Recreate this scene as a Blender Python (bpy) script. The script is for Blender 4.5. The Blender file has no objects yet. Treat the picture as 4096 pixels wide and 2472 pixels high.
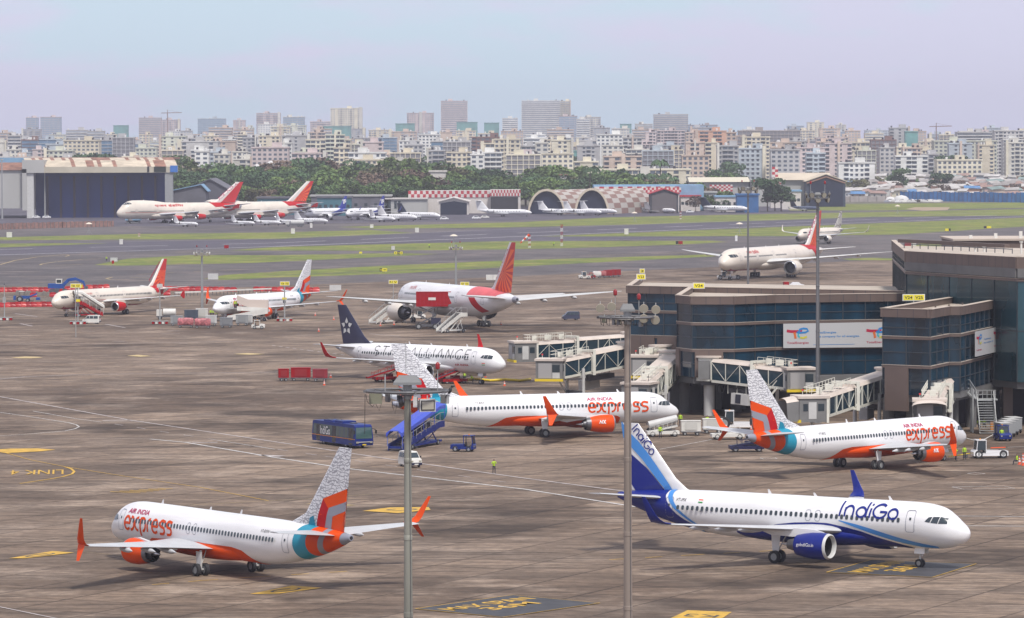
import bpy, bmesh, math, random
from math import sin, cos, tan, pi, radians, sqrt, atan2
from mathutils import Vector, Matrix
random.seed(7)
S = bpy.context.scene
COL = S.collection
# ---------------------------------------------------------------- camera
FPX, PITCH, ROLL, CH, IW, IH = 16612.7, 0.0400922, -0.00284, 38.01, 4096, 2472
cd = bpy.data.cameras.new('camera'); cam = bpy.data.objects.new('camera', cd); COL.objects.link(cam)
cd.sensor_width = 36; cd.lens = FPX/IW*36; cd.clip_start = 1; cd.clip_end = 40000
cam.matrix_world = Matrix.Translation((0, 0, CH)) @ Matrix.Rotation(-PITCH, 4, 'X') @ Matrix.Rotation(pi/2, 4, 'X') @ Matrix.Rotation(ROLL, 4, 'Z')
S.camera = cam
# ---------------------------------------------------------------- sky, sun, exposure
SUN_EL, SUN_AZ = radians(57), radians(158)
w = bpy.data.worlds.new('World'); S.world = w; w.use_nodes = True
nt = w.node_tree; nt.nodes.clear()
o_ = nt.nodes.new('ShaderNodeOutputWorld'); bg = nt.nodes.new('ShaderNodeBackground')
sky = nt.nodes.new('ShaderNodeTexSky'); sky.sky_type = 'NISHITA'; sky.sun_disc = False
sky.sun_elevation = SUN_EL; sky.sun_rotation = SUN_AZ; sky.air_density = 1.0; sky.dust_density = 1.0; sky.ozone_density = 1.5
bg.inputs[1].default_value = 0.08
tc = nt.nodes.new('ShaderNodeTexCoord'); mp = nt.nodes.new('ShaderNodeMapping'); mp.inputs['Scale'].default_value = (8, 8, 30); mp.inputs['Location'].default_value = (.35, 0, .2)
nz = nt.nodes.new('ShaderNodeTexNoise'); nz.inputs['Scale'].default_value = 1.6; nz.inputs['Detail'].default_value = 8; nz.inputs['Roughness'].default_value = .55
cr = nt.nodes.new('ShaderNodeValToRGB')
cr.color_ramp.elements[0].position = .44; cr.color_ramp.elements[0].color = (.86, .995, 1.08, 1)
cr.color_ramp.elements[1].position = .56; cr.color_ramp.elements[1].color = (.985, .93, 1.09, 1)
mx = nt.nodes.new('ShaderNodeMix'); mx.data_type = 'RGBA'; mx.inputs[0].default_value = .72
mx.inputs[7].default_value = (5.4, 6.0, 7.1, 1)      # veil of thin overcast over the blue
ml = nt.nodes.new('ShaderNodeMix'); ml.data_type = 'RGBA'; ml.blend_type = 'MULTIPLY'; ml.inputs[0].default_value = 1
L = nt.links.new
sx_ = nt.nodes.new('ShaderNodeSeparateXYZ'); L(tc.outputs['Generated'], sx_.inputs[0]); er = nt.nodes.new('ShaderNodeValToRGB'); L(sx_.outputs[2], er.inputs[0])
er.color_ramp.elements[0].position = .0; er.color_ramp.elements[0].color = (.76, .82, .94, 1); er.color_ramp.elements[1].position = .35; er.color_ramp.elements[1].color = (.86, .83, .80, 1)
vs_ = nt.nodes.new('ShaderNodeMix'); vs_.data_type = 'RGBA'; vs_.blend_type = 'MULTIPLY'; vs_.inputs[0].default_value = 1; vs_.inputs[6].default_value = (9.0, 9.0, 9.0, 1); L(er.outputs[0], vs_.inputs[7]); L(vs_.outputs[2], mx.inputs[7])
L(tc.outputs['Generated'], mp.inputs[0]); L(mp.outputs[0], nz.inputs['Vector']); 
def wm_(op, a, c):
    q = nt.nodes.new('ShaderNodeMath'); q.operation = op
    for i, z in enumerate((a, c)):
        if isinstance(z, (int, float)): q.inputs[i].default_value = z
        elif z is not None: L(z, q.inputs[i])
    return q.outputs[0]
side = wm_('MULTIPLY', wm_('ABSOLUTE', wm_('ADD', sx_.outputs[0], .018), None), 1.3); low = wm_('MULTIPLY', sx_.outputs[2], -2.2)     # bluer overhead ahead, lilac to the sides and low down
fac_ = wm_('ADD', wm_('ADD', nz.outputs[0], wm_('MINIMUM', side, .25)), wm_('MAXIMUM', low, -.12)); L(wm_('ADD', fac_, -.06), cr.inputs[0])
L(sky.outputs[0], mx.inputs[6]); L(mx.outputs[2], ml.inputs[6]); L(cr.outputs[0], ml.inputs[7]); L(ml.outputs[2], bg.inputs[0]); L(bg.outputs[0], o_.inputs[0])
sl = bpy.data.lights.new('sun', 'SUN'); sun = bpy.data.objects.new('sun', sl); COL.objects.link(sun)
sl.energy = 2.5; sl.angle = radians(9); sl.color = (1, .955, .90)
sd = Vector((sin(SUN_AZ)*cos(SUN_EL), cos(SUN_AZ)*cos(SUN_EL), sin(SUN_EL)))
sun.rotation_euler = sd.to_track_quat('Z', 'Y').to_euler()
S.view_settings.view_transform = 'Standard'; S.view_settings.look = 'None'; S.view_settings.exposure = 0.50; S.view_settings.gamma = 1
S.cycles.max_bounces = 5; S.cycles.diffuse_bounces = 2; S.cycles.glossy_bounces = 2; S.cycles.transmission_bounces = 2
S.cycles.volume_bounces = 0; S.cycles.transparent_max_bounces = 8; S.cycles.use_denoising = True

# ---------------------------------------------------------------- image point <-> place
def ray(u, v):
    a, b = u-IW/2, v-IH/2; c, s = cos(ROLL), sin(ROLL)
    X, Y = a*c+b*s, -a*s+b*c; cp, sp = cos(PITCH), sin(PITCH)
    return Vector((X/FPX, cp-Y/FPX*sp, -(sp+Y/FPX*cp)))
def G(u, v, z=0):
    d = ray(u, v); t = (z-CH)/d.z
    return Vector((d.x*t, d.y*t, z))
def AT(u, v, D):          # point on the ray at forward distance D
    d = ray(u, v); t = D/d.y
    return Vector((d.x*t, D, CH+d.z*t))
# ---------------------------------------------------------------- materials
MC = {}
def srgb(h):
    c = [int(h[i:i+2], 16)/255 for i in (0, 2, 4)]
    return tuple(x/12.92 if x <= .04045 else ((x+.055)/1.055)**2.4 for x in c)
def mat(name, col=(.5, .5, .5), rough=.55, metal=0, var=0, scale=1., emit=0, coat=0, stretch=None, spec=.5, bump=0):
    if name in MC: return MC[name]
    if isinstance(col, str): col = srgb(col)
    m = bpy.data.materials.new(name); m.use_nodes = True; n = m.node_tree; b = n.nodes['Principled BSDF']
    b.inputs['Base Color'].default_value = (*col, 1); b.inputs['Roughness'].default_value = rough; b.inputs['Metallic'].default_value = metal
    b.inputs['Specular IOR Level'].default_value = spec
    if coat: b.inputs['Coat Weight'].default_value = coat; b.inputs['Coat Roughness'].default_value = .12
    if emit: b.inputs['Emission Color'].default_value = (*col, 1); b.inputs['Emission Strength'].default_value = emit
    if var:
        t = n.nodes.new('ShaderNodeTexCoord'); z = n.nodes.new('ShaderNodeTexNoise'); z.inputs['Scale'].default_value = scale; z.inputs['Detail'].default_value = 5
        r = n.nodes.new('ShaderNodeMapRange'); r.inputs[1].default_value = .3; r.inputs[2].default_value = .7; r.inputs[3].default_value = 1-var; r.inputs[4].default_value = 1+var*.6
        x = n.nodes.new('ShaderNodeMix'); x.data_type = 'RGBA'; x.blend_type = 'MULTIPLY'; x.inputs[0].default_value = 1; x.inputs[6].default_value = (*col, 1)
        src = t.outputs['Object']
        if stretch:
            q = n.nodes.new('ShaderNodeMapping'); q.inputs['Scale'].default_value = stretch; n.links.new(src, q.inputs[0]); src = q.outputs[0]
        n.links.new(src, z.inputs['Vector']); n.links.new(z.outputs[0], r.inputs[0]); n.links.new(r.outputs[0], x.inputs[7]); n.links.new(x.outputs[2], b.inputs['Base Color'])
        if bump:
            bp = n.nodes.new('ShaderNodeBump'); bp.inputs['Strength'].default_value = bump; n.links.new(z.outputs[0], bp.inputs['Height']); n.links.new(bp.outputs[0], b.inputs['Normal'])
    MC[name] = m
    return m
WHITE = mat('aircraft_white', (.80, .80, .80), .34, var=.13, scale=.8, coat=.25, stretch=(.18, 1, 1.5))
CREAM = mat('aircraft_cream', (.72, .655, .56), .38, var=.08, scale=.3, coat=.3)
PGREY = mat('wing_grey', (.52, .53, .54), .42, var=.12, scale=.5)
METAL = mat('bare_metal', (.62, .62, .64), .28, .9, var=.1, scale=3)
DKMET = mat('dark_metal', (.16, .16, .17), .45, .6, var=.2, scale=2)
TYRE = mat('tyre_rubber', (.025, .025, .028), .75)
GLASS = mat('dark_glass', (.03, .045, .055), .12, spec=.7)
BLACK = mat('black_paint', (.02, .02, .022), .5)
ORANGE = mat('orange_paint', (.72, .070, .001), .45, spec=.15)
AIRED = mat('bright_red_paint', (.46, .006, .010), .45, spec=.15, var=.06, scale=.6)
TEAL = mat('teal_paint', (.015, .27, .40), .4, coat=.12, spec=.3)
MGREY = mat('mid_grey_paint', (.26, .27, .32), .4)
NAVY = mat('deep_blue_paint', (.002, .014, .20), .36, coat=.12, spec=.35)
SKYB = mat('light_blue_paint', (.07, .27, .66), .4, spec=.3)
CRIM = mat('crimson_paint', (.35, .01, .05), .4)
GALV = mat('galvanised_steel', (.40, .41, .40), .5, .3, var=.15, scale=1.5)
GREY = mat('grey_paint', (.30, .31, .31), .55, var=.12, scale=1)
LGREY = mat('light_grey_paint', (.55, .55, .53), .5, var=.1, scale=1)
OWHITE = mat('off_white_paint', (.68, .67, .62), .5, var=.12, scale=.8)
RED = mat('red_paint', (.33, .006, .010), .5, spec=.15, var=.12, scale=1.2)
BLUE = mat('blue_paint', (.008, .024, .17), .45, var=.1, scale=1, spec=.3)
YEL = mat('yellow_paint', (.75, .55, .02), .5)
HIVIS = mat('hivis_fabric', (.40, .60, .03), .7)
DCLOTH = mat('dark_cloth', (.025, .028, .045), .85)
SKIN = mat('skin', (.20, .10, .06), .6)
# ---------------------------------------------------------------- mesh builder
def rnd_tint(m, lo, hi):
    n = m.node_tree; b = n.nodes['Principled BSDF']; i = n.nodes.new('ShaderNodeObjectInfo'); r = n.nodes.new('ShaderNodeMapRange'); r.inputs[3].default_value = lo; r.inputs[4].default_value = hi
    x = n.nodes.new('ShaderNodeMix'); x.data_type = 'RGBA'; x.blend_type = 'MULTIPLY'; x.inputs[0].default_value = 1; l = b.inputs['Base Color'].links
    if l: n.links.new(l[0].from_socket, x.inputs[6])
    else: x.inputs[6].default_value = b.inputs['Base Color'].default_value
    n.links.new(i.outputs['Random'], r.inputs[0]); n.links.new(r.outputs[0], x.inputs[7]); n.links.new(x.outputs[2], b.inputs['Base Color']); return m
class MB:
    def __init__(s): s.v = []; s.f = []; s.m = []; s.ml = []
    def mi(s, m):
        if m not in s.ml: s.ml.append(m)
        return s.ml.index(m)
    def add(s, vs, fs, m):
        o = len(s.v); k = s.mi(m); s.v += [tuple(v) for v in vs]
        for f in fs: s.f.append([o+i for i in f]); s.m.append(k)
        return s
    def quad(s, a, b, c, d, m): return s.add([a, b, c, d], [(0, 1, 2, 3)], m)
    def box(s, x0, y0, z0, x1, y1, z1, m):
        return s.add([(x0, y0, z0), (x1, y0, z0), (x1, y1, z0), (x0, y1, z0), (x0, y0, z1), (x1, y0, z1), (x1, y1, z1), (x0, y1, z1)],
                     [(0, 3, 2, 1), (4, 5, 6, 7), (0, 1, 5, 4), (1, 2, 6, 5), (2, 3, 7, 6), (3, 0, 4, 7)], m)
    def cb(s, x, y, z, dx, dy, dz, m): return s.box(x-dx/2, y-dy/2, z, x+dx/2, y+dy/2, z+dz, m)
    def bar(s, a, b, w, h, m, up=(0, 0, 1)):
        a, b = Vector(a), Vector(b); d = (b-a).normalized(); u = Vector(up)
        if abs(d.dot(u)) > .98: u = Vector((0, 1, 0))
        r = d.cross(u).normalized()*w/2; u = r.cross(d).normalized()*h/2
        return s.add([p+i*r+j*u for p in (a, b) for i, j in ((-1, -1), (1, -1), (1, 1), (-1, 1))],
                     [(0, 1, 2, 3), (7, 6, 5, 4), (0, 4, 5, 1), (1, 5, 6, 2), (2, 6, 7, 3), (3, 7, 4, 0)], m)
    def loft(s, rings, m, cap=True, close=True):
        n = len(rings[0]); vs = [p for r in rings for p in r]; fs = []
        for i in range(len(rings)-1):
            for j in range(n if close else n-1):
                k = (j+1) % n; fs.append((i*n+j, i*n+k, (i+1)*n+k, (i+1)*n+j))
        if cap: fs.append(tuple(reversed(range(n)))); fs.append(tuple(range((len(rings)-1)*n, len(rings)*n)))
        return s.add(vs, fs, m)
    def tube(s, pts, r, m, n=8, cap=True):
        pts = [Vector(p) for p in pts]; rr = r if isinstance(r, (list, tuple)) else [r]*len(pts); rings = []
        for i, p in enumerate(pts):
            d = (pts[min(i+1, len(pts)-1)]-pts[max(i-1, 0)]).normalized()
            a = d.cross(Vector((0, 0, 1)) if abs(d.z) < .95 else Vector((1, 0, 0))).normalized(); b = d.cross(a)
            rings.append([p+(a*cos(2*pi*k/n)+b*sin(2*pi*k/n))*rr[i] for k in range(n)])
        return s.loft(rings, m, cap)
    def lathe(s, prof, o, ax, m, n=24, cap=True):      # prof: (distance along axis, radius)
        o = Vector(o); ax = Vector(ax).normalized(); a = ax.cross(Vector((0, 0, 1)) if abs(ax.z) < .95 else Vector((1, 0, 0))).normalized(); b = ax.cross(a)
        return s.loft([[o+ax*t+(a*cos(2*pi*k/n)+b*sin(2*pi*k/n))*max(r, .001) for k in range(n)] for t, r in prof], m, cap)
    def prism(s, poly, z0, z1, m):
        n = len(poly); vs = [(p[0], p[1], z0) for p in poly]+[(p[0], p[1], z1) for p in poly]
        return s.add(vs, [tuple(reversed(range(n))), tuple(range(n, 2*n))]+[(i, (i+1) % n, n+(i+1) % n, n+i) for i in range(n)], m)
    def xf(s, M, i0=0):
        s.v[i0:] = [tuple(M @ Vector(v)) for v in s.v[i0:]]; return s
    def build(s, name, parent=None, smooth=None, loc=None, rz=0, rx=0, ry=0):
        me = bpy.data.meshes.new(name); me.from_pydata(s.v, [], s.f)
        for m in s.ml: me.materials.append(m)
        me.polygons.foreach_set('material_index', s.m)
        bm = bmesh.new(); bm.from_mesh(me); bmesh.ops.recalc_face_normals(bm, faces=bm.faces); bm.to_mesh(me); bm.free()
        if smooth:
            me.polygons.foreach_set('use_smooth', [True]*len(me.polygons)); me.set_sharp_from_angle(angle=radians(smooth))
        o = bpy.data.objects.new(name, me); COL.objects.link(o)
        if parent: o.parent = parent
        if loc: o.location = loc
        if rz or rx or ry: o.rotation_euler = (rx, ry, rz)
        return o
def sheet(name, vs, fs, m, parent=None):
    b = MB(); b.add(vs, fs, m); me = bpy.data.meshes.new(name); me.from_pydata(b.v, [], b.f); me.materials.append(m)
    o = bpy.data.objects.new(name, me); COL.objects.link(o)
    if parent: o.parent = parent
    return o
def tag(o, label=None, cat=None, group=None, kind=None):
    if label: o['label'] = label
    if cat: o['category'] = cat
    if group: o['group'] = group
    if kind: o['kind'] = kind
    return o
def thing(name, label, cat, loc=(0, 0, 0), rz=0, group=None):
    o = bpy.data.objects.new(name, None); COL.objects.link(o); o.empty_display_size = .5
    o.location = loc; o.rotation_euler = (0, 0, rz)
    return tag(o, label, cat, group)
def dup(o, loc=None, rz=None, label=None, group=None, parent=None):
    c = o.copy(); COL.objects.link(c)
    if parent: c.parent = parent
    for ch in list(o.children): dup(ch, parent=c)
    if loc is not None: c.location = loc
    if rz is not None: c.rotation_euler = (0, 0, rz)
    if label: c['label'] = label
    if group: c['group'] = group
    return c
TXC = {}
def text_mesh(s, size, slices=0, bold=0, shear=0):
    """text as (verts2d, faces) in a plane, x to the right, y up, centred"""
    k = (s, size, slices, bold, shear)
    if k in TXC: return TXC[k]
    c = bpy.data.curves.new('t', 'FONT'); c.body = s; c.size = size; c.offset = bold; c.resolution_u = 3; c.shear = shear
    o = bpy.data.objects.new('t', c); COL.objects.link(o); dg = bpy.context.evaluated_depsgraph_get(); dg.update()
    me = bpy.data.meshes.new_from_object(o.evaluated_get(dg)); bm = bmesh.new(); bm.from_mesh(me)
    xs = [v.co.x for v in bm.verts] or [0]; ys = [v.co.y for v in bm.verts] or [0]
    for i in range(1, slices):
        y = min(ys)+(max(ys)-min(ys))*i/slices
        bmesh.ops.bisect_plane(bm, geom=bm.verts[:]+bm.edges[:]+bm.faces[:], plane_co=(0, y, 0), plane_no=(0, 1, 0))
    cx, cy = (min(xs)+max(xs))/2, (min(ys)+max(ys))/2
    bm.verts.index_update()
    r = ([(v.co.x-cx, v.co.y-cy) for v in bm.verts], [[v.index for v in f.verts] for f in bm.faces], max(xs)-min(xs), max(ys)-min(ys))
    bm.free(); bpy.data.objects.remove(o); bpy.data.curves.remove(c); bpy.data.meshes.remove(me); TXC[k] = r
    return r
def put_text(name, s, size, m, M, parent=None, bold=0, width=None, height=None):
    """flat text; M maps (x right, y up, 0) to place"""
    vs, fs, wd, ht = text_mesh(s, size, 0, bold); sx = width/wd if width else 1; sy = height/ht if height else (sx if width else 1)
    return sheet(name, [M @ Vector((x*sx, y*sy, 0)) for x, y in vs], fs, m, parent)
# ================================================================ ground and markings
def nodes(m): return m.node_tree, m.node_tree.nodes['Principled BSDF'], m.node_tree.links.new
def ground_mat(name, cols, slab=0, s1=.012, s2=.09, s3=.9, tint=None, rot=0, rough=.85, streak=0):
    m = mat(name, cols[0], rough, spec=.3); n, b, L_ = nodes(m); N_ = n.nodes.new
    t = N_('ShaderNodeTexCoord'); src = t.outputs['Object']
    def noise(sc, det=6, ro=.6, st=None):
        z = N_('ShaderNodeTexNoise'); z.inputs['Scale'].default_value = sc; z.inputs['Detail'].default_value = det; z.inputs['Roughness'].default_value = ro
        s_ = src
        if st: q = N_('ShaderNodeMapping'); q.inputs['Scale'].default_value = st; q.inputs['Rotation'].default_value = (0, 0, rot); L_(src, q.inputs[0]); s_ = q.outputs[0]
        L_(s_, z.inputs['Vector']); return z.outputs[0]
    def mr(i, a, c, d, e): q = N_('ShaderNodeMapRange'); q.inputs[1].default_value = a; q.inputs[2].default_value = c; q.inputs[3].default_value = d; q.inputs[4].default_value = e; L_(i, q.inputs[0]); return q.outputs[0]
    def mix(f, a, c, mode='MIX'):
        q = N_('ShaderNodeMix'); q.data_type = 'RGBA'; q.blend_type = mode
        for k, v in ((0, f), (6, a), (7, c)):
            if isinstance(v, (int, float)): q.inputs[k].default_value = v
            elif isinstance(v, tuple): q.inputs[k].default_value = (*v, 1)
            else: L_(v, q.inputs[k])
        return q.outputs[2]
    c = mix(mr(noise(s1, 5, .65), .38, .62, 0, 1), cols[0], cols[1])
    c = mix(mr(noise(s2, 6, .68), .50, .66, 0, .85), c, cols[2])
    if len(cols) > 3: c = mix(mr(noise(s1*2.3, 4, .7, (1, 1.4, 1)), .54, .64, 0, .85), c, cols[3])
    if slab:
        q = N_('ShaderNodeMapping'); q.inputs['Rotation'].default_value = (0, 0, radians(26.5)); L_(src, q.inputs[0])
        br = N_('ShaderNodeTexBrick'); br.offset = 0; br.inputs['Scale'].default_value = 1; br.inputs['Brick Width'].default_value = slab; br.inputs['Row Height'].default_value = slab; br.inputs['Mortar Size'].default_value = .15; br.inputs['Mortar Smooth'].default_value = .3
        br.inputs['Color1'].default_value = (1.2, 1.18, 1.14, 1); br.inputs['Color2'].default_value = (.74, .73, .72, 1); br.inputs['Mortar'].default_value = (.36, .34, .32, 1); br.inputs['Bias'].default_value = 0
        L_(q.outputs[0], br.inputs['Vector']); c = mix(mr(noise(.05, 3), .3, .55, .5, 1), c, mix(1., c, br.outputs['Color'], 'MULTIPLY'))
    if streak:      # rubber and oil streaks along the rolling direction
        z = noise(.55, 5, .7, (.12, 1.6, 1)); c = mix(mr(z, .50, .68, 0, streak), c, tuple(x*.55 for x in cols[1]))
    f = noise(s3, 6, .7); k = mr(f, .3, .7, .66, 1.28)
    q = N_('ShaderNodeCombineColor'); [L_(k, q.inputs[i]) for i in range(3)]
    c = mix(1., c, q.outputs[0], 'MULTIPLY'); f2 = noise(.22, 7, .72, (.35, 1.6, 1)); k = mr(f2, .36, .62, .66, 1.22); q = N_('ShaderNodeCombineColor'); [L_(k, q.inputs[i]) for i in range(3)]
    c = mix(1., c, q.outputs[0], 'MULTIPLY'); L_(c, b.inputs['Base Color'])
    return m
APRON = ground_mat('apron_concrete', [(.245, .184, .136), (.125, .088, .062), (.34, .268, .208), (.045, .030, .020)], slab=7.5, s1=.011, s2=.075, streak=.8, rot=radians(-10))
ASPH = ground_mat('taxiway_asphalt', [(.14, .125, .120), (.092, .083, .084), (.21, .170, .155), (.07, .062, .066)], s1=.01, s2=.05, streak=.5, rot=radians(20))
RUNW = ground_mat('runway_asphalt', [(.098, .090, .112), (.078, .072, .09), (.12, .108, .125)], s1=.01, s2=.06)
GRASS = ground_mat('grass_green', [(.20, .235, .03), (.11, .155, .025), (.30, .27, .08), (.20, .15, .08)], s1=.035, s2=.10, s3=.35)
EARTH = ground_mat('city_earth', [(.16, .14, .11), (.12, .12, .08), (.2, .18, .15)])
WPAINT = mat('marking_white', (.62, .60, .57), .7, var=.35, scale=.8); YPAINT = mat('marking_yellow', (.60, .36, .04), .7, var=.3, scale=.9); BPAINT = mat('marking_black', (.05, .05, .055), .7, var=.3, scale=.5)
OLDW = mat('worn_white', (.46, .41, .39), .8, var=.35, scale=.6); OLDY = mat('worn_yellow', (.42, .32, .16), .8, var=.35, scale=.6)
b = MB(); st = 400
xs_ = [-6000, -4000, -2800, -2000, -1400, -1000]+list(range(-800, 801, 200))+[1000, 1400, 2000, 2800, 4000, 6000]; ys_ = [60]+list(range(200, 3001, 200))+[3400, 4000, 5000, 6500, 8500, 11500]
vs = [(x, y, 0) for y in ys_ for x in xs_]; n_ = len(xs_)
fs = [(j*n_+i, j*n_+i+1, (j+1)*n_+i+1, (j+1)*n_+i) for j in range(len(ys_)-1) for i in range(n_-1)]
tag(sheet('ground', vs, fs, APRON), kind='structure')
def poly(name, px, z, m, kind='structure', label=None, cat=None, world=False):
    vs = [Vector(p) if world else G(*p) for p in px]; vs = [(v[0], v[1], z) for v in vs]
    o = sheet(name, vs, [tuple(range(len(vs)))], m); return tag(o, label, cat, kind=kind)
bm_fix = []
tag(sheet('city_ground', [(-6000, 2480, .02), (6000, 2480, .02), (6000, 11500, .02), (-6000, 11500, .02)], [(0, 1, 2, 3)], EARTH), kind='structure')
poly('taxiway', [(-400, 1140), (900, 1152), (2000, 1108), (2900, 1066), (4500, 1000), (4500, 830), (2050, 838), (-400, 850)], .008, ASPH)
poly('far_apron', [(-400, 905), (700, 905), (1400, 892), (2050, 882), (3100, 850), (4500, 826), (4500, 812), (2050, 823), (-400, 835)], .016, RUNW)
poly('runway', [(-400, 1032), (0, 1024), (1090, 989), (2100, 949), (3100, 907), (4096, 869), (4500, 853), (4500, 831), (4096, 845), (3489, 866), (3000, 883), (2536, 900), (2000, 914), (1661, 934), (1090, 957), (241, 969), (-400, 974)], .016, RUNW)
poly('side_taxiway', [(1500, 1001), (2100, 968), (3100, 948), (3100, 928), (2156, 946), (1100, 989)], .022, RUNW)
GL = dict(label='strip of bright green grass between the taxiways', cat='grass')
gpx = [[(-400, 954), (0, 949), (560, 936), (1100, 930), (1480, 920), (1661, 932), (1100, 956), (560, 958), (-400, 964)],
       [(1350, 908), (1647, 900), (2100, 888), (2446, 869), (3100, 856), (3300, 852), (4096, 836), (4500, 828), (4500, 852), (4096, 862), (3489, 868), (3100, 881), (2536, 898), (2000, 910), (1500, 915)],
       [(-400, 975), (0, 974), (200, 973), (437, 973), (0, 990), (-400, 996)],
       [(920, 1002), (1100, 988), (2000, 965), (2850, 963), (2915, 968), (2714, 979), (2300, 992), (2000, 998), (1500, 1003)],
       [(2156, 946), (2600, 928), (3100, 909), (4096, 871), (4500, 856), (4500, 880), (3800, 925), (3600, 938), (3100, 945)],
       [(375, 1060), (513, 1035), (759, 1021), (1100, 1021), (1580, 1012), (1759, 1016), (1357, 1036), (1000, 1052), (491, 1063)],
       [(812, 1115), (900, 1100), (1100, 1087), (1536, 1063), (2000, 1043), (2536, 1027), (2884, 1016), (2890, 1024), (2402, 1049), (2000, 1070), (1580, 1095), (1100, 1111), (875, 1121)],
       [(3365, 1035), (3480, 1031), (3623, 1036), (3600, 1041), (3400, 1041)], [(3605, 990), (3690, 972), (3900, 966), (3900, 985), (3640, 994)],
       [(3130, 822), (3178, 818), (4500, 806), (4500, 824), (3534, 842), (3160, 842)]]
for q in gpx: poly('grass', q, .026, GRASS, 'stuff', **GL)
poly('dirt_patch', [(3623, 836), (3660, 829), (3800, 829), (3790, 840), (3690, 843)], .034, mat('bare_dirt', (.36, .27, .18), .9, var=.2, scale=.1))
# blast pad and dark drainage line through the grass
def stripe(name, px, wd, m, z=.04, dash=None, world=False, kind='structure'):
    P_ = [Vector((p[0], p[1], 0)) if world else G(*p) for p in px]; vs, fs = [], []
    def seg(a, c_):
        d = (c_-a); d.z = 0
        if d.length < 1e-4: return
        nn = Vector((-d.y, d.x, 0)).normalized()*wd/2; o = len(vs)
        for p in (a-nn, a+nn, c_+nn, c_-nn): vs.append((p.x, p.y, z))
        fs.append((o, o+1, o+2, o+3))
    if dash:
        on, off = dash; acc = 0
        for a, c_ in zip(P_, P_[1:]):
            l = (c_-a).length; t = 0
            while t < l: e = min(t+on, l); seg(a.lerp(c_, t/l), a.lerp(c_, e/l)); t += on+off
    else:
        n = len(P_); L_, R_ = [], []
        for i, p in enumerate(P_):
            d = P_[min(i+1, n-1)]-P_[max(i-1, 0)]; nn = Vector((-d.y, d.x, 0)).normalized()*wd/2; vs.append((p.x+nn.x, p.y+nn.y, z)); vs.append((p.x-nn.x, p.y-nn.y, z))
        fs = [(2*i, 2*i+1, 2*i+3, 2*i+2) for i in range(n-1)]
    return tag(sheet(name, vs, fs, m), kind=kind)
stripe('drain_line', [(1080, 1103), (1536, 1085), (2100, 1063)], 2.0, BPAINT, .04)
# runway edge and centre lines
stripe('runway_line', [(-200, 1026), (0, 1020), (1100, 986), (2100, 945), (3100, 904), (4096, 867)], 1.6, WPAINT)
stripe('runway_line', [(215, 972), (900, 960), (1500, 938), (2100, 915), (3100, 878), (4096, 847)], 1.2, OLDW)
stripe('runway_line', [(-200, 1003), (1100, 972), (2100, 931), (3100, 891), (4096, 857)], 1.4, WPAINT, dash=(36, 26))
stripe('runway_line', [(1960, 966), (2500, 958), (3100, 947)], 1, OLDW)
# long white apron road lines
stripe('painted_line', [(-60, 1577), (0, 1587.5), (526, 1682), (1100, 1768), (1550, 1836), (2100, 1914), (2490, 1965), (2700, 1992)], .42, OLDW)
stripe('painted_line', [(740, 1770), (1100, 1831), (1388, 1875), (2100, 1958), (2553, 2030)], .40, WPAINT)
stripe('painted_line', [(458, 1697), (1000, 1782), (1300, 1826), (1700, 1884), (2080, 1938)], .2, OLDW, dash=(3, 5))
stripe('painted_line', [(600, 1757), (740, 1770)], .4, WPAINT); stripe('painted_line', [(0, 1766), (120, 1759), (300, 1755), (450, 1754), (600, 1757)], .16, OLDW)
stripe('painted_line', [(132, 1645), (300, 1675), (405, 1689), (530, 1684)], .2, WPAINT); stripe('painted_line', [(735, 1769), (868, 1762), (1100, 1798)], .2, WPAINT)
stripe('painted_line', [(0, 1650), (150, 1672), (277, 1692), (305, 1700), (317, 1708), (300, 1716), (260, 1725), (120, 1737), (0, 1744)], .22, WPAINT)
stripe('painted_line', [(-40, 1520), (0, 1517), (100, 1508), (300, 1500), (700, 1494), (1100, 1489), (1290, 1480)], .55, OLDW); stripe('painted_line', [(0, 1378), (400, 1376), (700, 1370), (1000, 1366)], .4, OLDW)
stripe('painted_line', [(410, 1683), (520, 1680)], .9, OLDW); stripe('painted_line', [(770, 1772), (870, 1770)], .7, OLDW); stripe('painted_line', [(1045, 1822), (1130, 1826)], 1.6, OLDW)
stripe('painted_line', [(3810, 2065), (4200, 2069)], .3, WPAINT); stripe('painted_line', [(3830, 2104), (4200, 2107)], .3, WPAINT); stripe('painted_line', [(2640, 1798), (2870, 1755)], .16, WPAINT)
stripe('painted_line', [(3808, 1949), (3855, 1958), (4060, 1955), (4015, 1945), (3808, 1949)], .18, WPAINT); stripe('painted_line', [(3925, 1765), (3985, 1733)], .2, WPAINT); stripe('painted_line', [(3860, 1752), (3905, 1764)], .2, WPAINT); stripe('painted_line', [(4030, 1790), (4200, 1783)], .2, WPAINT)
stripe('painted_line', [(3040, 1833), (3100, 1832), (3108, 1836), (3055, 1838), (3040, 1833)], .15, WPAINT); stripe('painted_line', [(3870, 1895), (3900, 1891), (3940, 1896), (3900, 1899), (3870, 1895)], .15, WPAINT)
for x, y, l in ((330, 1325, 34), (466, 1324, 36), (670, 1323, 34), (80, 1295, 0), (690, 1373, 60), (450, 1366, 30)): stripe('painted_line', [(x, y), (x+max(l, 50), y+1)], .5, OLDW)
stripe('painted_line', [(2400, 1240), (2310, 1240)], .3, OLDW); stripe('painted_line', [(1480, 1336), (1600, 1345)], .5, OLDW); stripe('painted_line', [(3280, 1470), (3100, 1495)], .2, OLDW)
stripe('painted_line', [(1088, 1382), (1240, 1403), (1400, 1424)], .4, OLDW, dash=(2, 2)); stripe('painted_line', [(-50, 2426), (0, 2429), (210, 2472), (300, 2492)], .22, OLDW)
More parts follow.
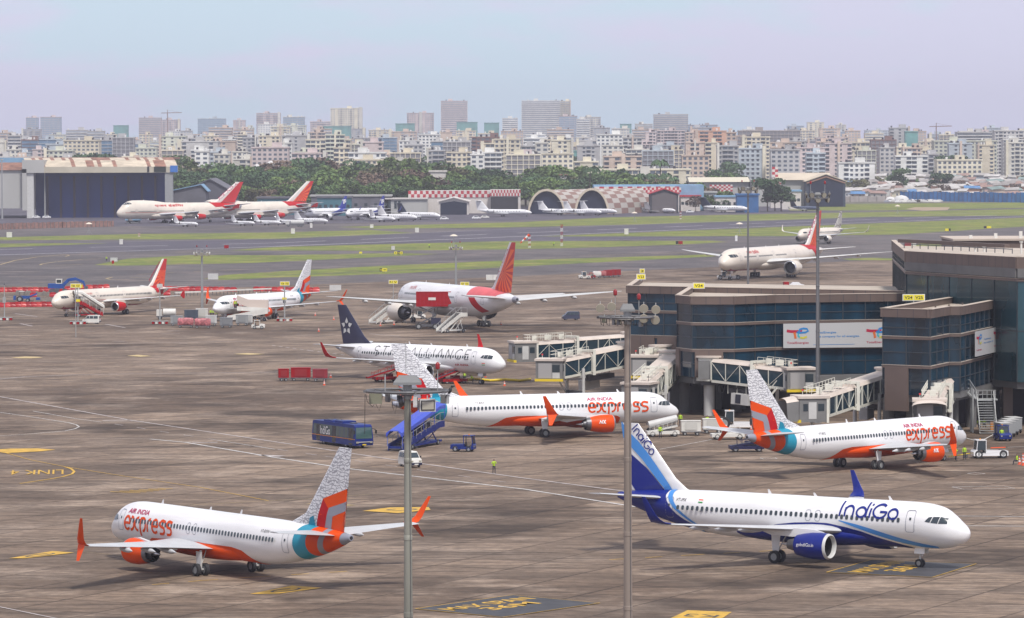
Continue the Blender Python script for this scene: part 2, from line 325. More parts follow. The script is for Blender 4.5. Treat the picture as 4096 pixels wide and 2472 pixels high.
for x0, y0, x1, y1 in ((60, 1255, 150, 1267), (80, 1295, 130, 1305), (420, 1297, 500, 1311), (640, 1336, 720, 1334), (600, 1228, 700, 1233), (740, 1217, 840, 1221), (2350, 1240, 2480, 1244), (1180, 1246, 1270, 1243)): stripe('painted_line', [(x0, y0), (x1, y1)], .5, OLDW)
# yellow guide lines
for pl in ([(0, 1059), (60, 1042), (150, 1028), (268, 1018), (276, 1022), (262, 1026)], [(160, 1060), (168, 1056), (220, 1048), (330, 1038), (410, 1035)], [(160, 1060), (230, 1061), (330, 1057)], [(425, 1114), (450, 1109), (520, 1109), (600, 1113)], [(425, 1114), (440, 1118), (530, 1121), (640, 1123)],
           [(100, 1130), (200, 1131), (330, 1127)], [(390, 1133), (640, 1132)], [(590, 1227), (760, 1233)], [(700, 1218), (900, 1221)], [(1250, 1121), (1430, 1121)], [(2380, 1142), (2500, 1143)], [(2320, 1021), (2600, 1016), (2760, 1008)], [(2000, 1135), (2100, 1133)]):
    stripe('guide_line', pl, .7, OLDY)
stripe('guide_line', [(550, 1098), (800, 1086), (1080, 1076)], .7, OLDY, dash=(18, 10)); stripe('guide_line', [(2140, 1033), (2400, 1023), (2800, 1012)], .7, OLDY, dash=(20, 10)); stripe('guide_line', [(320, 1012), (700, 1010), (1000, 1006)], .8, OLDY, dash=(16, 30))
stripe('guide_line', [(0, 1806), (120, 1840), (262, 1868), (500, 1906), (800, 1950), (1075, 2004)], .16, YPAINT); stripe('guide_line', [(260, 1868), (285, 1876), (297, 1887), (288, 1897), (250, 1908), (200, 1917), (80, 1935)], .3, YPAINT)
stripe('guide_line', [(1075, 2004), (1000, 2008), (720, 2023)], .16, OLDY); stripe('guide_line', [(1075, 2004), (1250, 1995), (1480, 1978)], .16, OLDY)
stripe('guide_line', [(608, 2340), (800, 2324), (1010, 2310), (1460, 2282)], .2, YPAINT, dash=(1.8, 2)); stripe('guide_line', [(2437, 2240), (2750, 2222), (3070, 2205), (3240, 2196)], .2, YPAINT, dash=(1.8, 2)); stripe('guide_line', [(300, 2205), (640, 2240)], .1, OLDY)
stripe('guide_line', [(1840, 1590), (2350, 1576), (2700, 1570)], .14, OLDY)
# yellow plates with dark figures
def plate(px, glyph=True, m=YPAINT):
    poly('painted_plate', px, .05, m); c = [G(*p) for p in px]; o = sum(c, Vector())/len(c)
    if glyph:
        a = (c[1]-c[0]+c[2]-c[3])/2; d = (c[3]-c[0]+c[2]-c[1])/2; pts = [o+a*.30*cos(t)*.9+d*.26*sin(t) for t in [2*pi*i/28 for i in range(26)]]
        stripe('painted_figure', [(p.x, p.y) for p in pts], .28, BPAINT, .058, world=True)
plate([(35, 2235), (210, 2206), (298, 2212), (98, 2235)]); plate([(998, 2378), (1170, 2344), (1287, 2353), (1115, 2376)]); plate([(1450, 2045), (1560, 2031), (1715, 2030), (1722, 2041), (1590, 2054)]); plate([(-60, 1802), (40, 1796), (150, 1795), (222, 1800), (170, 1806), (28, 1814)], False)
for px in ([(43, 1431), (100, 1427), (150, 1428), (172, 1431), (120, 1434), (80, 1434)], [(508, 1424), (550, 1420), (608, 1425), (560, 1428)], [(932, 1417), (990, 1413), (1060, 1417), (1000, 1420)], [(1222, 2017), (1260, 2014), (1426, 2022), (1370, 2025)]): plate(px, False, mat('worn_plate', (.55, .42, .2), .8, var=.2, scale=.5))
for i in range(6): stripe('painted_figure', [(441+38*i, 1968-2.6*i), (560+26*i, 1973-3.4*i)], .32, YPAINT, .05)
def oriented(o, xd, yd): z = xd.cross(yd).normalized(); return Matrix(((xd.x, yd.x, z.x, o.x), (xd.y, yd.y, z.y, o.y), (xd.z, yd.z, z.z, o.z), (0, 0, 0, 1)))
c = G(148, 1890); M_ = Matrix.Translation((c.x, c.y, .05)) @ Matrix.Rotation(pi+radians(6), 4, 'Z'); tag(put_text('painted_text', 'LINK 4', 5, YPAINT, M_, width=6.1, height=6.4, bold=.02), kind='structure')
for px in ([(1661, 2437), (2050, 2382), (2400, 2414), (2011, 2471)], [(3305, 2291), (3485, 2241), (3905, 2257), (3730, 2311)]):
    poly('painted_panel', px, .05, BPAINT); stripe('painted_line', px+[px[0]], .14, YPAINT, .058); c = [G(*p) for p in px]
    xd = (c[1]-c[0]).normalized(); yd = (c[0]-c[3]).normalized(); o = (c[0]+c[1]+c[2]+c[3])/4; ln = (c[1]-c[0]).length; hg = (c[3]-c[0]).length
    for s_, k in (('MAX SPAN', .24), ('36M', -.02)): tag(put_text('painted_text', s_, 1, YPAINT, oriented(o+yd*hg*k+Vector((0, 0, .062)), xd, yd), width=ln*(.86 if len(s_) > 4 else .5), height=hg*.20, bold=.02), kind='structure')
px = [(2672, 2480), (2750, 2443), (2927, 2450), (2868, 2489)]; poly('painted_plate', px, .05, YPAINT); c = [G(*p) for p in px]; xd = (c[1]-c[0]).normalized(); yd = (c[0]-c[3]).normalized()
tag(put_text('painted_text', 'K3', 1, BPAINT, oriented(sum(c, Vector())/4+Vector((0, 0, .062)), yd, -xd), width=2.8, height=1.9), kind='structure')
# ================================================================ airliners
def lerp(a, b, t): return a+(b-a)*t
def pw(pts, x):
    if x <= pts[0][0]: return pts[0][1]
    for (a, p), (b, q) in zip(pts, pts[1:]):
        if x <= b: return p+(q-p)*(x-a)/(b-a)
    return pts[-1][1]
def smooth_pw(ts, vs):
    def f(t):
        t = min(max(t, 0), 1)
        for i in range(len(ts)-1):
            if t <= ts[i+1]:
                h = ts[i+1]-ts[i]; s = (t-ts[i])/h
                m = lambda k: (vs[min(k+1, len(vs)-1)]-vs[max(k-1, 0)])/(ts[min(k+1, len(ts)-1)]-ts[max(k-1, 0)])
                m0, m1 = m(i)*h, m(i+1)*h
                return (2*s**3-3*s*s+1)*vs[i]+(s**3-2*s*s+s)*m0+(-2*s**3+3*s*s)*vs[i+1]+(s**3-s*s)*m1
        return vs[-1]
    return f
NT = [0, .015, .06, .14, .26, .4, .58, .8, 1]
NTOP = {'b': smooth_pw(NT, [0, .07, .20, .33, .52, .78, .93, .99, 1]), 'a': smooth_pw(NT, [0, .11, .25, .40, .62, .83, .94, .99, 1])}
NBOT = smooth_pw(NT, [0, .22, .46, .66, .82, .92, .975, 1, 1])
NWID = smooth_pw(NT, [0, .15, .32, .50, .69, .83, .94, .99, 1])
class Plane:
    def __init__(s, kind):
        s.k = kind
        D = {'737': dict(L=39.2, R=2.02, W=1.88, zc=3.42, nz=2.75, Ln=6.3, Lt=13.5, tz=4.65, tr=.26, nt='b', wz=.46, win=(-5.9, -29.4, .508),
                         wing=[(1.0, -11.3, 9.2, 2.05, .13), (1.9, -12.2, 7.9, 2.15, .13), (5.9, -15.3, 4.9, 2.6, .115), (16.7, -22.6, 1.62, 3.75, .10)],
                         wl='split', fin=[(4.9, -27.3, -38.1, .06), (5.35, -29.9, -38.2, .15), (6.3, -32.3, -38.35, .30), (12.25, -37.5, -39.4, .09)],
                         stab=[(.5, -33.0, 4.6, 4.75), (7.1, -37.6, 1.5, 5.45)], eng=(4.83, 1.72, -10.9, 1.13, 3.3), mg=(-19.66, 2.86, .56, 2), ng=(-4.06, .34), doors=[(-4.1, .87, 1.83), (-31.3, .76, 1.75)], exits=[-15.9, -16.95]),
             '320': dict(L=37.5, R=2.07, W=1.975, zc=3.78, nz=3.25, Ln=6.2, Lt=13.5, tz=4.95, tr=.28, nt='a', wz=.52, win=(-6.2, -29.6, .533),
                         wing=[(1.0, -11.4, 9.0, 2.75, .13), (1.97, -12.2, 7.3, 2.85, .13), (6.4, -15.0, 4.5, 3.3, .115), (16.6, -20.7, 1.65, 4.25, .10)],
                         wl='shark', fin=[(5.5, -29.0, -36.0, .15), (5.9, -29.9, -36.1, .26), (6.8, -31.1, -36.3, .28), (11.76, -35.3, -37.25, .09)],
                         stab=[(.5, -31.6, 4.3, 4.95), (6.2, -35.3, 1.5, 5.6)], eng=(5.75, 1.98, -10.9, 1.18, 3.4), mg=(-17.71, 3.8, .58, 2), ng=(-5.07, .38), doors=[(-5.0, .85, 1.88), (-30.9, .85, 1.85)], exits=[-14.6, -15.6]),
             '777': dict(L=63.3, R=3.1, W=3.1, zc=5.6, nz=4.8, Ln=9.5, Lt=24, tz=6.75, tr=.42, nt='a', wz=.75, win=(-9, -50, .533),
                         wing=[(1.5, -18.6, 15.2, 4.1, .13), (3.1, -20.2, 13.5, 4.25, .13), (10, -26.6, 8.0, 5.0, .115), (28.5, -37.6, 2.9, 6.8, .09), (32.4, -41.2, .8, 7.2, .08)],
                         wl=None, fin=[(8.0, -48.5, -60.3, .2), (9.1, -51.2, -60.6, .5), (18.1, -59.6, -62.7, .16)],
                         stab=[(.9, -52.5, 7.4, 6.8), (10.8, -60.3, 2.4, 7.7)], eng=(9.6, 3.0, -20.3, 1.98, 5.6), mg=(-32.2, 5.5, .67, 6), ng=(-5.9, .54), doors=[(-6.6, 1.07, 2.1), (-16.5, 1.07, 2.1), (-38, 1.07, 2.1), (-50.8, 1.07, 2.1)], exits=[]),
             '747': dict(L=68.5, R=3.75, W=3.25, zc=5.9, nz=5.0, Ln=10, Lt=24, tz=7.7, tr=.5, nt='a', wz=-.1, win=(-6, -56, .52),
                         wing=[(1.5, -19.5, 17.5, 3.6, .13), (3.2, -21.5, 15, 3.8, .13), (12, -30, 9, 4.8, .11), (30, -45.5, 4.0, 7.2, .09)],
                         wl='small', fin=[(9.4, -52, -65.0, .2), (10, -54, -65.2, .5), (19.3, -65.6, -69.8, .2)],
                         stab=[(1, -56.5, 9, 7.8), (11, -65, 2.8, 9)], eng=(11.7, 2.5, -24, 1.35, 4.6), mg=(-33, 3.7, .62, 4), ng=(-7.5, .6), doors=[(-9, 1.07, 1.95), (-20.5, 1.07, 1.95), (-40, 1.07, 1.95), (-56, 1.07, 1.95)], exits=[])}
        D['321'] = dict(D['320'], L=44.4, win=(-6.2, -36.4, .533), mg=(-22.2, 3.8, .58, 2), doors=[(-5.0, .85, 1.88), (-14.3, .8, 1.75), (-24.6, .8, 1.75), (-37.7, .85, 1.85)], exits=[])
        sh = lambda l, d: [(a, b-d)+tuple(r) for a, b, *r in l]
        D['321']['wing'] = sh(D['320']['wing'], 4.27); D['321']['stab'] = sh(D['320']['stab'], 6.94)
        D['321']['fin'] = [(z, a-6.94, b-6.94, t) for z, a, b, t in D['320']['fin']]; D['321']['eng'] = (5.75, 1.98, -15.2, 1.08, 3.4); D['321']['wl'] = 'fence'
        D['773'] = dict(D['777'], L=73.5, win=(-9, -60, .533), mg=(-36.5, 5.5, .67, 6), doors=[(-6.6, 1.07, 2.1), (-18, 1.07, 2.1), (-30, 1.07, 2.1), (-46, 1.07, 2.1), (-60.8, 1.07, 2.1)])
        D['773']['wing'] = sh(D['777']['wing'], 5.0); D['773']['stab'] = sh(D['777']['stab'], 10.2)
        D['773']['fin'] = [(z, a-10.2, b-10.2, t) for z, a, b, t in D['777']['fin']]; D['773']['eng'] = (9.6, 3.0, -25.3, 1.98, 5.6)
        s.__dict__.update(D[kind]); s.zt, s.zb = s.zc+s.R, s.zc-s.R
    def sec(s, x):
        t = -x/s.Ln; u = (-x-(s.L-s.Lt))/s.Lt
        if t < 1:
            t = max(t, 0); top = lerp(s.nz, s.zt, NTOP[s.nt](t)); bot = lerp(s.nz, s.zb, NBOT(t)); w = s.W*NWID(t)
        elif u > 0:
            u = min(u, 1); top = s.zt-(s.zt-s.tz-s.tr)*u**2.6; bot = s.zb+(s.tz-s.tr-s.zb)*(u**1.75*(1-.12*u)+.12*u**3); w = lerp(s.W, s.tr, u**1.9)
        else: top, bot, w = s.zt, s.zb, s.W
        if s.k == '747':
            h = pw([(-32, 0), (-26, .25), (-20, 1.05), (-14, 1.35), (-8, 1.35), (-5, .95), (-2.5, .3), (0, 0)], x); top += h
        return (top+bot)/2, max((top-bot)/2, .01), max(w, .01)
    def pt(s, x, phi, side, off=0):
        z, r, w = s.sec(x); n = Vector((0, side*cos(phi)/w, sin(phi)/r)); n.normalize()
        e = .02 if x > -s.Ln or x < -(s.L-s.Lt) else 0
        p = Vector((x, side*w*cos(phi), z+r*sin(phi)))
        return p+n*(off+e)
    def phi(s, x, z):
        c, r, w = s.sec(x); return math.asin(min(max((z-c)/r, -1), 1))
    # decals painted on the skin (thin sheets following it)
    def grid(s, f, nu, nv, name, m, par):
        vs = [f(i/nu, j/nv) for i in range(nu+1) for j in range(nv+1)]
        fs = [(i*(nv+1)+j, (i+1)*(nv+1)+j, (i+1)*(nv+1)+j+1, i*(nv+1)+j+1) for i in range(nu) for j in range(nv)]
        o = sheet(name, vs, fs, m, par); o.data.polygons.foreach_set('use_smooth', [True]*len(o.data.polygons)); return o
    def band(s, name, m, par, side, lo, hi, x0, x1, nx=40, nz=14, off=.012):
        def f(a, b):
            x = lerp(x0, x1, a); c, r, w = s.sec(x); l = c-r if lo is None else pw(lo, x); h = c+r if hi is None else pw(hi, x)
            return s.pt(x, lerp(s.phi(x, min(l, h)), s.phi(x, h), b), side, off)
        return s.grid(f, nx, nz, name, m, par)
    def ring(s, name, m, par, xa, xb, p0=-90, p1=90, off=.012, sides=(1, -1)):
        vs, fs = [], []
        for sd in sides:
            o = len(vs); nu, nv = 24, 8
            for i in range(nu+1):
                ph = radians(lerp(p0, p1, i/nu))
                for j in range(nv+1): vs.append(s.pt(lerp(xa(ph), xb(ph), j/nv), ph, sd, off))
            fs += [(o+i*(nv+1)+j, o+(i+1)*(nv+1)+j, o+(i+1)*(nv+1)+j+1, o+i*(nv+1)+j+1) for i in range(nu) for j in range(nv)]
        q = sheet(name, vs, fs, m, par); q.data.polygons.foreach_set('use_smooth', [True]*len(fs)); return q
    def stroke(s, vs, fs, pl, wd, side, off):
        n = len(pl); o = len(vs)
        for i, (x, z) in enumerate(pl):
            a = pl[max(i-1, 0)]; b = pl[min(i+1, n-1)]; dx, dz = b[0]-a[0], b[1]-a[1]; l = sqrt(dx*dx+dz*dz) or 1; nx, nz_ = -dz/l*wd/2, dx/l*wd/2
            for k in (-1, 0, 1): vs.append(s.pt(x+nx*k, s.phi(x+nx*k, z+nz_*k), side, off))
        for i in range(n-1):
            for k in (0, 1): fs.append((o+3*i+k, o+3*i+3+k, o+3*i+4+k, o+3*i+1+k))
    def strokes(s, name, m, par, letters, x0, z0, sx, sz, wd, side, off=.02):
        """letters: polylines in units; (x0, z0) left baseline; text runs to the right as seen from that side"""
        d = -side; vs, fs = [], []
        for i, pl in enumerate(letters):
            q = []
            for a, b in zip(pl, pl[1:]):
                k = max(1, int(sqrt(((a[0]-b[0])*sx)**2+((a[1]-b[1])*sz)**2)/.12))
                q += [(lerp(a[0], b[0], j/k), lerp(a[1], b[1], j/k)) for j in range(k)]
            q.append(pl[-1]); s.stroke(vs, fs, [(x0+d*x*sx, z0+z*sz) for x, z in q], wd, side, off+.002*i)
        return sheet(name, vs, fs, m, par)
    def text(s, name, t, m, par, side, xc, zc, h, off=.02, bold=0, width=None, shear=0):
        v, f, w, ht = text_mesh(t, 1, 6, bold, shear); k = h/ht; kx = width/w if width else k; d = -side
        return sheet(name, [s.pt(xc+d*x*kx, s.phi(xc+d*x*kx, zc+y*k), side, off) for x, y in v], f, m, par)
    def finy(s, x, z):
        f = s.fin; z = min(max(z, f[0][0]), f[-1][0])
        for a, b in zip(f, f[1:]):
            if z <= b[0]:
                t = (z-a[0])/(b[0]-a[0]); le, te, th = [lerp(a[i], b[i], t) for i in (1, 2, 3)]
                u = min(max((le-x)/(le-te), 0), 1); return th*foil(u)+.02
        return .1
    def finte(s, z):
        f = s.fin; z = min(max(z, f[0][0]), f[-1][0])
        for a, b in zip(f, f[1:]):
            if z <= b[0]: return lerp(a[2], b[2], (z-a[0])/(b[0]-a[0]))
    def finquad(s, name, m, par, side, q, off=0, n=8):
        def f(a, b):
            x = lerp(lerp(q[0][0], q[1][0], a), lerp(q[3][0], q[2][0], a), b); z = lerp(lerp(q[0][1], q[1][1], a), lerp(q[3][1], q[2][1], a), b)
            te = s.finte(z); x = max(x, te+.01)
            return Vector((x, side*(s.finy(x, z)+off), z))
        return s.grid(f, n, n, name, m, par)
def foil(u):      # half thickness of an airfoil, peak 1, chord position 0..1
    return max(0, (1.4845*sqrt(u)-.63*u-1.758*u*u+1.4215*u**3-.5075*u**4)*2*.98)
FU = [0, .01, .04, .12, .25, .4, .6, .8, 1]
def wing_surface(b, sts, m, both=1):
    """sts: (LE point, chord, thickness/2, normal, sweepdir) lofted airfoil"""
    rings = []
    for le, ch, th, nn in sts:
        le = Vector(le); nn = Vector(nn)
        up = [le+Vector((-u*ch, 0, 0))+nn*(th*foil(u)) for u in FU]; lo = [le+Vector((-u*ch, 0, 0))-nn*(th*foil(u)*.75) for u in reversed(FU[:-1])][:-1]
        rings.append(up+lo)
    b.loft(rings, m)
def fin_pattern(name, base=(.78, .79, .80), ink=(.20, .20, .23), sc=1.6):
    if name in MC: return MC[name]
    m = mat(name, base, .4); n = m.node_tree; t = n.nodes.new('ShaderNodeTexCoord'); b = n.nodes['Principled BSDF']
    mp_ = n.nodes.new('ShaderNodeMapping'); mp_.inputs['Scale'].default_value = (1, 0, 1); n.links.new(t.outputs['Object'], mp_.inputs[0])
    z = n.nodes.new('ShaderNodeTexNoise'); z.inputs['Scale'].default_value = 1.3; z.inputs['Detail'].default_value = 2
    mixv = n.nodes.new('ShaderNodeMix'); mixv.data_type = 'RGBA'; mixv.inputs[0].default_value = .35
    v = n.nodes.new('ShaderNodeTexVoronoi'); v.feature = 'DISTANCE_TO_EDGE'; v.inputs['Scale'].default_value = sc
    wv = n.nodes.new('ShaderNodeTexWave'); wv.wave_type = 'RINGS'; wv.inputs['Scale'].default_value = 1.1; wv.inputs['Distortion'].default_value = 9; wv.inputs['Detail'].default_value = 3; wv.inputs['Detail Scale'].default_value = 1.4
    L_ = n.links.new; L_(mp_.outputs[0], z.inputs['Vector']); L_(mp_.outputs[0], mixv.inputs[6]); L_(z.outputs['Color'], mixv.inputs[7]); L_(mixv.outputs[2], v.inputs['Vector']); L_(mp_.outputs[0], wv.inputs['Vector'])
    a = n.nodes.new('ShaderNodeMath'); a.operation = 'LESS_THAN'; a.inputs[1].default_value = .035; L_(v.outputs['Distance'], a.inputs[0])
    c = n.nodes.new('ShaderNodeMath'); c.operation = 'GREATER_THAN'; c.inputs[1].default_value = .84; L_(wv.outputs['Fac'], c.inputs[0])
    d = n.nodes.new('ShaderNodeMath'); d.operation = 'MAXIMUM'; L_(a.outputs[0], d.inputs[0]); L_(c.outputs[0], d.inputs[1])
    x = n.nodes.new('ShaderNodeMix'); x.data_type = 'RGBA'; x.inputs[6].default_value = (*base, 1); x.inputs[7].default_value = (*ink, 1); L_(d.outputs[0], x.inputs[0]); L_(x.outputs[2], b.inputs['Base Color'])
    return m
def wheel(par, x, y, r, wd, name='wheel', hub=None):
    o = wheel_mesh(r, wd, hub or GREY); q = bpy.data.objects.new(name, o); COL.objects.link(q); q.parent = par; q.location = (x, y, r); return q
WMC = {}
def wheel_mesh(r, wd, hub):
    k = (r, wd, hub.name)
    if k not in WMC:
        b = MB(); h = wd/2
        b.lathe([(-h*.7, r*.55), (-h, r*.62), (-h, r*.86), (-h*.7, r), (h*.7, r), (h, r*.86), (h, r*.62), (h*.7, r*.55)], (0, 0, 0), (0, 1, 0), TYRE, 20)
        b.lathe([(-h*.86, r*.2), (-h*.75, r*.56), (h*.75, r*.56), (h*.86, r*.2)], (0, 0, 0), (0, 1, 0), hub, 16)
        o = b.build('wheel', smooth=40); WMC[k] = o.data; bpy.data.objects.remove(o)
    return WMC[k]
def airliner(kind, label, body=WHITE, belly=None, wingm=PGREY, finm=None, tipm=None, nac=None, lip=METAL, group=None, detail=2, name='airliner', steer=0, coneM=None):
    P = Plane(kind); root = thing(name, label, 'airplane', group=group); P.root = root
    finm = finm or body; nac = nac or body
    # fuselage
    b = MB(); xs = []
    x = 0
    xs = [-P.Ln*(i/26)**1.8 for i in range(27)]+[-(P.Ln+(P.L-P.Lt-P.Ln)*i/14) for i in range(1, 15)]+[-(P.L-P.Lt+P.Lt*i/24) for i in range(1, 25)]
    if kind == '747': xs = sorted(set(xs+[-i for i in range(2, 33)]), reverse=True)
    N = 48; rings = []
    for x in xs:
        z, r, w_ = P.sec(x); rings.append([(x, w_*cos(2*pi*k/N), z+r*sin(2*pi*k/N)) for k in range(N)])
    b.loft(rings, body); fus = b.build('fuselage', root, 60)
    # wing-body fairing
    wr = P.wing[0]; b = MB(); rr = []
    for i in range(17):
        t = i/16; x = wr[1]+2.2-t*(wr[2]+5.5); g = sin(pi*min(max(t, .0), 1))**.55
        zc_ = P.zb+P.R*.42; rr.append([(x, (P.W*.75+.32*g*P.W)*cos(2*pi*k/24), zc_+(P.R*(.30+.24*g))*sin(2*pi*k/24)) for k in range(24)])
    b.loft(rr, belly or body); b.build('belly_fairing', root, 50)
    for sd in (1, -1):
        # wing
        b = MB(); st = []
        for y, xle, ch, z, tf in P.wing: st.append(((xle, sd*y, z+tf*ch*.2), ch, ch*tf/2, (0, 0, 1)))
        wing_surface(b, st, wingm); wg = b.build('wing', root, 40)
        y, xle, ch, z, tf = P.wing[-1]; tm = tipm or body
        if P.wl == 'split':
            b = MB(); z += .1
            wing_surface(b, [((xle, sd*y, z), ch, .10, (0, 0, 1)), ((xle-.35, sd*(y+.45), z+.16), ch*.88, .08, (0, -sd*.5, .85)), ((xle-.8, sd*(y+.75), z+.6), 1.12, .06, (0, -sd*.95, .3)), ((xle-2.15, sd*(y+1.25), z+2.45), .42, .03, (0, -sd, .1))], tm)
            wing_surface(b, [((xle-.35, sd*(y+.42), z+.05), 1.2, .06, (0, -sd*.6, .8)), ((xle-1.25, sd*(y+1.1), z-1.25), .45, .03, (0, -sd*.9, .4))], tm)
            b.build('winglet', root, 40)
        elif P.wl == 'shark':
            b = MB(); z += .1
            wing_surface(b, [((xle, sd*y, z), ch, .10, (0, 0, 1)), ((xle-.3, sd*(y+.5), z+.1), ch*.93, .09, (0, -sd*.4, .9)), ((xle-.6, sd*(y+.9), z+.42), 1.15, .06, (0, -sd*.8, .6)), ((xle-.95, sd*(y+1.08), z+.85), .92, .05, (0, -sd, .25)), ((xle-1.9, sd*(y+1.3), z+2.4), .42, .03, (0, -sd, .1))], tm)
            b.build('winglet', root, 40)
        elif P.wl == 'fence':
            b = MB(); b.loft([[(xle-.1, sd*(y+q), z+.05), (xle-1.0, sd*(y+q), z+.95), (xle-1.7, sd*(y+q), z+1.0), (xle-1.75, sd*(y+q), z), (xle-1.7, sd*(y+q), z-.65), (xle-1.2, sd*(y+q), z-.6)] for q in (0, .09)], tm); b.build('winglet', root)
        elif P.wl == 'small':
            b = MB(); wing_surface(b, [((xle, sd*y, z), ch, .2, (0, 0, 1)), ((xle-2.6, sd*(y+.7), z+2), 1.4, .06, (0, -sd, .2))], tm); b.build('winglet', root, 40)
        # flap track fairings and static line details
        if detail > 1 or kind in ('777', '773', '747'):
            for q in ((.30, .48, .68) if kind != '747' else (.3, .5, .7)):
                y_ = lerp(P.wing[1][0], P.wing[-1][0], q)
                for a_, c_ in zip(P.wing, P.wing[1:]):
                    if a_[0] <= y_ <= c_[0]:
                        t = (y_-a_[0])/(c_[0]-a_[0]); xl, chd, zz = lerp(a_[1], c_[1], t), lerp(a_[2], c_[2], t), lerp(a_[3], c_[3], t)
                        b = MB(); ln = chd*.42+.9*P.R/2; b.lathe([(0, .02), (ln*.12, .13*P.R/2), (ln*.4, .22*P.R/2), (ln*.75, .2*P.R/2), (ln, .02)], (xl-chd*.62+.2, sd*y_, zz-.17*P.R/2), (-1, 0, -.03), wingm, 10); b.build('flap_fairing', root, 50)
        # tailplane
        b = MB(); wing_surface(b, [((x_, sd*y_, z_), c_, c_*.05, (0, 0, 1)) for y_, x_, c_, z_ in P.stab], wingm); b.build('tailplane', root, 40)
        # engines
        ey, ez, ex, er, el = P.eng
        for q in ([0] if kind != '747' else [0, 1]):
            yy = sd*(ey+q*9.2); xx = ex-q*7.5; zz = ez+q*.75
            e = MB()
            prof = [(0, er*.86), (.06*er, er*.93), (.2*er, er*.975), (.7*er, er*1.03), (1.5*er, er*1.02), (el*.8, er*.9), (el*.99, er*.78)]
            e.lathe([(t, r) for t, r in prof[2:]], (xx, yy, zz), (-1, 0, 0), nac, 32, False)
            if kind in ('737',):      # saw-tooth nozzle
                rg = []
                for t, r, jag in ((el*.99, er*.78, 0), (el*1.14, er*.70, 1)):
                    rg.append([(xx-t-(.16 if (k % 2) and jag else 0), yy+r*cos(2*pi*k/32), zz+r*sin(2*pi*k/32)) for k in range(32)])
                e.loft(rg, DKMET, False)
            e.lathe([(el*.99, er*.775), (el*.9, er*.7)], (xx, yy, zz), (-1, 0, 0), DKMET, 32, False)
            cowl = e.build('engine', root, 50)
            i_ = MB(); i_.lathe([(.2*er, er*.975), (.06*er, er*.935), (0, er*.86), (.1*er, er*.80), (.35*er, er*.78)], (xx, yy, zz), (-1, 0, 0), lip, 32, False); i_.build('intake_lip', cowl, 50)
            i_ = MB(); i_.lathe([(.34*er, er*.782), (er*1.0, er*.80), (er*1.0, .01)], (xx, yy, zz), (-1, 0, 0), BLACK, 32, False)
            for k in range(18):
                a_ = 2*pi*k/18; c1, s1 = cos(a_), sin(a_); c2, s2 = cos(a_+.22), sin(a_+.22)
                i_.quad((xx-er*.92, yy+er*.25*c1, zz+er*.25*s1), (xx-er*.96, yy+er*.25*c2, zz+er*.25*s2), (xx-er*.97, yy+er*.77*c2, zz+er*.77*s2), (xx-er*.88, yy+er*.77*c1, zz+er*.77*s1), DKMET)
            i_.build('fan', cowl)
            i_ = MB(); i_.lathe([(er*.62, .01), (er*.75, er*.13), (er*.95, er*.26)], (xx, yy, zz), (-1, 0, 0), DKMET, 20); i_.build('spinner', cowl, 50)
            i_ = MB(); i_.lathe([(el*.7, er*.55), (el*1.12, er*.47), (el*1.28, er*.36)], (xx, yy, zz), (-1, 0, 0), DKMET, 24, False); i_.lathe([(el*1.0, er*.25), (el*1.2, er*.24), (el*1.55, .02)], (xx, yy, zz), (-1, 0, 0), METAL, 20); i_.build('exhaust', cowl, 50)
            # pylon
            for a_, c_ in zip(P.wing, P.wing[1:]):
                if a_[0] <= abs(yy) <= c_[0]:
                    t = (abs(yy)-a_[0])/(c_[0]-a_[0]); xl, chd, wz_ = lerp(a_[1], c_[1], t), lerp(a_[2], c_[2], t), lerp(a_[3], c_[3], t)
            b = MB(); hw = er*.13; pr = []
            for X_, z0_, z1_, w_ in ((xx-er*.55, zz+er*.95, zz+er*1.05, .02), (xx-er*1.4, zz+er*.8, max(wz_, zz+er*.95)+er*.16, hw), (xl-.2, zz+er*.6, wz_+er*.2, hw), (xl-chd*.5, wz_-er*.42, wz_, hw*.8), (xl-chd*.78, wz_-.12, wz_, .02)):
                pr.append([(X_, yy-w_, z0_), (X_, yy+w_, z0_), (X_, yy+w_, z1_), (X_, yy-w_, z1_)])
            b.loft(pr, body); b.build('pylon', root, 40)
        # main gear
        mx_, my, mr, nw = P.mg
        zw = pw([(a_[0], a_[3]) for a_ in P.wing], my)
        b = MB(); b.tube([(mx_, sd*my, mr), (mx_, sd*my, zw)], mr*.22, LGREY, 10); b.tube([(mx_, sd*(my-.45*mr), mr), (mx_, sd*(my+.45*mr), mr)], mr*.15, LGREY, 8); b.tube([(mx_, sd*my, mr*1.6), (mx_+1.2*mr, sd*(my-1.8*mr), zw)], mr*.1, LGREY, 6)
        b.quad((mx_-mr*.9, sd*(my+mr*.35), zw-.1), (mx_+mr*.9, sd*(my+mr*.35), zw-.1), (mx_+mr*.6, sd*(my+mr*.42), mr*1.9), (mx_-mr*.6, sd*(my+mr*.42), mr*1.9), body)
        if nw > 2: b.tube([(mx_-mr*1.25*(nw//2-1), sd*my, mr), (mx_+mr*1.25*(nw//2-1), sd*my, mr)], mr*.2, LGREY, 8)
        g = b.build('landing_gear', root, 40)
        for q in {2: (0,), 4: (-1.15, 1.15), 6: (-2.15, 0, 2.15)}[nw]:
            for q2 in (-1, 1): wheel(g, mx_+q*mr, sd*my+q2*mr*.78, mr, mr*.72)
        if kind == '747':
            g = dup(g, parent=root); g.location = (3.5, -sd*0+sd*2.2, 0)
    # fin
    b = MB(); wing_surface(b, [((le, 0, z), le-te, th, (0, 1, 0)) for z, le, te, th in P.fin], finm); P.finobj = b.build('tail_fin', root, 40)
    # nose gear
    nx_, nr = P.ng; b = MB(); zb_ = P.sec(nx_)[0]-P.sec(nx_)[1]
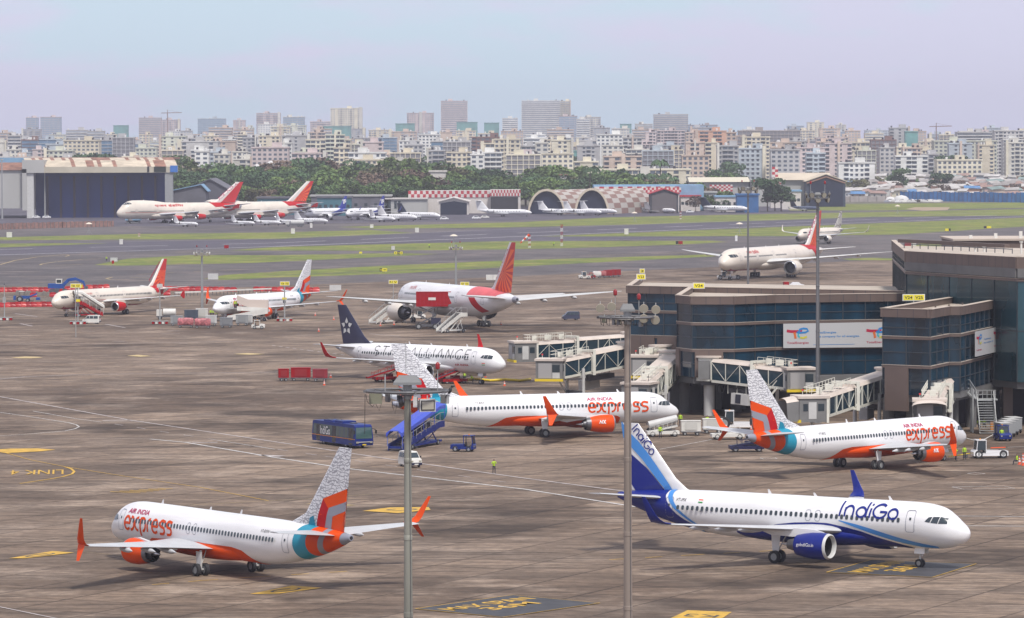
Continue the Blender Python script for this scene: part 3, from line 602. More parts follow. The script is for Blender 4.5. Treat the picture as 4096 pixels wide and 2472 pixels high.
    b.tube([(nx_, 0, nr), (nx_, 0, zb_+.3)], nr*.24, LGREY, 10); b.tube([(nx_, -nr*.6, nr), (nx_, nr*.6, nr)], nr*.16, LGREY, 8); b.tube([(nx_, 0, nr*2.2), (nx_+nr*1.6, 0, zb_+.2)], nr*.12, LGREY, 6)
    for q in (-1, 1): b.quad((nx_-nr, q*nr*.8, zb_+.15), (nx_+nr*1.8, q*nr*.8, zb_+.15), (nx_+nr*1.8, q*nr*1.1, zb_-nr*1.2), (nx_-nr, q*nr*1.1, zb_-nr*1.2), body)
    b.cb(nx_+nr*.4, 0, nr*2.6, nr*.3, nr*.9, nr*.4, METAL)
    g = b.build('nose_gear', root, 40)
    for q in (-1, 1): wheel(g, nx_, q*nr*.55, nr, nr*.55)
    # tail cone
    b = MB(); b.loft([[(x, (w_+.015)*k_*cos(2*pi*i/20), z+(r+.015)*k_*sin(2*pi*i/20)) for i in range(20)] for x, z, r, w_, k_ in [(-P.L+q, *P.sec(-P.L+q), 1) for q in (1.1, .7, .35, .0)]+[(-P.L-.05, *P.sec(-P.L), .85), (-P.L-.06, *P.sec(-P.L), .6)]], coneM or MGREY); b.lathe([(.061, P.tr*.62), (.065, .01)], (-P.L, 0, P.tz), (-1, 0, 0), BLACK, 16); b.build('tail_cone', root, 40)
    # windows
    x0, x1, pit = P.win; wz = P.zc+P.wz; ref = None; i = 0; x = x0; hw, hh = (.15, .205) if kind != '777' else (.15, .2)
    nwin = 0
    for sd in (1, -1):
        v = []; ph0, ph1 = P.phi(-P.L/2, wz-hh), P.phi(-P.L/2, wz+hh)
        for a_, c_ in ((-.6, 0), (.6, 0), (1, .25), (1, .75), (.6, 1), (-.6, 1), (-1, .75), (-1, .25)): v.append(P.pt(-P.L/2, lerp(ph0, ph1, c_), sd, .03)+Vector((a_*hw, 0, 0)))
        W0 = sheet('window', v, [tuple(range(8))], GLASS, root); W0.location = (x0+P.L/2, 0, 0); nwin = 1; x = x0
        step = pit if detail > 1 else pit
        while x > x1 and nwin < 50:
            x -= step
            if any(abs(x-d[0]) < .75*d[1]+.1 for d in P.doors) or (kind == '737' and -8.35 < x < -8.15): continue
            nwin += 1; c = W0.copy(); COL.objects.link(c); c.location = (x+P.L/2, 0, 0)
    # doors
    for sd in (1, -1):
        for dx, dw, dh in P.doors+[(e, .5, .95) for e in P.exits]:
            zf = wz-1.0 if dh > 1 else wz-.5
            if kind == '747': zf = wz-1
            c_ = .12; X0, X1 = dx-dw/2, dx+dw/2; vs, fs = [], []
            outl = [(X0+c_, zf), (X1-c_, zf), (X1, zf+c_), (X1, zf+dh-c_), (X1-c_, zf+dh), (X0+c_, zf+dh), (X0, zf+dh-c_), (X0, zf+c_), (X0+c_, zf)]
            q = []
            for a_, d_ in zip(outl, outl[1:]): q += [(lerp(a_[0], d_[0], j/6), lerp(a_[1], d_[1], j/6)) for j in range(6)]
            P.stroke(vs, fs, q+[q[0]], .045 if kind in ('320', '737', '321') else .07, sd, .014)
            dr = sheet('door', vs, fs, P.__dict__.get('doorline', MGREY), root)
            if dh > 1:
                vs, fs = [], []; P.stroke(vs, fs, [(dx-.1, zf+dh*.62), (dx, zf+dh*.62), (dx+.1, zf+dh*.62)], .22, sd, .02); sheet('door_window', vs, fs, GLASS, dr)
    # cockpit windows
    k = P.R/2.02; cz = {'737': 3.62, '320': 4.13, '321': 4.13, '777': 6.3, '773': 6.3, '747': 9.0}[kind]; cx = {'737': -1.55, '320': -1.62, '321': -1.62, '777': -2.3, '773': -2.3, '747': -3.3}[kind]
    for sd in (1, -1):
        for q in ([(0, 0), (-.02, .62), (-.62, .80), (-.72, .02)], [(-.78, .02), (-.68, .80), (-1.22, .78), (-1.38, .10)], [(-1.46, .12), (-1.30, .78), (-1.62, .72), (-1.92, .22)]):
            pp = [(cx+a_*k, cz+c_*k*.72) for a_, c_ in q]
            def f(a, b_): x_ = lerp(lerp(pp[0][0], pp[3][0], a), lerp(pp[1][0], pp[2][0], a), b_); z_ = lerp(lerp(pp[0][1], pp[3][1], a), lerp(pp[1][1], pp[2][1], a), b_); return P.pt(x_, P.phi(x_, z_), sd, .012)
            P.grid(f, 5, 5, 'cockpit_window', GLASS, root)
    # small aerials
    for ax, az, h in ((-.21*P.L, 1, .38), (-.42*P.L, 1, .3), (-.55*P.L, 1, .4)):
        z, r, w_ = P.sec(ax); b = MB(); b.loft([[(ax, -.02, z+r-.03), (ax-.35, -.02, z+r-.03), (ax-.45, -.01, z+r+h), (ax-.3, -.01, z+r+h)], [(ax, .02, z+r-.03), (ax-.35, .02, z+r-.03), (ax-.45, .01, z+r+h), (ax-.3, .01, z+r+h)]], WHITE); b.build('antenna', root)
    return P
def unpose(pose, u, v, yl=0):
    X, Y, h = pose; d = ray(u, v); c, s_ = cos(radians(h)), sin(radians(h)); o = (-X, -Y)
    ol = (c*o[0]+s_*o[1], -s_*o[0]+c*o[1]); dl = (c*d.x+s_*d.y, -s_*d.x+c*d.y)
    t = (yl-ol[1])/dl[1]; return (ol[0]+dl[0]*t, CH+d.z*t)
def place(P, pose): P.root.location = (pose[0], pose[1], 0); P.root.rotation_euler = (0, 0, radians(pose[2]))
def Z(ox, oy, s): return lambda x, y: (ox+x/s, oy+y/s)
POSE = dict(P1=(-36.61, 381.6, 125.83), P2=(40.5, 366.72, -35.54), P3=(21.78, 543.58, 18.95), P4=(54.11, 496.2, 45.32), P5=(-1.14, 648.9, -43.11), P6=(-23.2, 884.68, 112.46),
            P7=(57.37, 1134.9, 243.83), P8=(-100.4, 907.22, 240.4), P9=(-63.55, 885.0, 240.78), P10=(105.88, 1532.32, 239.94), P11=(-187.17, 1968.39, 214.5), P12=(-150.94, 1995.04, 219.62),
            P13=(-101.32, 2033.2, 238.5), P14=(-80.95, 2034.8, 241.6), P15=(34.94, 2289.96, 139.86))
# ---- letters made of strokes
def arc(cx, cy, rx, ry, a0, a1, n=12): return [(cx+rx*cos(radians(lerp(a0, a1, i/n))), cy+ry*sin(radians(lerp(a0, a1, i/n)))) for i in range(n+1)]
def shift(l, dx): return [[(x+dx, y) for x, y in pl] for pl in l]
def gl_e(): return [[(.05, .5), (.82, .5)]+arc(.45, .5, .37, .5, 8, 300)+[(.78, .12)]]
def gl_s(): return [[(.75, .92)]+arc(.36, .76, .28, .24, 90, 250, 8)+arc(.40, .26, .30, .26, 70, -90, 8)+[(.08, 0)]]
def express_letters():
    l = gl_e()
    l += shift([[(.0, .97)]+arc(.1, .5, .34, .48, 80, -80)+[(.0, .02)]], .92)
    l += shift([[(.42, .97)]+arc(.36, .5, .36, .48, 100, 260)+[(.42, .02)]], 1.50)
    l += shift([[(.05, -.38), (.05, .95), (.3, .98)]+arc(.38, .5, .36, .48, 80, -95)], 2.15)
    l += shift([[(.05, 0), (.05, .75)]+arc(.37, .68, .32, .28, 165, 85, 6)], 3.1)
    l += shift(gl_e(), 3.68); l += shift(gl_s(), 4.72); l += shift(gl_s(), 5.62)
    return l
def indigo_letters():
    l = [[(.12, 1.35), (.02, 0)]]
    l += shift([[(.05, 0), (.05, .85)], [(.05, .6)]+arc(.42, .55, .36, .42, 160, 0, 10)+[(.78, 0)]], .42)
    l += shift([arc(.42, .46, .40, .44, 0, 360, 24), [(.86, 0), (.93, 1.35)]], 1.48)
    l += shift([[(.05, 0), (.09, .85)], [(.10, 1.08), (.12, 1.24)]], 2.62)
    l += shift([arc(.62, .62, .58, .60, 50, 340, 24)[::1], [(1.2, .42), (1.2, .58), (.62, .58)]], 2.92)
    l += shift([arc(.42, .44, .40, .44, 0, 360, 24)], 4.3)
    return l
def star_letters():
    l = [[(.7, .9)]+arc(.38, .75, .30, .25, 70, 250, 8)+arc(.36, .27, .32, .27, 70, -110, 8)]
    x = 1.15
    T = [[(-.05, 1), (.85, 1)], [(.4, 1), (.4, 0)]]; A = [[(0, 0), (.45, 1), (.9, 0)]]; R = [[(.08, 0), (.08, 1), (.4, 1)]+arc(.42, .75, .3, .25, 90, -90, 8)+[(.1, .5)], [(.4, .5), (.75, 0)]]
    Lh = [[(.1, 1), (.1, 0), (.65, 0)]]; I = [[(.1, 0), (.1, 1)]]; N = [[(.1, 0), (.1, 1), (.8, 0), (.8, 1)]]; C = [arc(.5, .5, .48, .5, 50, 310, 14)]; E_ = [[(.7, 1), (.1, 1), (.1, 0), (.7, 0)], [(.1, .52), (.6, .52)]]
    for g, a in ((T, 1.1), (A, 1.2), (R, 1.75), (A, 1.2), (Lh, 1.0), (Lh, 1.0), (I, .55), (A, 1.25), (N, 1.3), (C, 1.25), (E_, 1)):
        l += shift(g, x); x += a
    return l
def aix_letters():
    return [[(0, 0), (.45, 1), (.9, 0)], [(1.2, 0), (1.2, 1)], [(1.5, .98)]+arc(1.45, .5, .42, .48, 80, -80, 8)+[(1.5, .02)], [(2.5, .98)]+arc(2.5, .5, .42, .48, 100, 260, 8)+[(2.5, .02)]]
# ---------------------------------------------------------------- orange and white twin jets (four of them)
def sidepts(pose, zf, pts, yl): return [unpose(pose, *zf(*p), yl) for p in pts]
TITLE_RED = mat('title_dark_red', (.42, .015, .09), .4)
def decal_text_engine(P, sd, s_letters, m, xc, zc, h, wd, par, wdt):
    ey, ez, ex, er, el = P.eng; vs, fs = [], []
    d = -sd
    for i, pl in enumerate(s_letters):
        o = len(vs); q = []
        for a, b in zip(pl, pl[1:]): q += [(lerp(a[0], b[0], j/3), lerp(a[1], b[1], j/3)) for j in range(3)]
        q.append(pl[-1])
        for j, (x, z) in enumerate(q):
            a = q[max(j-1, 0)]; b = q[min(j+1, len(q)-1)]; dx, dz = b[0]-a[0], b[1]-a[1]; l = sqrt(dx*dx+dz*dz) or 1
            for k in (-1, 1):
                X = (x+k*-dz/l*wdt/h/2)*wd; Zz = (z+k*dx/l*wdt/h/2)*h; zz = zc+Zz; r = er*1.045; yy = sqrt(max(r*r-(zz-ez)**2, .01))
                vs.append((xc+d*X, sd*ey+sd*(yy+.02+.003*i), zz))
        fs += [(o+2*j, o+2*j+2, o+2*j+3, o+2*j+1) for j in range(len(q)-1)]
    return sheet('logo', vs, fs, m, par)
PAISLEY = fin_pattern('fin_motif_paisley', ink=(.34, .34, .37), sc=2.3)
P = airliner('737', 'white and orange twin jet in the left foreground seen from behind', belly=ORANGE, finm=PAISLEY, tipm=ORANGE, nac=ORANGE, group='white and orange airliners', name='airliner')
R0 = P.root
for sd in (1, -1):
    # orange belly sweep
    P.band('livery_stripe', ORANGE, R0, sd, None, [(-26.6, P.zb+.02), (-25.6, 1.9), (-24.6, 2.55), (-23, 2.75), (-18, 2.72), (-12, 2.62), (-9.2, 2.5), (-8.7, 2.2), (-8.4, P.zb+.02)], -26.6, -8.4, 60, 12, .014)
    xe = -12.3 if sd < 0 else -4.3; 
    P.strokes('title', ORANGE, R0, express_letters(), -13.3 if sd < 0 else -4.75, 3.02, 1.315, 1.18, .235, sd, .018)
    P.text('small_title', 'AIR INDIA', TITLE_RED, R0, sd, -11.55 if sd < 0 else -6.9, 4.68, .40, width=3.6, bold=.03)
    P.finquad('livery_stripe', ORANGE, R0, sd, [(-39.6, 9.05), (-35.35, 7.75), (-34.0, 4.9), (-39, 4.9)], .004, 12)
    P.finquad('livery_stripe', AIRED, R0, sd, [(-35.35, 7.75), (-36.1, 6.95), (-35.2, 4.9), (-33.9, 4.9)], .012)
    P.finquad('livery_stripe', MGREY, R0, sd, [(-36.15, 7.0), (-39.6, 7.95), (-39.6, 7.25), (-36.7, 6.3)], .016)
    P.finquad('livery_stripe', MGREY, R0, sd, [(-36.15, 6.95), (-36.7, 6.35), (-36.2, 4.9), (-35.2, 4.9)], .018)
    P.finquad('livery_stripe', TEAL, R0, sd, [(-33.9, 6.2), (-33.3, 6.0), (-32.6, 4.9), (-34.0, 4.9)], .008)
P.ring('livery_stripe', TEAL, R0, lambda p: -32.9+.55*cos(p), lambda p: -34.6+.55*cos(p), off=.014)
P.ring('livery_stripe', ORANGE, R0, lambda p: -34.6+.55*cos(p), lambda p: -38.2, off=.014)
P.ring('livery_stripe', MGREY, R0, lambda p: -35.6-.35*sin(p), lambda p: -36.3-.35*sin(p), off=.024)
for sd in (1, -1):
    decal_text_engine(P, sd, aix_letters(), WHITE, P.eng[2]-(1.0 if sd > 0 else 2.3), P.eng[1]+.08, .42, .34, R0, .11)
PL = {}
R0.location = (*POSE['P1'][:2], 0); R0.rotation_euler = (0, 0, radians(POSE['P1'][2])); PL['P1'] = R0; P737 = P
for k, lb, reg in (('P3', 'white and orange twin jet mid scene with blue stairs at its rear door', 'VT-BXX'), ('P4', 'white and orange twin jet on the right with a white tug at its nose', 'VT-BXZ'), ('P9', 'white and orange twin jet in the back row with a pale stair at its door', 'VT-BXY')):
    r = dup(R0, POSE[k][:2]+(0,), radians(POSE[k][2]), lb); PL[k] = r
    for sd in (1, -1): P737.text('registration', reg, BLACK, r, sd, -28.0 if sd < 0 else -28.6, 4.55, .24)
for sd in (1, -1): P737.text('registration', 'VT-BXW', BLACK, R0, sd, -28.2, 4.5, .24)
# ---------------------------------------------------------------- blue and white jet, right foreground
P = airliner('320', 'blue and white twin jet in the right foreground rolling over a dark ground marking', belly=NAVY, finm=WHITE, tipm=NAVY, nac=NAVY, lip=LGREY, coneM=NAVY)
R = P.root; place(P, POSE['P2']); PL['P2'] = R; ps = POSE['P2']
za = Z(2000, 1900, 2.24); zb_ = Z(3000, 1900, 2.248); zf = Z(2000, 1400, 2.24)
top = sidepts(ps, zb_, [(150, 462), (250, 440), (400, 426), (560, 424), (700, 432), (870, 470), (1000, 508), (1130, 560), (1250, 602), (1400, 655)], -1.9)
lb0 = sidepts(ps, zb_, [(800, 410), (900, 452), (1100, 530), (1300, 602), (1500, 652), (1640, 668)], -1.9); lb1 = sidepts(ps, zb_, [(800, 404), (950, 440), (1100, 486), (1300, 556), (1450, 600), (1640, 652)], -1.9)
e1 = sidepts(ps, za, [(1480, 118), (1478, 160), (1500, 215), (1540, 285), (1600, 352), (1680, 405), (1765, 440)], -1.2)
e2 = sidepts(ps, za, [(1538, 125), (1548, 175), (1575, 232), (1625, 300), (1690, 355), (1750, 400), (1815, 440)], -1.2)
def by_z(pts):
    q = sorted((z, x) for x, z in pts); return lambda ph, q=q: pw(q, P.zc+.35+2.0*sin(ph))
for sd in (1, -1):
    P.band('livery_stripe', NAVY, R, sd, None, [(x, z) for x, z in sorted(top)], max(top[0][0], -27), top[-1][0], 60, 14, .014)
    P.band('livery_stripe', SKYB, R, sd, sorted(lb0), sorted(lb1), lb0[0][0], lb0[-1][0], 40, 5, .02)
P.ring('livery_stripe', NAVY, R, by_z(e1), lambda p: -36.5, off=.014)
P.ring('livery_stripe', SKYB, R, by_z(e2), lambda p: by_z(e2)(p)-.55, off=.02)
fz = lambda pts: sidepts(ps, zf, pts, 0)
def fin_strip(a, b, m, off):
    A, B = fz(a), fz(b)
    for sd in (1, -1):
        vs = []; n = len(A)
        for i in range(n):
            for j in range(5):
                x, z = lerp(A[i][0], B[i][0], j/4), lerp(A[i][1], B[i][1], j/4); x = max(x, P.finte(z)+.01); vs.append((x, sd*(P.finy(x, z)+off), z))
        sheet('livery_stripe', vs, [(i*5+j, i*5+5+j, i*5+6+j, i*5+1+j) for i in range(n-1) for j in range(4)], m, R)
fin_strip([(1090, 640), (1170, 740), (1250, 820), (1330, 915), (1400, 1010), (1470, 1110), (1530, 1200), (1562, 1262)], [(1060, 780), (1140, 825), (1210, 900), (1290, 985), (1360, 1075), (1420, 1155), (1480, 1230), (1495, 1262)], SKYB, .006)
fin_strip([(1090, 880), (1180, 930), (1250, 990), (1320, 1050), (1390, 1130), (1450, 1205), (1492, 1262)], [(1090, 1000), (1110, 1050), (1130, 1100), (1160, 1160), (1180, 1200), (1200, 1230), (1220, 1262)], NAVY, .008)
for sd in (1, -1):
    P.strokes('title', NAVY, R, indigo_letters(), unpose(ps, *zb_(800, 400), -1.9)[0] if sd < 0 else -7.5, 4.36, 1.17, .95, .185, sd, .026)
    P.text('registration', 'VT-IPX', BLACK, R, sd, unpose(ps, *zb_(-640, 243), -1.9)[0], 4.98, .27, shear=.25)
    P.text('registration', 'A320neo', BLACK, R, sd, unpose(ps, *za(1800, 327), -1.9)[0], 4.05, .1)
    # title on the fin, running down it
    a = unpose(ps, *zf(1205, 690), 0); c = unpose(ps, *zf(1385, 925), 0); L_ = sqrt((c[0]-a[0])**2+(c[1]-a[1])**2); ux = ((c[0]-a[0])/L_, (c[1]-a[1])/L_); nn = (-ux[1], ux[0]); sc = L_/5.15
    vs, fs = [], []
    for pl in indigo_letters():
        o = len(vs)
        for j, (x, z) in enumerate(pl):
            p0 = pl[max(j-1, 0)]; p1 = pl[min(j+1, len(pl)-1)]; dx, dz = p1[0]-p0[0], p1[1]-p0[1]; l = sqrt(dx*dx+dz*dz) or 1
            for k in (-1, 1):
                X, Y = (x-k*dz/l*.085)*sc, (z+k*dx/l*.085)*sc
                if sd > 0: X = L_-X
                fx, fzz = a[0]+ux[0]*X+nn[0]*(Y*1.0-.55*sc), a[1]+ux[1]*X+nn[1]*(Y*1.0-.55*sc)
                if sd > 0: fx, fzz = a[0]+ux[0]*X-nn[0]*(Y*1.0-.55*sc), a[1]+ux[1]*X-nn[1]*(Y*1.0-.55*sc)
                vs.append((fx, sd*(P.finy(fx, fzz)+.01), fzz))
        fs += [(o+2*j, o+2*j+2, o+2*j+3, o+2*j+1) for j in range(len(pl)-1)]
    sheet('title', vs, fs, NAVY, R)
    for i, mcol in enumerate((ORANGE, WHITE, mat('flag_green', (.02, .3, .05)))):
        z = 5.10-.1*i; x = unpose(ps, *za(1782, 240), -1.9)[0]; P.band('flag', mcol, R, sd, [(x-1, z-.1), (x+1, z-.1)], [(x-1, z), (x+1, z)], x-.24, x+.24, 2, 1, .022)
    # web address on the engine
    v, f, wd, ht = text_mesh('goIndiGo.in', 1, 4, .01); k = .40/ht; ey, ez, ex, er, el = P.eng
    q = []
    for x, y in v:
        X = ex-1.95-sd*x*k*.9; zz = ez+.12+y*k; q.append((X, sd*(ey+sqrt((er*1.045)**2-(zz-ez)**2)+.02), zz))
    sheet('web_address', q, f, WHITE, R)
# ---------------------------------------------------------------- white jet with black fin, mid scene
BLKFIN = mat('midnight_fin', (.012, .014, .05), .35, coat=.3)
P = airliner('320', 'white twin jet with dark fin and thin lettering parked nose to the jet bridge', finm=BLKFIN, tipm=AIRED, nac=WHITE, lip=METAL); R = P.root; place(P, POSE['P5']); PL['P5'] = R
P.ring('livery_stripe', BLKFIN, R, lambda p: -29.2+0*p, lambda p: -36.5+0*p, 72, 90, off=.02)
THIN = mat('thin_grey_lettering', (.04, .04, .045), .5)
for sd in (1, -1):
    P.strokes('title', THIN, R, star_letters(), -27.2 if sd < 0 else -6.5, 3.95, 1.58, 1.45, .10, sd, .024)
    P.text('registration', 'VT-EXO', BLACK, R, sd, -29.0 if sd < 0 else -28, 3.35, .22)
    P.text('small_title', 'AIR INDIA', AIRED, R, sd, -7.6 if sd < 0 else -8.5, 3.05, .3, bold=.02, width=3)
    cx, cz = -35.0, 8.3
    for k in range(5):
        a = radians(90+72*k); r0, r1 = .5, 1.25
        def pt_(r, t): return (cx+r*cos(t)*.95, cz+r*sin(t))
        q = [pt_(1.45, a), pt_(.82, a+.55), pt_(.45, a+.05), pt_(.82, a-.50)]
        P.finquad('star_emblem', LGREY, R, sd, q, .012, 3)
    for i, mcol in enumerate((ORANGE, WHITE, MC['flag_green'])):
        z = 3.5-.12*i; P.band('flag', mcol, R, sd, [(-4, z-.12), (-1, z-.12)], [(-4, z), (-1, z)], -3.3, -2.7, 2, 1, .022)
# ---------------------------------------------------------------- red and cream jets
def sun_fin_mat(name, cx, cz, le, cream=(.78, .74, .68), te=None):
    """red fin with a cream leading edge and orange rays; le = ((x,z),(x,z)) border line of the cream part"""
    m = mat(name, (.6, .02, .02), .35, coat=.2); n = m.node_tree; b = n.nodes['Principled BSDF']; t = n.nodes.new('ShaderNodeTexCoord'); sp = n.nodes.new('ShaderNodeSeparateXYZ'); n.links.new(t.outputs['Object'], sp.inputs[0])
    def M_(op, a, c, k=None):
        q = n.nodes.new('ShaderNodeMath'); q.operation = op
        for i, z in enumerate((a, c, k)):
            if z is None: continue
            if isinstance(z, (int, float)): q.inputs[i].default_value = z
            else: n.links.new(z, q.inputs[i])
        return q.outputs[0]
    dx, dz = M_('SUBTRACT', sp.outputs[0], cx), M_('SUBTRACT', sp.outputs[2], cz); an = M_('ARCTAN2', dz, dx); ry = M_('GREATER_THAN', M_('SINE', M_('MULTIPLY', an, 17), None), -.1)
    rad = M_('SQRT', M_('ADD', M_('MULTIPLY', dx, dx), M_('MULTIPLY', dz, dz)), None); ry = M_('MULTIPLY', ry, M_('GREATER_THAN', rad, .25))
    lower = M_('LESS_THAN', sp.outputs[2], cz+(cz-5)*.62); ry = M_('MULTIPLY', ry, lower)
    (x0, z0), (x1, z1) = le; k = (x1-x0)/(z1-z0); line = M_('ADD', M_('MULTIPLY', M_('SUBTRACT', sp.outputs[2], z0), k), x0); front = M_('GREATER_THAN', sp.outputs[0], line)
    a = n.nodes.new('ShaderNodeMix'); a.data_type = 'RGBA'; a.inputs[6].default_value = (.55, .015, .02, 1); a.inputs[7].default_value = (.85, .13, .02, 1); n.links.new(ry, a.inputs[0])
    c = n.nodes.new('ShaderNodeMix'); c.data_type = 'RGBA'; c.inputs[7].default_value = (*cream, 1); n.links.new(front, c.inputs[0]); n.links.new(a.outputs[2], c.inputs[6]); n.links.new(c.outputs[2], b.inputs['Base Color'])
    return m
def fin_title(P, R, t, m, a, c, h, sd):
    v, f, wd, ht = text_mesh(t, 1, 0, .02); L_ = sqrt((c[0]-a[0])**2+(c[1]-a[1])**2); ux = ((c[0]-a[0])/L_, (c[1]-a[1])/L_); vs = []
    for x, y in v:
        X = (x/wd+.5)*L_; Y = y/ht*h
        if sd > 0: p = (a[0]+ux[0]*X+ux[1]*Y*1, a[1]+ux[1]*X-ux[0]*Y*1)
        else: X = L_-X; p = (a[0]+ux[0]*X-(-ux[1])*Y, a[1]+ux[1]*X-ux[0]*Y)
        vs.append((p[0], sd*(P.finy(*p)+.012), p[1]))
    sheet('title', vs, f, m, R)
HIN = 'एअर इंडिया'
def air_red(kind, key, label, body, fm, nac, group=None, tail=None, detail=2):
    P = airliner(kind, label, body=body, finm=fm, nac=nac, tipm=AIRED if kind == '321' else body, wingm=mat('wing_pale', (.60, .60, .58), .4, var=.1, scale=.4), lip=METAL, group=group, detail=detail); place(P, POSE[key]); PL[key] = P.root
    return P
def dfin(P, f): return [lerp(P.fin[1][i], P.fin[-1][i], f) for i in (0, 1, 2)]
def edge(P, w0=1.6, w1=.7): a, b = P.fin[1], P.fin[-1]; return ((a[1]-w0, a[0]), (b[1]-w1, b[0]))
# four rows back, left: long cream jet
P = Plane('321'); fm = sun_fin_mat('sun_fin_a', -42.0, 7.6, edge(P, 1.35, .7)); P = air_red('321', 'P8', 'cream twin jet with red rayed fin and white covered stair at its front door', CREAM, fm, AIRED)
R = P.root
for sd in (1, -1):
    P.ring('livery_stripe', AIRED, R, lambda p: -36.8+1.6*(1-sin(p))/2*0-2.6*(1-sin(p))*.5, lambda p: -41.4+0*p-1.2*(1-sin(p))*.2, 0, 90, off=.014, sides=(sd,))
    P.ring('livery_stripe', AIRED, R, lambda p: -39.6+1.5*sin(p), lambda p: -41.2+0*p+1.5*sin(p)*.2, -80, 0, off=.014, sides=(sd,))
    P.band('livery_stripe', CRIM, R, sd, None, [(-34, P.zb+.25), (-3.5, P.zb+.38), (-2, P.zb+.9)], -33, -2.4, 30, 4, .016)
    P.band('livery_stripe', AIRED, R, sd, [(-38, P.zc-.42), (0, P.zc-.42)], [(-38, P.zc-.34), (0, P.zc-.34)], -38.5, -6, 30, 1, .014)
    P.text('title', HIN, AIRED, R, sd, -11.5, P.zc+1.1, .55); fin_title(P, R, 'AIR INDIA', CRIM, (-36.9, 6.9), (-41.45, 11.3), .42, sd)
    for k in range(7):
        a = radians(-50+k*18); P.strokes('emblem', ORANGE, R, [[(0, 0), (cos(a)*.001, 0)]], 0, 0, 1, 1, .01, sd) if 0 else None
# wide body at the centre
P = Plane('777'); fm = sun_fin_mat('sun_fin_b', -57.2, 12.2, edge(P, 2.0, 1.3), (.72, .70, .70)); P = air_red('777', 'P6', 'white wide body jet with red rayed fin beside a red catering lift', WHITE, fm, CREAM); R = P.root
PINK = mat('faded_red_paint', (.72, .12, .13), .45, var=.2, scale=.3)
for sd in (1, -1):
    P.ring('livery_stripe', PINK, R, lambda p: -43.0+0*p, lambda p: -58.5+5.5*(1-sin(p)), 22, 90, off=.02, sides=(sd,))
    P.ring('livery_stripe', AIRED, R, lambda p: -45.5+.0*p+3.5*sin(p), lambda p: -48.5+4.0*sin(p)+1.5*cos(2*p)*0, -58, 18, off=.02, sides=(sd,))
    P.text('title', HIN, AIRED, R, sd, -12.2, P.zc+2.0, .9); fin_title(P, R, 'AIR INDIA', TITLE_RED, (-52.6, 10.2), (-59.2, 17.0), .9, sd)
# wide body being towed, right
P = Plane('773'); fm = sun_fin_mat('sun_fin_c', -67.6, 11.6, edge(P, 2.0, 1.2)); P = air_red('773', 'P7', 'cream wide body jet with red rayed fin towed by a pushback tug', CREAM, fm, CREAM); R = P.root
for sd in (1, -1):
    P.ring('livery_stripe', AIRED, R, lambda p: -55+0*p-5*(1-sin(p)), lambda p: -68+0*p, 30, 90, off=.02, sides=(sd,))
    P.ring('livery_stripe', AIRED, R, lambda p: -62+4*sin(p), lambda p: -66+4*sin(p), -50, 30, off=.02, sides=(sd,))
    P.band('livery_stripe', CRIM, R, sd, None, [(-60, P.zb+.2), (-5, P.zb+.35), (-2, P.zb+1)], -55, -3, 30, 4, .02)
    P.text('title', HIN, AIRED, R, sd, -16.0, P.zc+1.9, 1.1, bold=.02, width=8.5); fin_title(P, R, 'AIR INDIA', TITLE_RED, (-62.3, 10.6), (-69.5, 17.4), .75, sd)
# white jet far right with sharklets
P = airliner('320', 'cream twin jet with grey patterned fin far behind the towed wide body', body=CREAM, finm=fin_pattern('fin_motif_facets', (.55, .54, .50), (.12, .09, .06), .55), nac=CREAM, tipm=CREAM, detail=1); place(P, POSE['P10'])
# the two jumbos by the old hangar
P = Plane('747'); fm = sun_fin_mat('sun_fin_d', -60, 0, edge(P, 3.4, 2.0)); P = airliner('747', 'white four engined jumbo with plain red fin parked before the large hangar', body=CREAM, finm=fm, nac=AIRED, tipm=AIRED, detail=1, group='parked jumbo jets'); place(P, POSE['P11'])
RJ = P.root
for sd in (1, -1):
    P.ring('livery_stripe', AIRED, P.root, lambda p: -50-4*(1-sin(p)), lambda p: -65+0*p, 20, 90, off=.03, sides=(sd,)); P.ring('livery_stripe', AIRED, P.root, lambda p: -58+4*sin(p), lambda p: -62+4*sin(p), -50, 20, off=.03, sides=(sd,))
    P.text('title', HIN, AIRED, P.root, sd, -27.0, P.zc+2.5, 1.5, bold=.03, width=16); fin_title(P, P.root, 'AIR INDIA', TITLE_RED, (-55.5, 11), (-66.2, 18.8), 1.3, sd)
    P.band('livery_stripe', AIRED, P.root, sd, [(-56, P.zc-.75), (-1, P.zc-.75)], [(-56, P.zc-.6), (-1, P.zc-.6)], -56, -2, 30, 1, .03)
P = Plane('747'); fm = sun_fin_mat('sun_fin_e', -61.5, 12.8, edge(P, 3.4, 2.0)); P = airliner('747', 'white four engined jumbo with orange rayed fin half hidden behind the first jumbo', body=CREAM, finm=fm, nac=AIRED, tipm=AIRED, detail=1, group='parked jumbo jets'); place(P, POSE['P12'])
for sd in (1, -1):
    P.ring('livery_stripe', AIRED, P.root, lambda p: -50-4*(1-sin(p)), lambda p: -65+0*p, 20, 90, off=.03, sides=(sd,)); P.ring('livery_stripe', AIRED, P.root, lambda p: -58+4*sin(p), lambda p: -62+4*sin(p), -50, 20, off=.03, sides=(sd,))
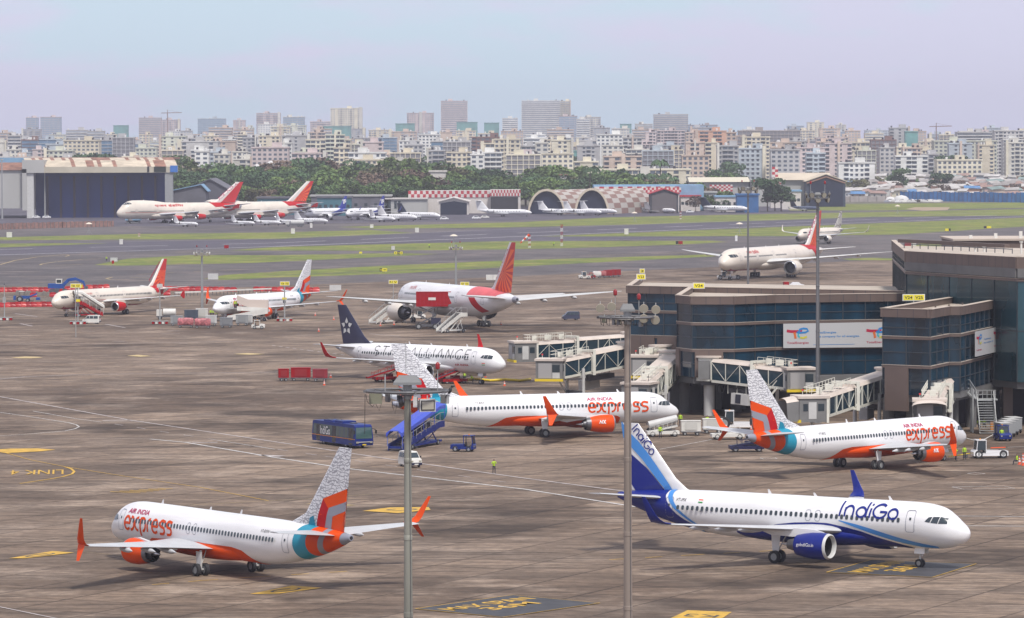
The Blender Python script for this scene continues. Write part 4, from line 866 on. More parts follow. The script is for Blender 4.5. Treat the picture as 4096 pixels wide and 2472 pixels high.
# two blue tailed jets without engines behind the business jets
GOB = mat('go_blue_paint', (.015, .03, .28), .4)
P = airliner('320', 'white jet with deep blue tail, nearer the jumbos of two parked together', finm=GOB, tipm=GOB, nac=WHITE, detail=1, group='blue tailed jets'); place(P, POSE['P13']); R = P.root
for sd in (1, -1):
    P.band('livery_stripe', GOB, R, sd, None, [(-37, P.zt), (-31, P.zt-.1), (-27, 4.9), (-12, 2.0), (-10, P.zb+.01)], -36.6, -10, 50, 12, .02)
    fin_title(P, R, 'go', WHITE, (-34.9, 7.8), (-34.85, 10.9), 1, sd) if 0 else None
    v, f, wd, ht = text_mesh('go', 1, 0, .05); sheet('title', [(-34.6-sd*x/wd*2.7, sd*.34, 8.9+y/ht*2.3) for x, y in v], f, WHITE, R)
r = dup(R, POSE['P14'][:2]+(0,), radians(POSE['P14'][2]), 'white jet with deep blue tail, farther from the jumbos of two parked together')
P = airliner('320', 'airliner with a grey swoosh tail and its nose inside the chequered hangar', finm=MGREY, tipm=WHITE, nac=WHITE, detail=1); place(P, (10, 2245, 143))
for sd in (1, -1): P.finquad('livery_stripe', WHITE, P.root, sd, [(-35.0, 6), (-36, 6), (-37, 10.5), (-36.3, 10.5)], .01)
# ================================================================ terminal piers
CLAD = mat('brown_cladding', (.14, .10, .083), .6, var=.15, scale=.25); CLADL = mat('pale_coping', (.52, .44, .36), .7, var=.1, scale=.3); CONC = mat('grey_concrete', (.15, .148, .145), .8, var=.2, scale=.3)
CURT = mat('curtain_glass', (.006, .036, .066), .10, spec=.7, var=.75, scale=.3, stretch=(1, 1, .35), bump=.25); CURT2 = mat('curtain_glass_teal', (.014, .065, .085), .10, spec=.7, var=.5, scale=.2, stretch=(1, 1, .4), bump=.2); MULL = mat('mullion', (.035, .045, .055), .5); ROOFM = mat('roof_membrane', (.46, .40, .33), .85, var=.15, scale=.2); DARKIN = mat('recess_shade', (.02, .018, .03), .9)  # uneven glass tone paints in reflections on the curtain walls
def wall_frame(a, c):
    d = (c-a); d.z = 0; L_ = d.length; d.normalize(); n = Vector((d.y, -d.x, 0)); return d, n, L_
def facade(root, a, c, ztop, zbot, bands, par=1.1, glass=CURT, clad=(), mull=3.0, blade=True):
    """one wall of a glass block from a to c (outside on the right hand side when walking a->c)"""
    d, n, L_ = wall_frame(a, c)
    P_ = lambda s, o, z: Vector((a.x, a.y, 0))+d*s+n*o+Vector((0, 0, z))
    def bx(b, s0, s1, o0, o1, z0, z1, m): b.add([P_(s0, o0, z0), P_(s1, o0, z0), P_(s1, o1, z0), P_(s0, o1, z0), P_(s0, o0, z1), P_(s1, o0, z1), P_(s1, o1, z1), P_(s0, o1, z1)], [(0, 3, 2, 1), (4, 5, 6, 7), (0, 1, 5, 4), (1, 2, 6, 5), (2, 3, 7, 6), (3, 0, 4, 7)], m)
    zs = [zbot]+sorted(bands)+[ztop-par]
    for z0, z1 in zip(zs, zs[1:]):
        b = MB(); bx(b, 0, L_, -.3, 0, z0, z1, glass); k = max(1, int(L_/mull))
        for i in range(k+1): s = L_*i/k; bx(b, max(0, s-.06), min(L_, s+.06), 0, .10, z0, z1, MULL)
        bx(b, 0, L_, 0, .07, (z0+z1)/2-.05, (z0+z1)/2+.05, MULL); b.build('glazing', root)
    for z in bands:
        b = MB(); bx(b, -.1, L_+.1, -.2, .16, z-.2, z+.16, CLAD); bx(b, -.1, L_+.1, -.2, .2, z+.16, z+.21, CLADL); b.build('cladding_band', root)
    for s0, s1, z0, z1 in clad:
        b = MB(); bx(b, s0, s1, -.1, .3, z0, z1, CLAD); k = max(1, int((s1-s0)/1.8))
        for i in range(1, k): s = lerp(s0, s1, i/k); bx(b, s-.03, s+.03, .3, .31, z0, z1, MULL)
        b.build('cladding_panel', root)
    b = MB(); bx(b, -.25, L_+.25, -.35, .25, ztop-par, ztop, CLAD); bx(b, -.3, L_+.3, -.45, .3, ztop, ztop+.07, CLADL); k = max(1, int(L_/1.9))
    for i in range(k+1): s = L_*i/k; bx(b, max(-.2, s-.035), min(L_+.2, s+.035), .25, .256, ztop-par, ztop, MULL)
    b.build('parapet', root)
def block(name, label, pts, ztop, zbot, bands, walls, group=None, glass=CURT, par=1.1, clad={}, mull=3.0, roofdrop=.8, zfloor=None):
    c = sum(pts, Vector())/len(pts); root = thing(name, label, 'terminal building', (0, 0, 0), 0, group)
    for i in walls:
        a, e = pts[i], pts[(i+1) % len(pts)]; facade(root, a, e, ztop, zbot, bands, par, glass, clad.get(i, ()), mull)
    b = MB(); q = [(p.x, p.y) for p in pts]; ins = [(lerp(p.x, c.x, .012), lerp(p.y, c.y, .012)) for p in pts]
    b.prism(ins, ztop-roofdrop-.3, ztop-roofdrop, ROOFM); b.build('roof', root)
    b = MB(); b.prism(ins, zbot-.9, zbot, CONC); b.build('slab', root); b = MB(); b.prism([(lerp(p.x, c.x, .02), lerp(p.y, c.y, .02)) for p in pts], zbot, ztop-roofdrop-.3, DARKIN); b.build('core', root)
    return root
V3 = lambda p: Vector((p.x, p.y, 0)); ZT = 16.6
f1 = [G(2513, 1143, ZT), G(3100, 1152, ZT), G(3640, 1164, ZT)]
pts = [V3(f1[0]), V3(f1[2])+Vector((2, -2, 0)), V3(f1[2])+Vector((6, 40, 0)), V3(f1[0])+Vector((3, 38, 0))]
T1 = block('terminal_pier', 'long dark glass pier wing farthest back with brown parapet carrying a yellow stand sign', pts, ZT, 5.4, [9.1, 12.8], [0, 3], 'glass terminal piers', clad={0: [(0, 4.6, 5.4, 9.1), (5.2, 8.5, 5.4, 9.1)]})
A, B_, C_, D_, E_, F_ = [V3(G(u, v, ZT)) for u, v in ((2710, 1181), (2768, 1186), (2937, 1186), (3100, 1180), (3640, 1173), (3750, 1182))]
pts = [A, B_, C_, D_, E_, F_, F_+Vector((5, 26, 0)), A+Vector((3.4, 34, 0))]
T2 = block('terminal_pier', 'dark glass pier wing with the long white company banner across its front', pts, ZT, 5.4, [9.1, 12.8], [0, 1, 2, 3, 4, 7], 'glass terminal piers', clad={1: [(.4, 4.3, 5.4, 9.1)], 0: [(0, 1.15, 5.4, 9.1)]})
a, b2, c3, d4, e5, f6 = [V3(G(u, v, ZT)) for u, v in ((3532, 1233), (3721, 1238), (3796, 1226), (3841, 1226), (4010, 1194), (3800, 1190))]
pts = [a, b2, c3, d4, e5, e5+Vector((-1, 10, 0)), f6]
T3 = block('terminal_pier', 'square nosed dark glass pier wing nearest the camera with a small side banner', pts, ZT, 5.6, [9.2, 12.9], [0, 1, 2, 3, 6], 'glass terminal piers', clad={0: [(.45, 3.9, 3.5, 9.1)]})
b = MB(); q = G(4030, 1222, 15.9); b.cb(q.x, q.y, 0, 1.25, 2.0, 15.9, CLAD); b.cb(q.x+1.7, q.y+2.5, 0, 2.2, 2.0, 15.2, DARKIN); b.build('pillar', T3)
g1, h1 = V3(G(3626, 1005, 22.6)), V3(G(4070, 1029, 22.6)); i1 = h1+Vector((22, -3, 0))
pts = [g1, h1, i1, i1+Vector((0, 70, 0)), g1+Vector((4, 64, 0))]
T4 = block('terminal_pier', 'tall main terminal block behind the piers with a teal glass wall and brown eaves', pts, 22.6, 6, [19.6], [0, 1, 4], 'glass terminal piers', glass=CURT2, par=1.5, mull=6)
for p0, p1 in ((g1, h1), (h1, i1)):
    d, n, L_ = wall_frame(p0, p1); b = MB(); b.add([Vector((p.x, p.y, z))+n*o for p in (p0, p1) for o in (.02, .35) for z in (19.9, 21.1)], [(0, 1, 5, 4), (2, 3, 7, 6), (0, 2, 6, 4), (1, 3, 7, 5), (0, 1, 3, 2), (4, 5, 7, 6)], CONC); b.build('eaves_band', T4)
rf = MB()
for i in range(14): t = i/13; p = g1.lerp(h1, t)+Vector((1, 14, 0)); rf.cb(p.x, p.y, 22.7, .12, .12, .7, DKMET)
p, q = g1+Vector((1, 14, 23.3)), h1+Vector((1, 14, 23.3)); rf.bar(p, q, .12, .12, DKMET); rf.bar(p+Vector((0, 6, .3)), q+Vector((0, 6, .3)), .8, .5, CLAD); rf.build('roof_rail', T4)
for u, v, h in ((3900, 1008, .6), (3936, 1008, .7), (4085, 1015, 1.6)): p = G(u, v, 22.2); b = MB(); b.lathe([(0, .15), (h, .15), (h, .3), (h+.12, .3)], p, (0, 0, 1), OWHITE, 10); b.build('roof_vent', T4)
p0 = V3(G(3818, 953, 22.6)); r = thing('terminal_pier', 'low brown roofed terminal block far behind the tall teal glass wall', 'terminal building', group='glass terminal piers'); b = MB(); b.box(p0.x, p0.y, 0, p0.x+34, p0.y+20, 22.2, CLAD); b.box(p0.x-.3, p0.y-.3, 22.2, p0.x+34.3, p0.y+20.3, 22.5, CLADL); b.build('wall', r); b = MB(); [b.cb(p0.x+k*4+3, p0.y+4, 22.5, .5, .5, .5+.3*(k % 3), OWHITE) for k in range(8)]; b.build('roof_vent', r)
for i, (u, v, hh) in enumerate(((3796, 1228, .35), (3850, 1222, .35), (3896, 1214, .6), (3742, 1232, .3))): p = G(u, v, 15.8); b = MB(); b.lathe([(0, .12), (hh, .12)], p, (0, 0, 1), OWHITE if i == 2 else CLAD, 8); b.build('roof_vent', T3)
# under-floor: pillars, back wall painted near black for the shade under the deck
def under(root, pts, zf, n=6, m=CONC):
    for p, q in pts:
        for i in range(n): s = p.lerp(q, (i+.3)/n)+Vector((0, 2.2, 0)); b = MB(); b.lathe([(0, .75), (zf, .75)], (s.x, s.y, 0), (0, 0, 1), m, 14); b.build('pillar', root, 40)
under(T2, [(A, E_)], 5, 9); under(T1, [(V3(f1[0]), A+Vector((0, 30, 0)))], 5, 2); under(T3, [(a, b2)], 5, 2); under(T3, [(b2, e5)], 5, 4)
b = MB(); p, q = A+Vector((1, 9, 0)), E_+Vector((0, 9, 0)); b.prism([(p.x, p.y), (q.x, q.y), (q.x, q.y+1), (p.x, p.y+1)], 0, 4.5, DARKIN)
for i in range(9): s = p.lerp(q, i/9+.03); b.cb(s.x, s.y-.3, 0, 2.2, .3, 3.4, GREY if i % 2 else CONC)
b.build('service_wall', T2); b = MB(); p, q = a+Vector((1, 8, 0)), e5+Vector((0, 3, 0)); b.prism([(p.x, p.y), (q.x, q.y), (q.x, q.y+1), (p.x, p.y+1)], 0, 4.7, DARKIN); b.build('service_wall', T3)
b = MB(); d = V3(G(2745, 1640)); b.cb(d.x, d.y+2, 0, 4.5, 2, 5, CONC); b.build('service_wall', T1)
# edge beam of the lower deck
for p, q, rt, z in ((C_, E_, T2, 5.0), (b2, e5, T3, 5.0)):
    dd, n, L_ = wall_frame(p, q); b = MB(); b.add([Vector((s.x, s.y, zz))+n*o for s in (p, q) for o in (-.3, .5) for zz in (z-.75, z+.35)], [(0, 1, 5, 4), (2, 3, 7, 6), (0, 2, 6, 4), (1, 3, 7, 5), (0, 1, 3, 2), (4, 5, 7, 6)], CONC); b.build('edge_beam', rt)
# ---- banners on the glass
def on_plane(u, v, p, n): d = ray(u, v); o = Vector((0, 0, CH)); t = (p-o).dot(n)/d.dot(n); return o+d*t
BANW = mat('banner_white', (.50, .50, .50), .5); LRED = mat('logo_red', (.45, .01, .05), .5); LPUR = mat('logo_purple', (.16, .01, .14), .5); LOR = mat('logo_orange', (.65, .15, .03), .5); LBL = mat('logo_blue', (.02, .22, .55), .5); LCY = mat('logo_cyan', (.05, .42, .50), .5); LYE = mat('logo_yellow', (.6, .55, .05), .5)
def banner(label, p, q, px, logos, texts, off=.7):
    d, n, L_ = wall_frame(p, q); o = p+n*off; c = [on_plane(u, v, o, n) for u, v in px]; root = thing('banner', label, 'banner')
    b = MB(); b.add([x-n*.04 for x in c]+[x+n*.04 for x in c], [(0, 1, 2, 3), (7, 6, 5, 4), (0, 4, 5, 1), (1, 5, 6, 2), (2, 6, 7, 3), (3, 7, 4, 0)], BANW); b.build('panel', root)
    O = c[3]; W_ = (c[2]-c[3]).length; H_ = (c[0]-c[3]).length; xd = (c[2]-c[3]).normalized(); yd = Vector((0, 0, 1))
    def P2(x, y, k=1): return O+xd*(x*W_)+yd*(y*H_)+n*(.05+.004*k)
    def rib(pl, wd, m, k=1):
        vs = []
        for i, (x, y) in enumerate(pl):
            a_ = pl[max(i-1, 0)]; b_ = pl[min(i+1, len(pl)-1)]; dx, dy = (b_[0]-a_[0])*W_, (b_[1]-a_[1])*H_; l = sqrt(dx*dx+dy*dy) or 1
            for s in (-1, 1): vs.append(P2(x, y, k)+xd*(-dy/l*wd/2*s)+yd*(dx/l*wd/2*s))
        return sheet('logo', vs, [(2*i, 2*i+2, 2*i+3, 2*i+1) for i in range(len(pl)-1)], m, root)
    for lx, ly, lw, lh in logos:     # lx, ly centre; lw, lh size, fractions
        f = lambda pts: [(lx+x*lw, ly+y*lh) for x, y in pts]; wd = lh*H_*.21
        rib(f([(-.5, .22), (-.3, .16), (0, .16), (.2, .2)]), wd*1.15, LRED, 1); rib(f([(-.16, .1), (-.12, -.2), (-.10, -.45)]), wd, LOR, 2)
        rib(f([(.05, .14), (.10, .34), (.25, .42), (.42, .38), (.48, .2), (.35, .08), (.1, .05), (-.05, .1)]), wd*.8, LBL, 3); rib(f([(.04, .0), (.02, -.2), (.10, -.36)]), wd*.8, LCY, 4); rib(f([(.10, -.36), (.25, -.40), (.42, -.30)]), wd*.8, LYE, 5)
    for t, x, y, w_, h_, m in texts:
        M_ = Matrix(((xd.x, 0, n.x, 0), (xd.y, 0, n.y, 0), (0, 1, n.z, 0), (0, 0, 0, 1))); pp = P2(x, y, 3); M_ = Matrix.Translation(pp) @ M_; put_text('text', t, 1, m, M_, root, .01, w_*W_, h_*H_)
    return root
banner('long white banner with a curled letter logo on the dark glass pier', D_, E_, [(3133, 1295), (3590, 1287), (3590, 1388), (3133, 1392)], [(.125, .60, .19, .48), (.82, .60, .19, .48)],
       [('TotalEnergies', .125, .20, .19, .11, LRED), ('TotalEnergies', .37, .62, .18, .11, LBL), ('the company for all energies.', .475, .46, .38, .11, LBL), ('TotalEnergies', .82, .20, .19, .11, LRED), ('__________________________________', .44, .13, .36, .015, LBL)])
banner('small white banner with two curled logos on the side of the nearest glass pier', d4, e5, [(3901, 1327), (3995, 1307), (3995, 1405), (3901, 1427)], [(.15, .66, .22, .42), (.87, .72, .22, .42)],
       [('TotalEnergies', .14, .24, .22, .08, LRED), ('TotalEnergies', .5, .62, .3, .08, LBL), ('the company for', .55, .48, .42, .08, LBL), ('TotalEnergies', .87, .26, .22, .08, LRED)])
# ---- yellow stand signs
SIGNY = mat('sign_yellow', (.80, .68, .02), .5)
def stand_sign(label, u, v, D, w_, h_, texts, post, board=OWHITE, group='yellow stand number signs', cells=1, ztop=None):
    c = AT(u, v, D); root = thing('stand_sign', label, 'sign', (c.x, c.y, 0), 0, group)
    b = MB(); b.cb(0, .06, c.z-h_/2-.08, w_+.16, .12, h_+.16, board); b.build('board', root)
    cw = w_/cells
    for i, t in enumerate(texts):
        x = -w_/2+cw*(i+.5); b = MB(); b.cb(x, -.012, c.z-h_/2+.02, cw*.94, .02, h_-.04, SIGNY); b.build('panel', root); put_text('text', t, 1, BLACK, Matrix.Translation((x, -.03, c.z)) @ Matrix.Rotation(pi/2, 4, 'X'), root, .02, cw*.72, h_*.55)
    b = MB(); b.tube([(0, .08, post), (0, .08, c.z-h_/2)], .08, GALV, 8); b.build('post', root); return root
stand_sign('yellow sign reading V24 on the roof of the farthest glass pier', 2795, 1143, 606, 1.6, .72, ['V24'], ZT)
stand_sign('wide yellow sign reading V24 V25 above the nearest glass pier roof', 3655, 1190, 556, 2.85, .75, ['V24', 'V25'], 15.5, cells=2)
stand_sign('small yellow and white sign reading V23 on the left end of the pier roof', 2564, 1107, 640, 1.25, .72, ['V23'], ZT); stand_sign('small green sign on a post above the left end of the pier roof', 2569, 1084, 660, .7, .6, ['2'], ZT)
stand_sign('small orange sign reading V80 below the glass pier between two jet bridges', 3494, 1512, 560, .95, .6, ['V80'], 3.4)
for lb, u, v, D, ub, t in (('wide yellow stand sign on a pole left of the cream jet nose', 302, 1143, 815, 0, ['V28', 'V27']), ('yellow stand sign above the barrier row between the cream and the orange engined jets', 1139, 1134, 880, 0, ['V26', 'V25']), ('yellow stand sign behind the stairs of the wide body jet', 1573, 1128, 930, 0, ['R1', 'V']), ('yellow stand sign showing just above the wide body fuselage', 1859, 1135, 940, 0, ['V24', 'V25'])):
    stand_sign(lb, u, v, D, 1.9, .72, t, 0, cells=2)
# poles with small sign and weighted base
def guide_pole(label, ub, vb, vt, signs):
    c = G(ub, vb); sc_ = c.y/FPX; H_ = AT(ub, vt, c.y).z; root = thing('stand_pole', label, 'pole', (c.x, c.y, 0), 0, 'stand poles on weighted bases')
    b = MB(); b.tube([(0, 0, .3), (0, 0, H_)], [.13, .08], GALV, 8); b.build('post', root); b = MB()
    for x in (-1.4, -.7, 0, .7, 1.4): b.cb(x, 0, .05, .5, 1.2, .5, RED if int(x*10) % 2 == 0 else OWHITE)
    b.cb(0, 0, .55, 3.4, 1.3, .1, GALV); b.build('weighted_base', root)
    for k, (vs_, wd, hh, m) in enumerate(signs): z = AT(ub, vs_, c.y).z; b = MB(); b.cb(0, -.12, z-hh/2, wd, .14, hh, m); b.build('sign_board', root)
    b = MB(); b.tube([(0, 0, H_), (0, 0, H_+.5)], .05, BLACK, 6); b.cb(0, 0, H_+.1, .3, .3, .3, DKMET); b.build('beacon', root)
guide_pole('pole on a red and white base in front of the cream jet nose', 312, 1297, 1155, [(1202, 1.0, .5, SIGNY), (1217, .75, .7, DKMET), (1145, 2.0, .7, SIGNY)])
guide_pole('pole on a red and white base by the cream jet wing tip', 640, 1296, 1140, [(1143, 1.2, .8, LGREY)])
guide_pole('pole on a red and white base by the orange engine', 1138, 1285, 1143, [(1194, .9, .45, SIGNY), (1207, .65, .55, DKMET)])
guide_pole('pole on a red and white base at the left edge of the photo', 18, 1281, 1141, [(1200, .7, 1.2, GALV)])
# ---------------------------------------------------------------- floodlight masts
STEEL = mat('mast_steel', (.27, .27, .225), .6, .1, var=.22, scale=1.2, stretch=(1, 1, .12)); STEELB = mat('mast_brown_steel', (.29, .24, .20), .65, .1, var=.2, scale=1.0, stretch=(1, 1, .1)); LAMPC = mat('lamp_housing', (.50, .44, .34), .5, var=.2, scale=3); LENS = mat('lamp_lens', (.36, .34, .27), .15, spec=.8)
def mast(label, x, y, H_, r0, r1, head, m=STEEL, light=16, cap=(1.7, .62), group='tall floodlight masts', rods=()):
    root = thing('floodlight_mast', label, 'light mast', (x, y, 0), 0, group)
    b = MB(); b.tube([(0, 0, 0), (0, 0, H_*.5), (0, 0, H_)], [r0, (r0+r1)/2, r1], m, 20); b.lathe([(0, r0*2), (.05, r0*2), (.1, r0*1.2)], (0, 0, 0), (0, 0, 1), CONC, 16); [b.lathe([(0, lerp(r0, r1, k/5)*1.01), (.02, lerp(r0, r1, k/5)*1.08), (.30, lerp(r0, r1, k/5)*1.07), (.32, lerp(r0, r1, k/5))], (0, 0, H_*k/5), (0, 0, 1), m, 20) for k in range(1, 5)]; b.tube([(r0*.6, -r0*.95, 0), (r1*.6, -r1*1.0, H_)], .022, DKMET, 5); b.build('pole', root, 40)
    w_, h_ = cap; b = MB(); b.loft([[(sx*w_/2*k, sy*w_/2*k, z) for sx, sy in ((-1, -1), (1, -1), (1, 1), (-1, 1))] for k, z in ((1, H_+.1), (.97, H_+.25), (.62, H_+h_), (.5, H_+h_))], mat('cap_grey', (.17, .175, .175), .6)); b.build('cap', root)
    b = MB(); b.lathe([(0, r1*1.9), (.25, r1*1.9)], (0, 0, H_-.6), (0, 0, 1), DKMET, 12); b.lathe([(0, r1*1.35), (.9, r1*1.35)], (0, 0, H_-.8), (0, 0, 1), GALV, 12)
    R_ = head
    for k in range(8):
        a = 2*pi*k/8+.2; b.bar((cos(a)*r1, sin(a)*r1*.9, H_-.45), (cos(a)*R_, sin(a)*R_*.8, H_-.30), .11, .15, mat('frame_grey', (.13, .13, .135), .6))
    pts_ = [(cos(2*pi*k/16)*R_*.93, sin(2*pi*k/16)*R_*.75, H_-.30) for k in range(17)]; b.tube(pts_, .09, MC['frame_grey'], 6, False); b.tube([(p[0]*.6, p[1]*.6, H_-.42) for p in pts_], .05, GALV, 6, False); b.build('head_frame', root)
    return root
def flood(root, x, y, z, kind, face=-pi/2, s=1, m=None):
    b = MB()
    if kind == 'round': b.lathe([(-.25*s, .12*s), (-.2*s, .28*s), (.0, .33*s), (.05*s, .33*s)], (0, 0, 0), (cos(face), sin(face), -.25), m or LAMPC, 14); b.lathe([(.055*s, .31*s), (.06*s, .01)], (0, 0, 0), (cos(face), sin(face), -.25), LENS, 14); b.bar((0, 0, .33*s), (0, .02, .5*s), .05, .04, GALV)
    else:
        b.box(-.48*s, -.12*s, -.38*s, .48*s, .18*s, .38*s, m or LGREY); b.box(-.42*s, -.16*s, -.30*s, .42*s, -.12*s, .30*s, BLACK); b.box(-.36*s, -.175*s, -.24*s, .36*s, -.16*s, .24*s, LENS); b.bar((0, 0, .38*s), (0, .02, .6*s), .06, .05, GALV)
    o = b.build('floodlight', root, 40, (x, y, z)); o.rotation_euler = (0, 0, face+pi/2 if kind != 'round' else 0); return o
def beacon(root, x, y, z0, z1): b = MB(); b.tube([(x, y, z0), (x, y, z1)], .03, GALV, 6); b.build('rod', root); b = MB(); b.lathe([(0, .05), (.05, .13), (.32, .15), (.42, .08), (.46, .01)], (x, y, z1), (0, 0, 1), mat('beacon_red', (.25, .012, .015), .3), 12); b.build('beacon', root, 40)
c = AT(1630, 1560, 250); m1 = mast('rusty green floodlight mast in the foreground with rectangular lamps and a perched bird', c.x, 250, AT(0, 1548, 250).z, .31, .20, 2.7); z = AT(0, 1605, 250).z
flood(m1, AT(1705, 0, 250).x-c.x, -1.1, z-.25, 'sq', -pi/2+.25, 1.0); flood(m1, AT(1658, 0, 250).x-c.x, -.9, z-.05, 'sq', 0, .8); flood(m1, AT(1497, 0, 250).x-c.x, -.5, z+.12, 'sq', pi/2, .8, mat('olive_lamp', (.2, .2, .14), .6)); flood(m1, AT(1590, 0, 250).x-c.x, .4, z-.1, 'round', pi, 1.2, DKMET); flood(m1, AT(1775, 0, 250).x-c.x, .1, z+.05, 'sq', .6, .7, GALV); flood(m1, AT(1545, 0, 250).x-c.x, .4, z+.1, 'sq', .3, .6, DKMET)
beacon(m1, AT(1745, 0, 250).x-c.x, .2, AT(0, 1570, 250).z, AT(0, 1484, 250).z); b = MB(); b.tube([(-1.35, .1, AT(0, 1575, 250).z), (-1.35, .1, AT(0, 1503, 250).z)], .045, GALV, 6); b.tube([(-.1, .3, AT(0, 1500, 250).z), (-.1, .3, AT(0, 1376, 250).z)], .025, GALV, 6); b.build('rod', m1)
b = MB(); zz = AT(0, 1580, 250).z
for x_, dz, dx in ((-2.55, -2.4, -.02), (-2.5, -.75, .4), (-1.95, -1.0, .25), (-.95, -1.2, .2), (-.5, -.9, .2), (.5, -.5, .2)): b.tube([(x_, -.3, zz), (x_+dx*.2, -.3, zz+dz*.6), (x_+dx, -.3, zz+dz), (x_+dx*1.6, -.3, zz+dz*.5), (x_+dx*1.8, -.3, zz+.0)] if abs(dx) > .1 else [(x_, -.3, zz), (x_-.03, -.3, zz+dz)], .018, BLACK, 5)
b.build('cable', m1)
c2 = AT(2510, 1250, 290); m2 = mast('brown floodlight mast in the foreground with round beige lamps and two red beacons', c2.x, 290, AT(0, 1258, 290).z, .34, .21, 2.2, STEELB, cap=(1.05, .62)); z = AT(0, 1265, 290).z
for u, v in ((2398, 1238), (2443, 1232), (2572, 1240), (2620, 1244), (2572, 1280), (2618, 1286)): flood(m2, AT(u, 0, 290).x-c2.x, -.7, AT(0, v, 290).z, 'round', -pi/2, .95)
for u, v in ((2415, 1284), (2455, 1292), (2475, 1292), (2562, 1300)): flood(m2, AT(u, 0, 290).x-c2.x, -.4, AT(0, v, 290).z, 'sq', -.3, .6, DKMET if u > 2440 else mat('olive_lamp', (.2, .2, .14), .6))
beacon(m2, AT(2459, 0, 290).x-c2.x, .2, z, AT(0, 1190, 290).z); beacon(m2, AT(2554, 0, 290).x-c2.x, .2, z, AT(0, 1207, 290).z)
b = MB(); zz = AT(0, 1275, 290).z
for x_ in (-1.9, -1.5, -.9, -.6, -.3, .2, .4, 1.0): b.tube([(x_, -.5, zz), (x_+.05, -.5, zz-.5), (x_+.2, -.5, zz-.6), (x_+.25, -.5, zz-.1)], .025, BLACK, 5)
b.build('cable', m2)
for lb, u, vt, D, vb, r, hd in (('slim dark floodlight mast rising behind the glass pier left of the towed jet', 2992, 756, 950, 0, .26, 2.3), ('slim grey floodlight mast standing before the long banner of the glass pier', 3271, 784, 560, 0, .27, 1.6)):
    p = AT(u, vt, D); m3 = mast(lb, p.x, D, p.z, r*1.1, r*.7, hd, mat('mast_grey', (.16, .16, .165), .6), cap=(.9, .5))
    for k in range(12): a = 2*pi*k/12; flood(m3, cos(a)*hd, sin(a)*hd*.7, p.z-.55 if k % 2 else p.z+.1, 'round', a, 1.5 if D > 700 else 1.1, mat('lamp_dark', (.09, .085, .075), .6))
    for s in (-1, 1): beacon(m3, s*hd*.6, 0, p.z, p.z+1.6)
for lb, u, vb, vt in (('slim floodlight mast standing among the baggage carts', 809, 1265, 1005), ('slim floodlight mast rising behind the white wide body jet', 1824, 1150, 985)):
    p = G(u, vb); q = AT(u, vt, p.y); m3 = mast(lb, p.x, p.y, q.z, .32, .2, 1.7, mat('mast_pale', (.30, .31, .31), .6), cap=(.8, .4))
    for k in range(8): a = 2*pi*k/8; flood(m3, cos(a)*1.7, sin(a)*1.2, q.z-.6, 'round', a, 1.3, mat('lamp_pale', (.5, .5, .46), .5))
    for s in (-1, 1): beacon(m3, s*1.1, 0, q.z, q.z+.9)
for lb, u, vb, vt in (('thin white pole in front of the old hangar doors', 180, 872, 690), ('thin white pole between the old hangar and the jumbos', 761, 815, 655), ('thin white pole at the left edge by the pale hangar wall', 9, 876, 640), ('thin dark pole before the business jets', 2268, 815, 0)):
    if vt == 0: continue
    p = G(u, vb); q = AT(u, vt, p.y); r = thing('light_pole', lb, 'pole', (p.x, p.y, 0), 0, 'thin poles by the far hangars'); b = MB(); b.tube([(0, 0, 0), (0, 0, q.z)], [.45, .28], mat('mast_pale', (.30, .31, .31), .6), 8); b.build('pole', r); b = MB(); b.cb(0, 0, q.z, 1.6, .5, .5, GALV); b.build('lamp_head', r)
# bird on the mast
p = AT(1795, 1575, 250); r = tag(MB().lathe([(0, .02), (.08, .09), (.22, .12), (.36, .09), (.46, .02)], (0, 0, 0), (.35, 0, 1), BLACK, 10).lathe([(-.06, .01), (0, .07), (.08, .07), (.16, .03), (.24, .005)], (.18, 0, .46), (1, 0, .1), BLACK, 8).bar((-.02, 0, .08), (-.22, 0, -.22), .10, .03, BLACK).tube([(.02, .03, 0), (.02, .03, -.08)], .012, BLACK, 5).build('bird', None, 50, (p.x, p.y-.2, AT(0, 1582, 250).z+.02)), 'black bird perched on the end of the foreground mast head', 'bird')
# ================================================================ jet bridges
BRW = mat('bridge_white', (.72, .71, .62), .5, var=.14, scale=.7); BRP = mat('bridge_roof', (.62, .54, .47), .6, var=.15, scale=.5); BRG = mat('bridge_glass', (.008, .036, .058), .12, spec=.7, var=.25, scale=.4); BRD = mat('bridge_grey', (.19, .19, .185), .6, var=.2, scale=.5); BRUN = mat('bridge_under', (.07, .07, .075), .7)
def rail(name, par, pts, z0, h=1.05, m=BRW, gap=1.0):
    b = MB()
    for a, c in zip(pts, pts[1:]):
        a, c = Vector((*a[:2], a[2] if len(a) > 2 else z0)), Vector((*c[:2], c[2] if len(c) > 2 else z0)); n = max(1, int((c-a).length/gap))
        for k in (h, h*.5): b.bar(a+Vector((0, 0, k)), c+Vector((0, 0, k)), .06, .06, m)
        for i in range(n+1): p = a.lerp(c, i/n); b.bar(p, p+Vector((0, 0, h)), .06, .06, m)
    return b.build(name, par)
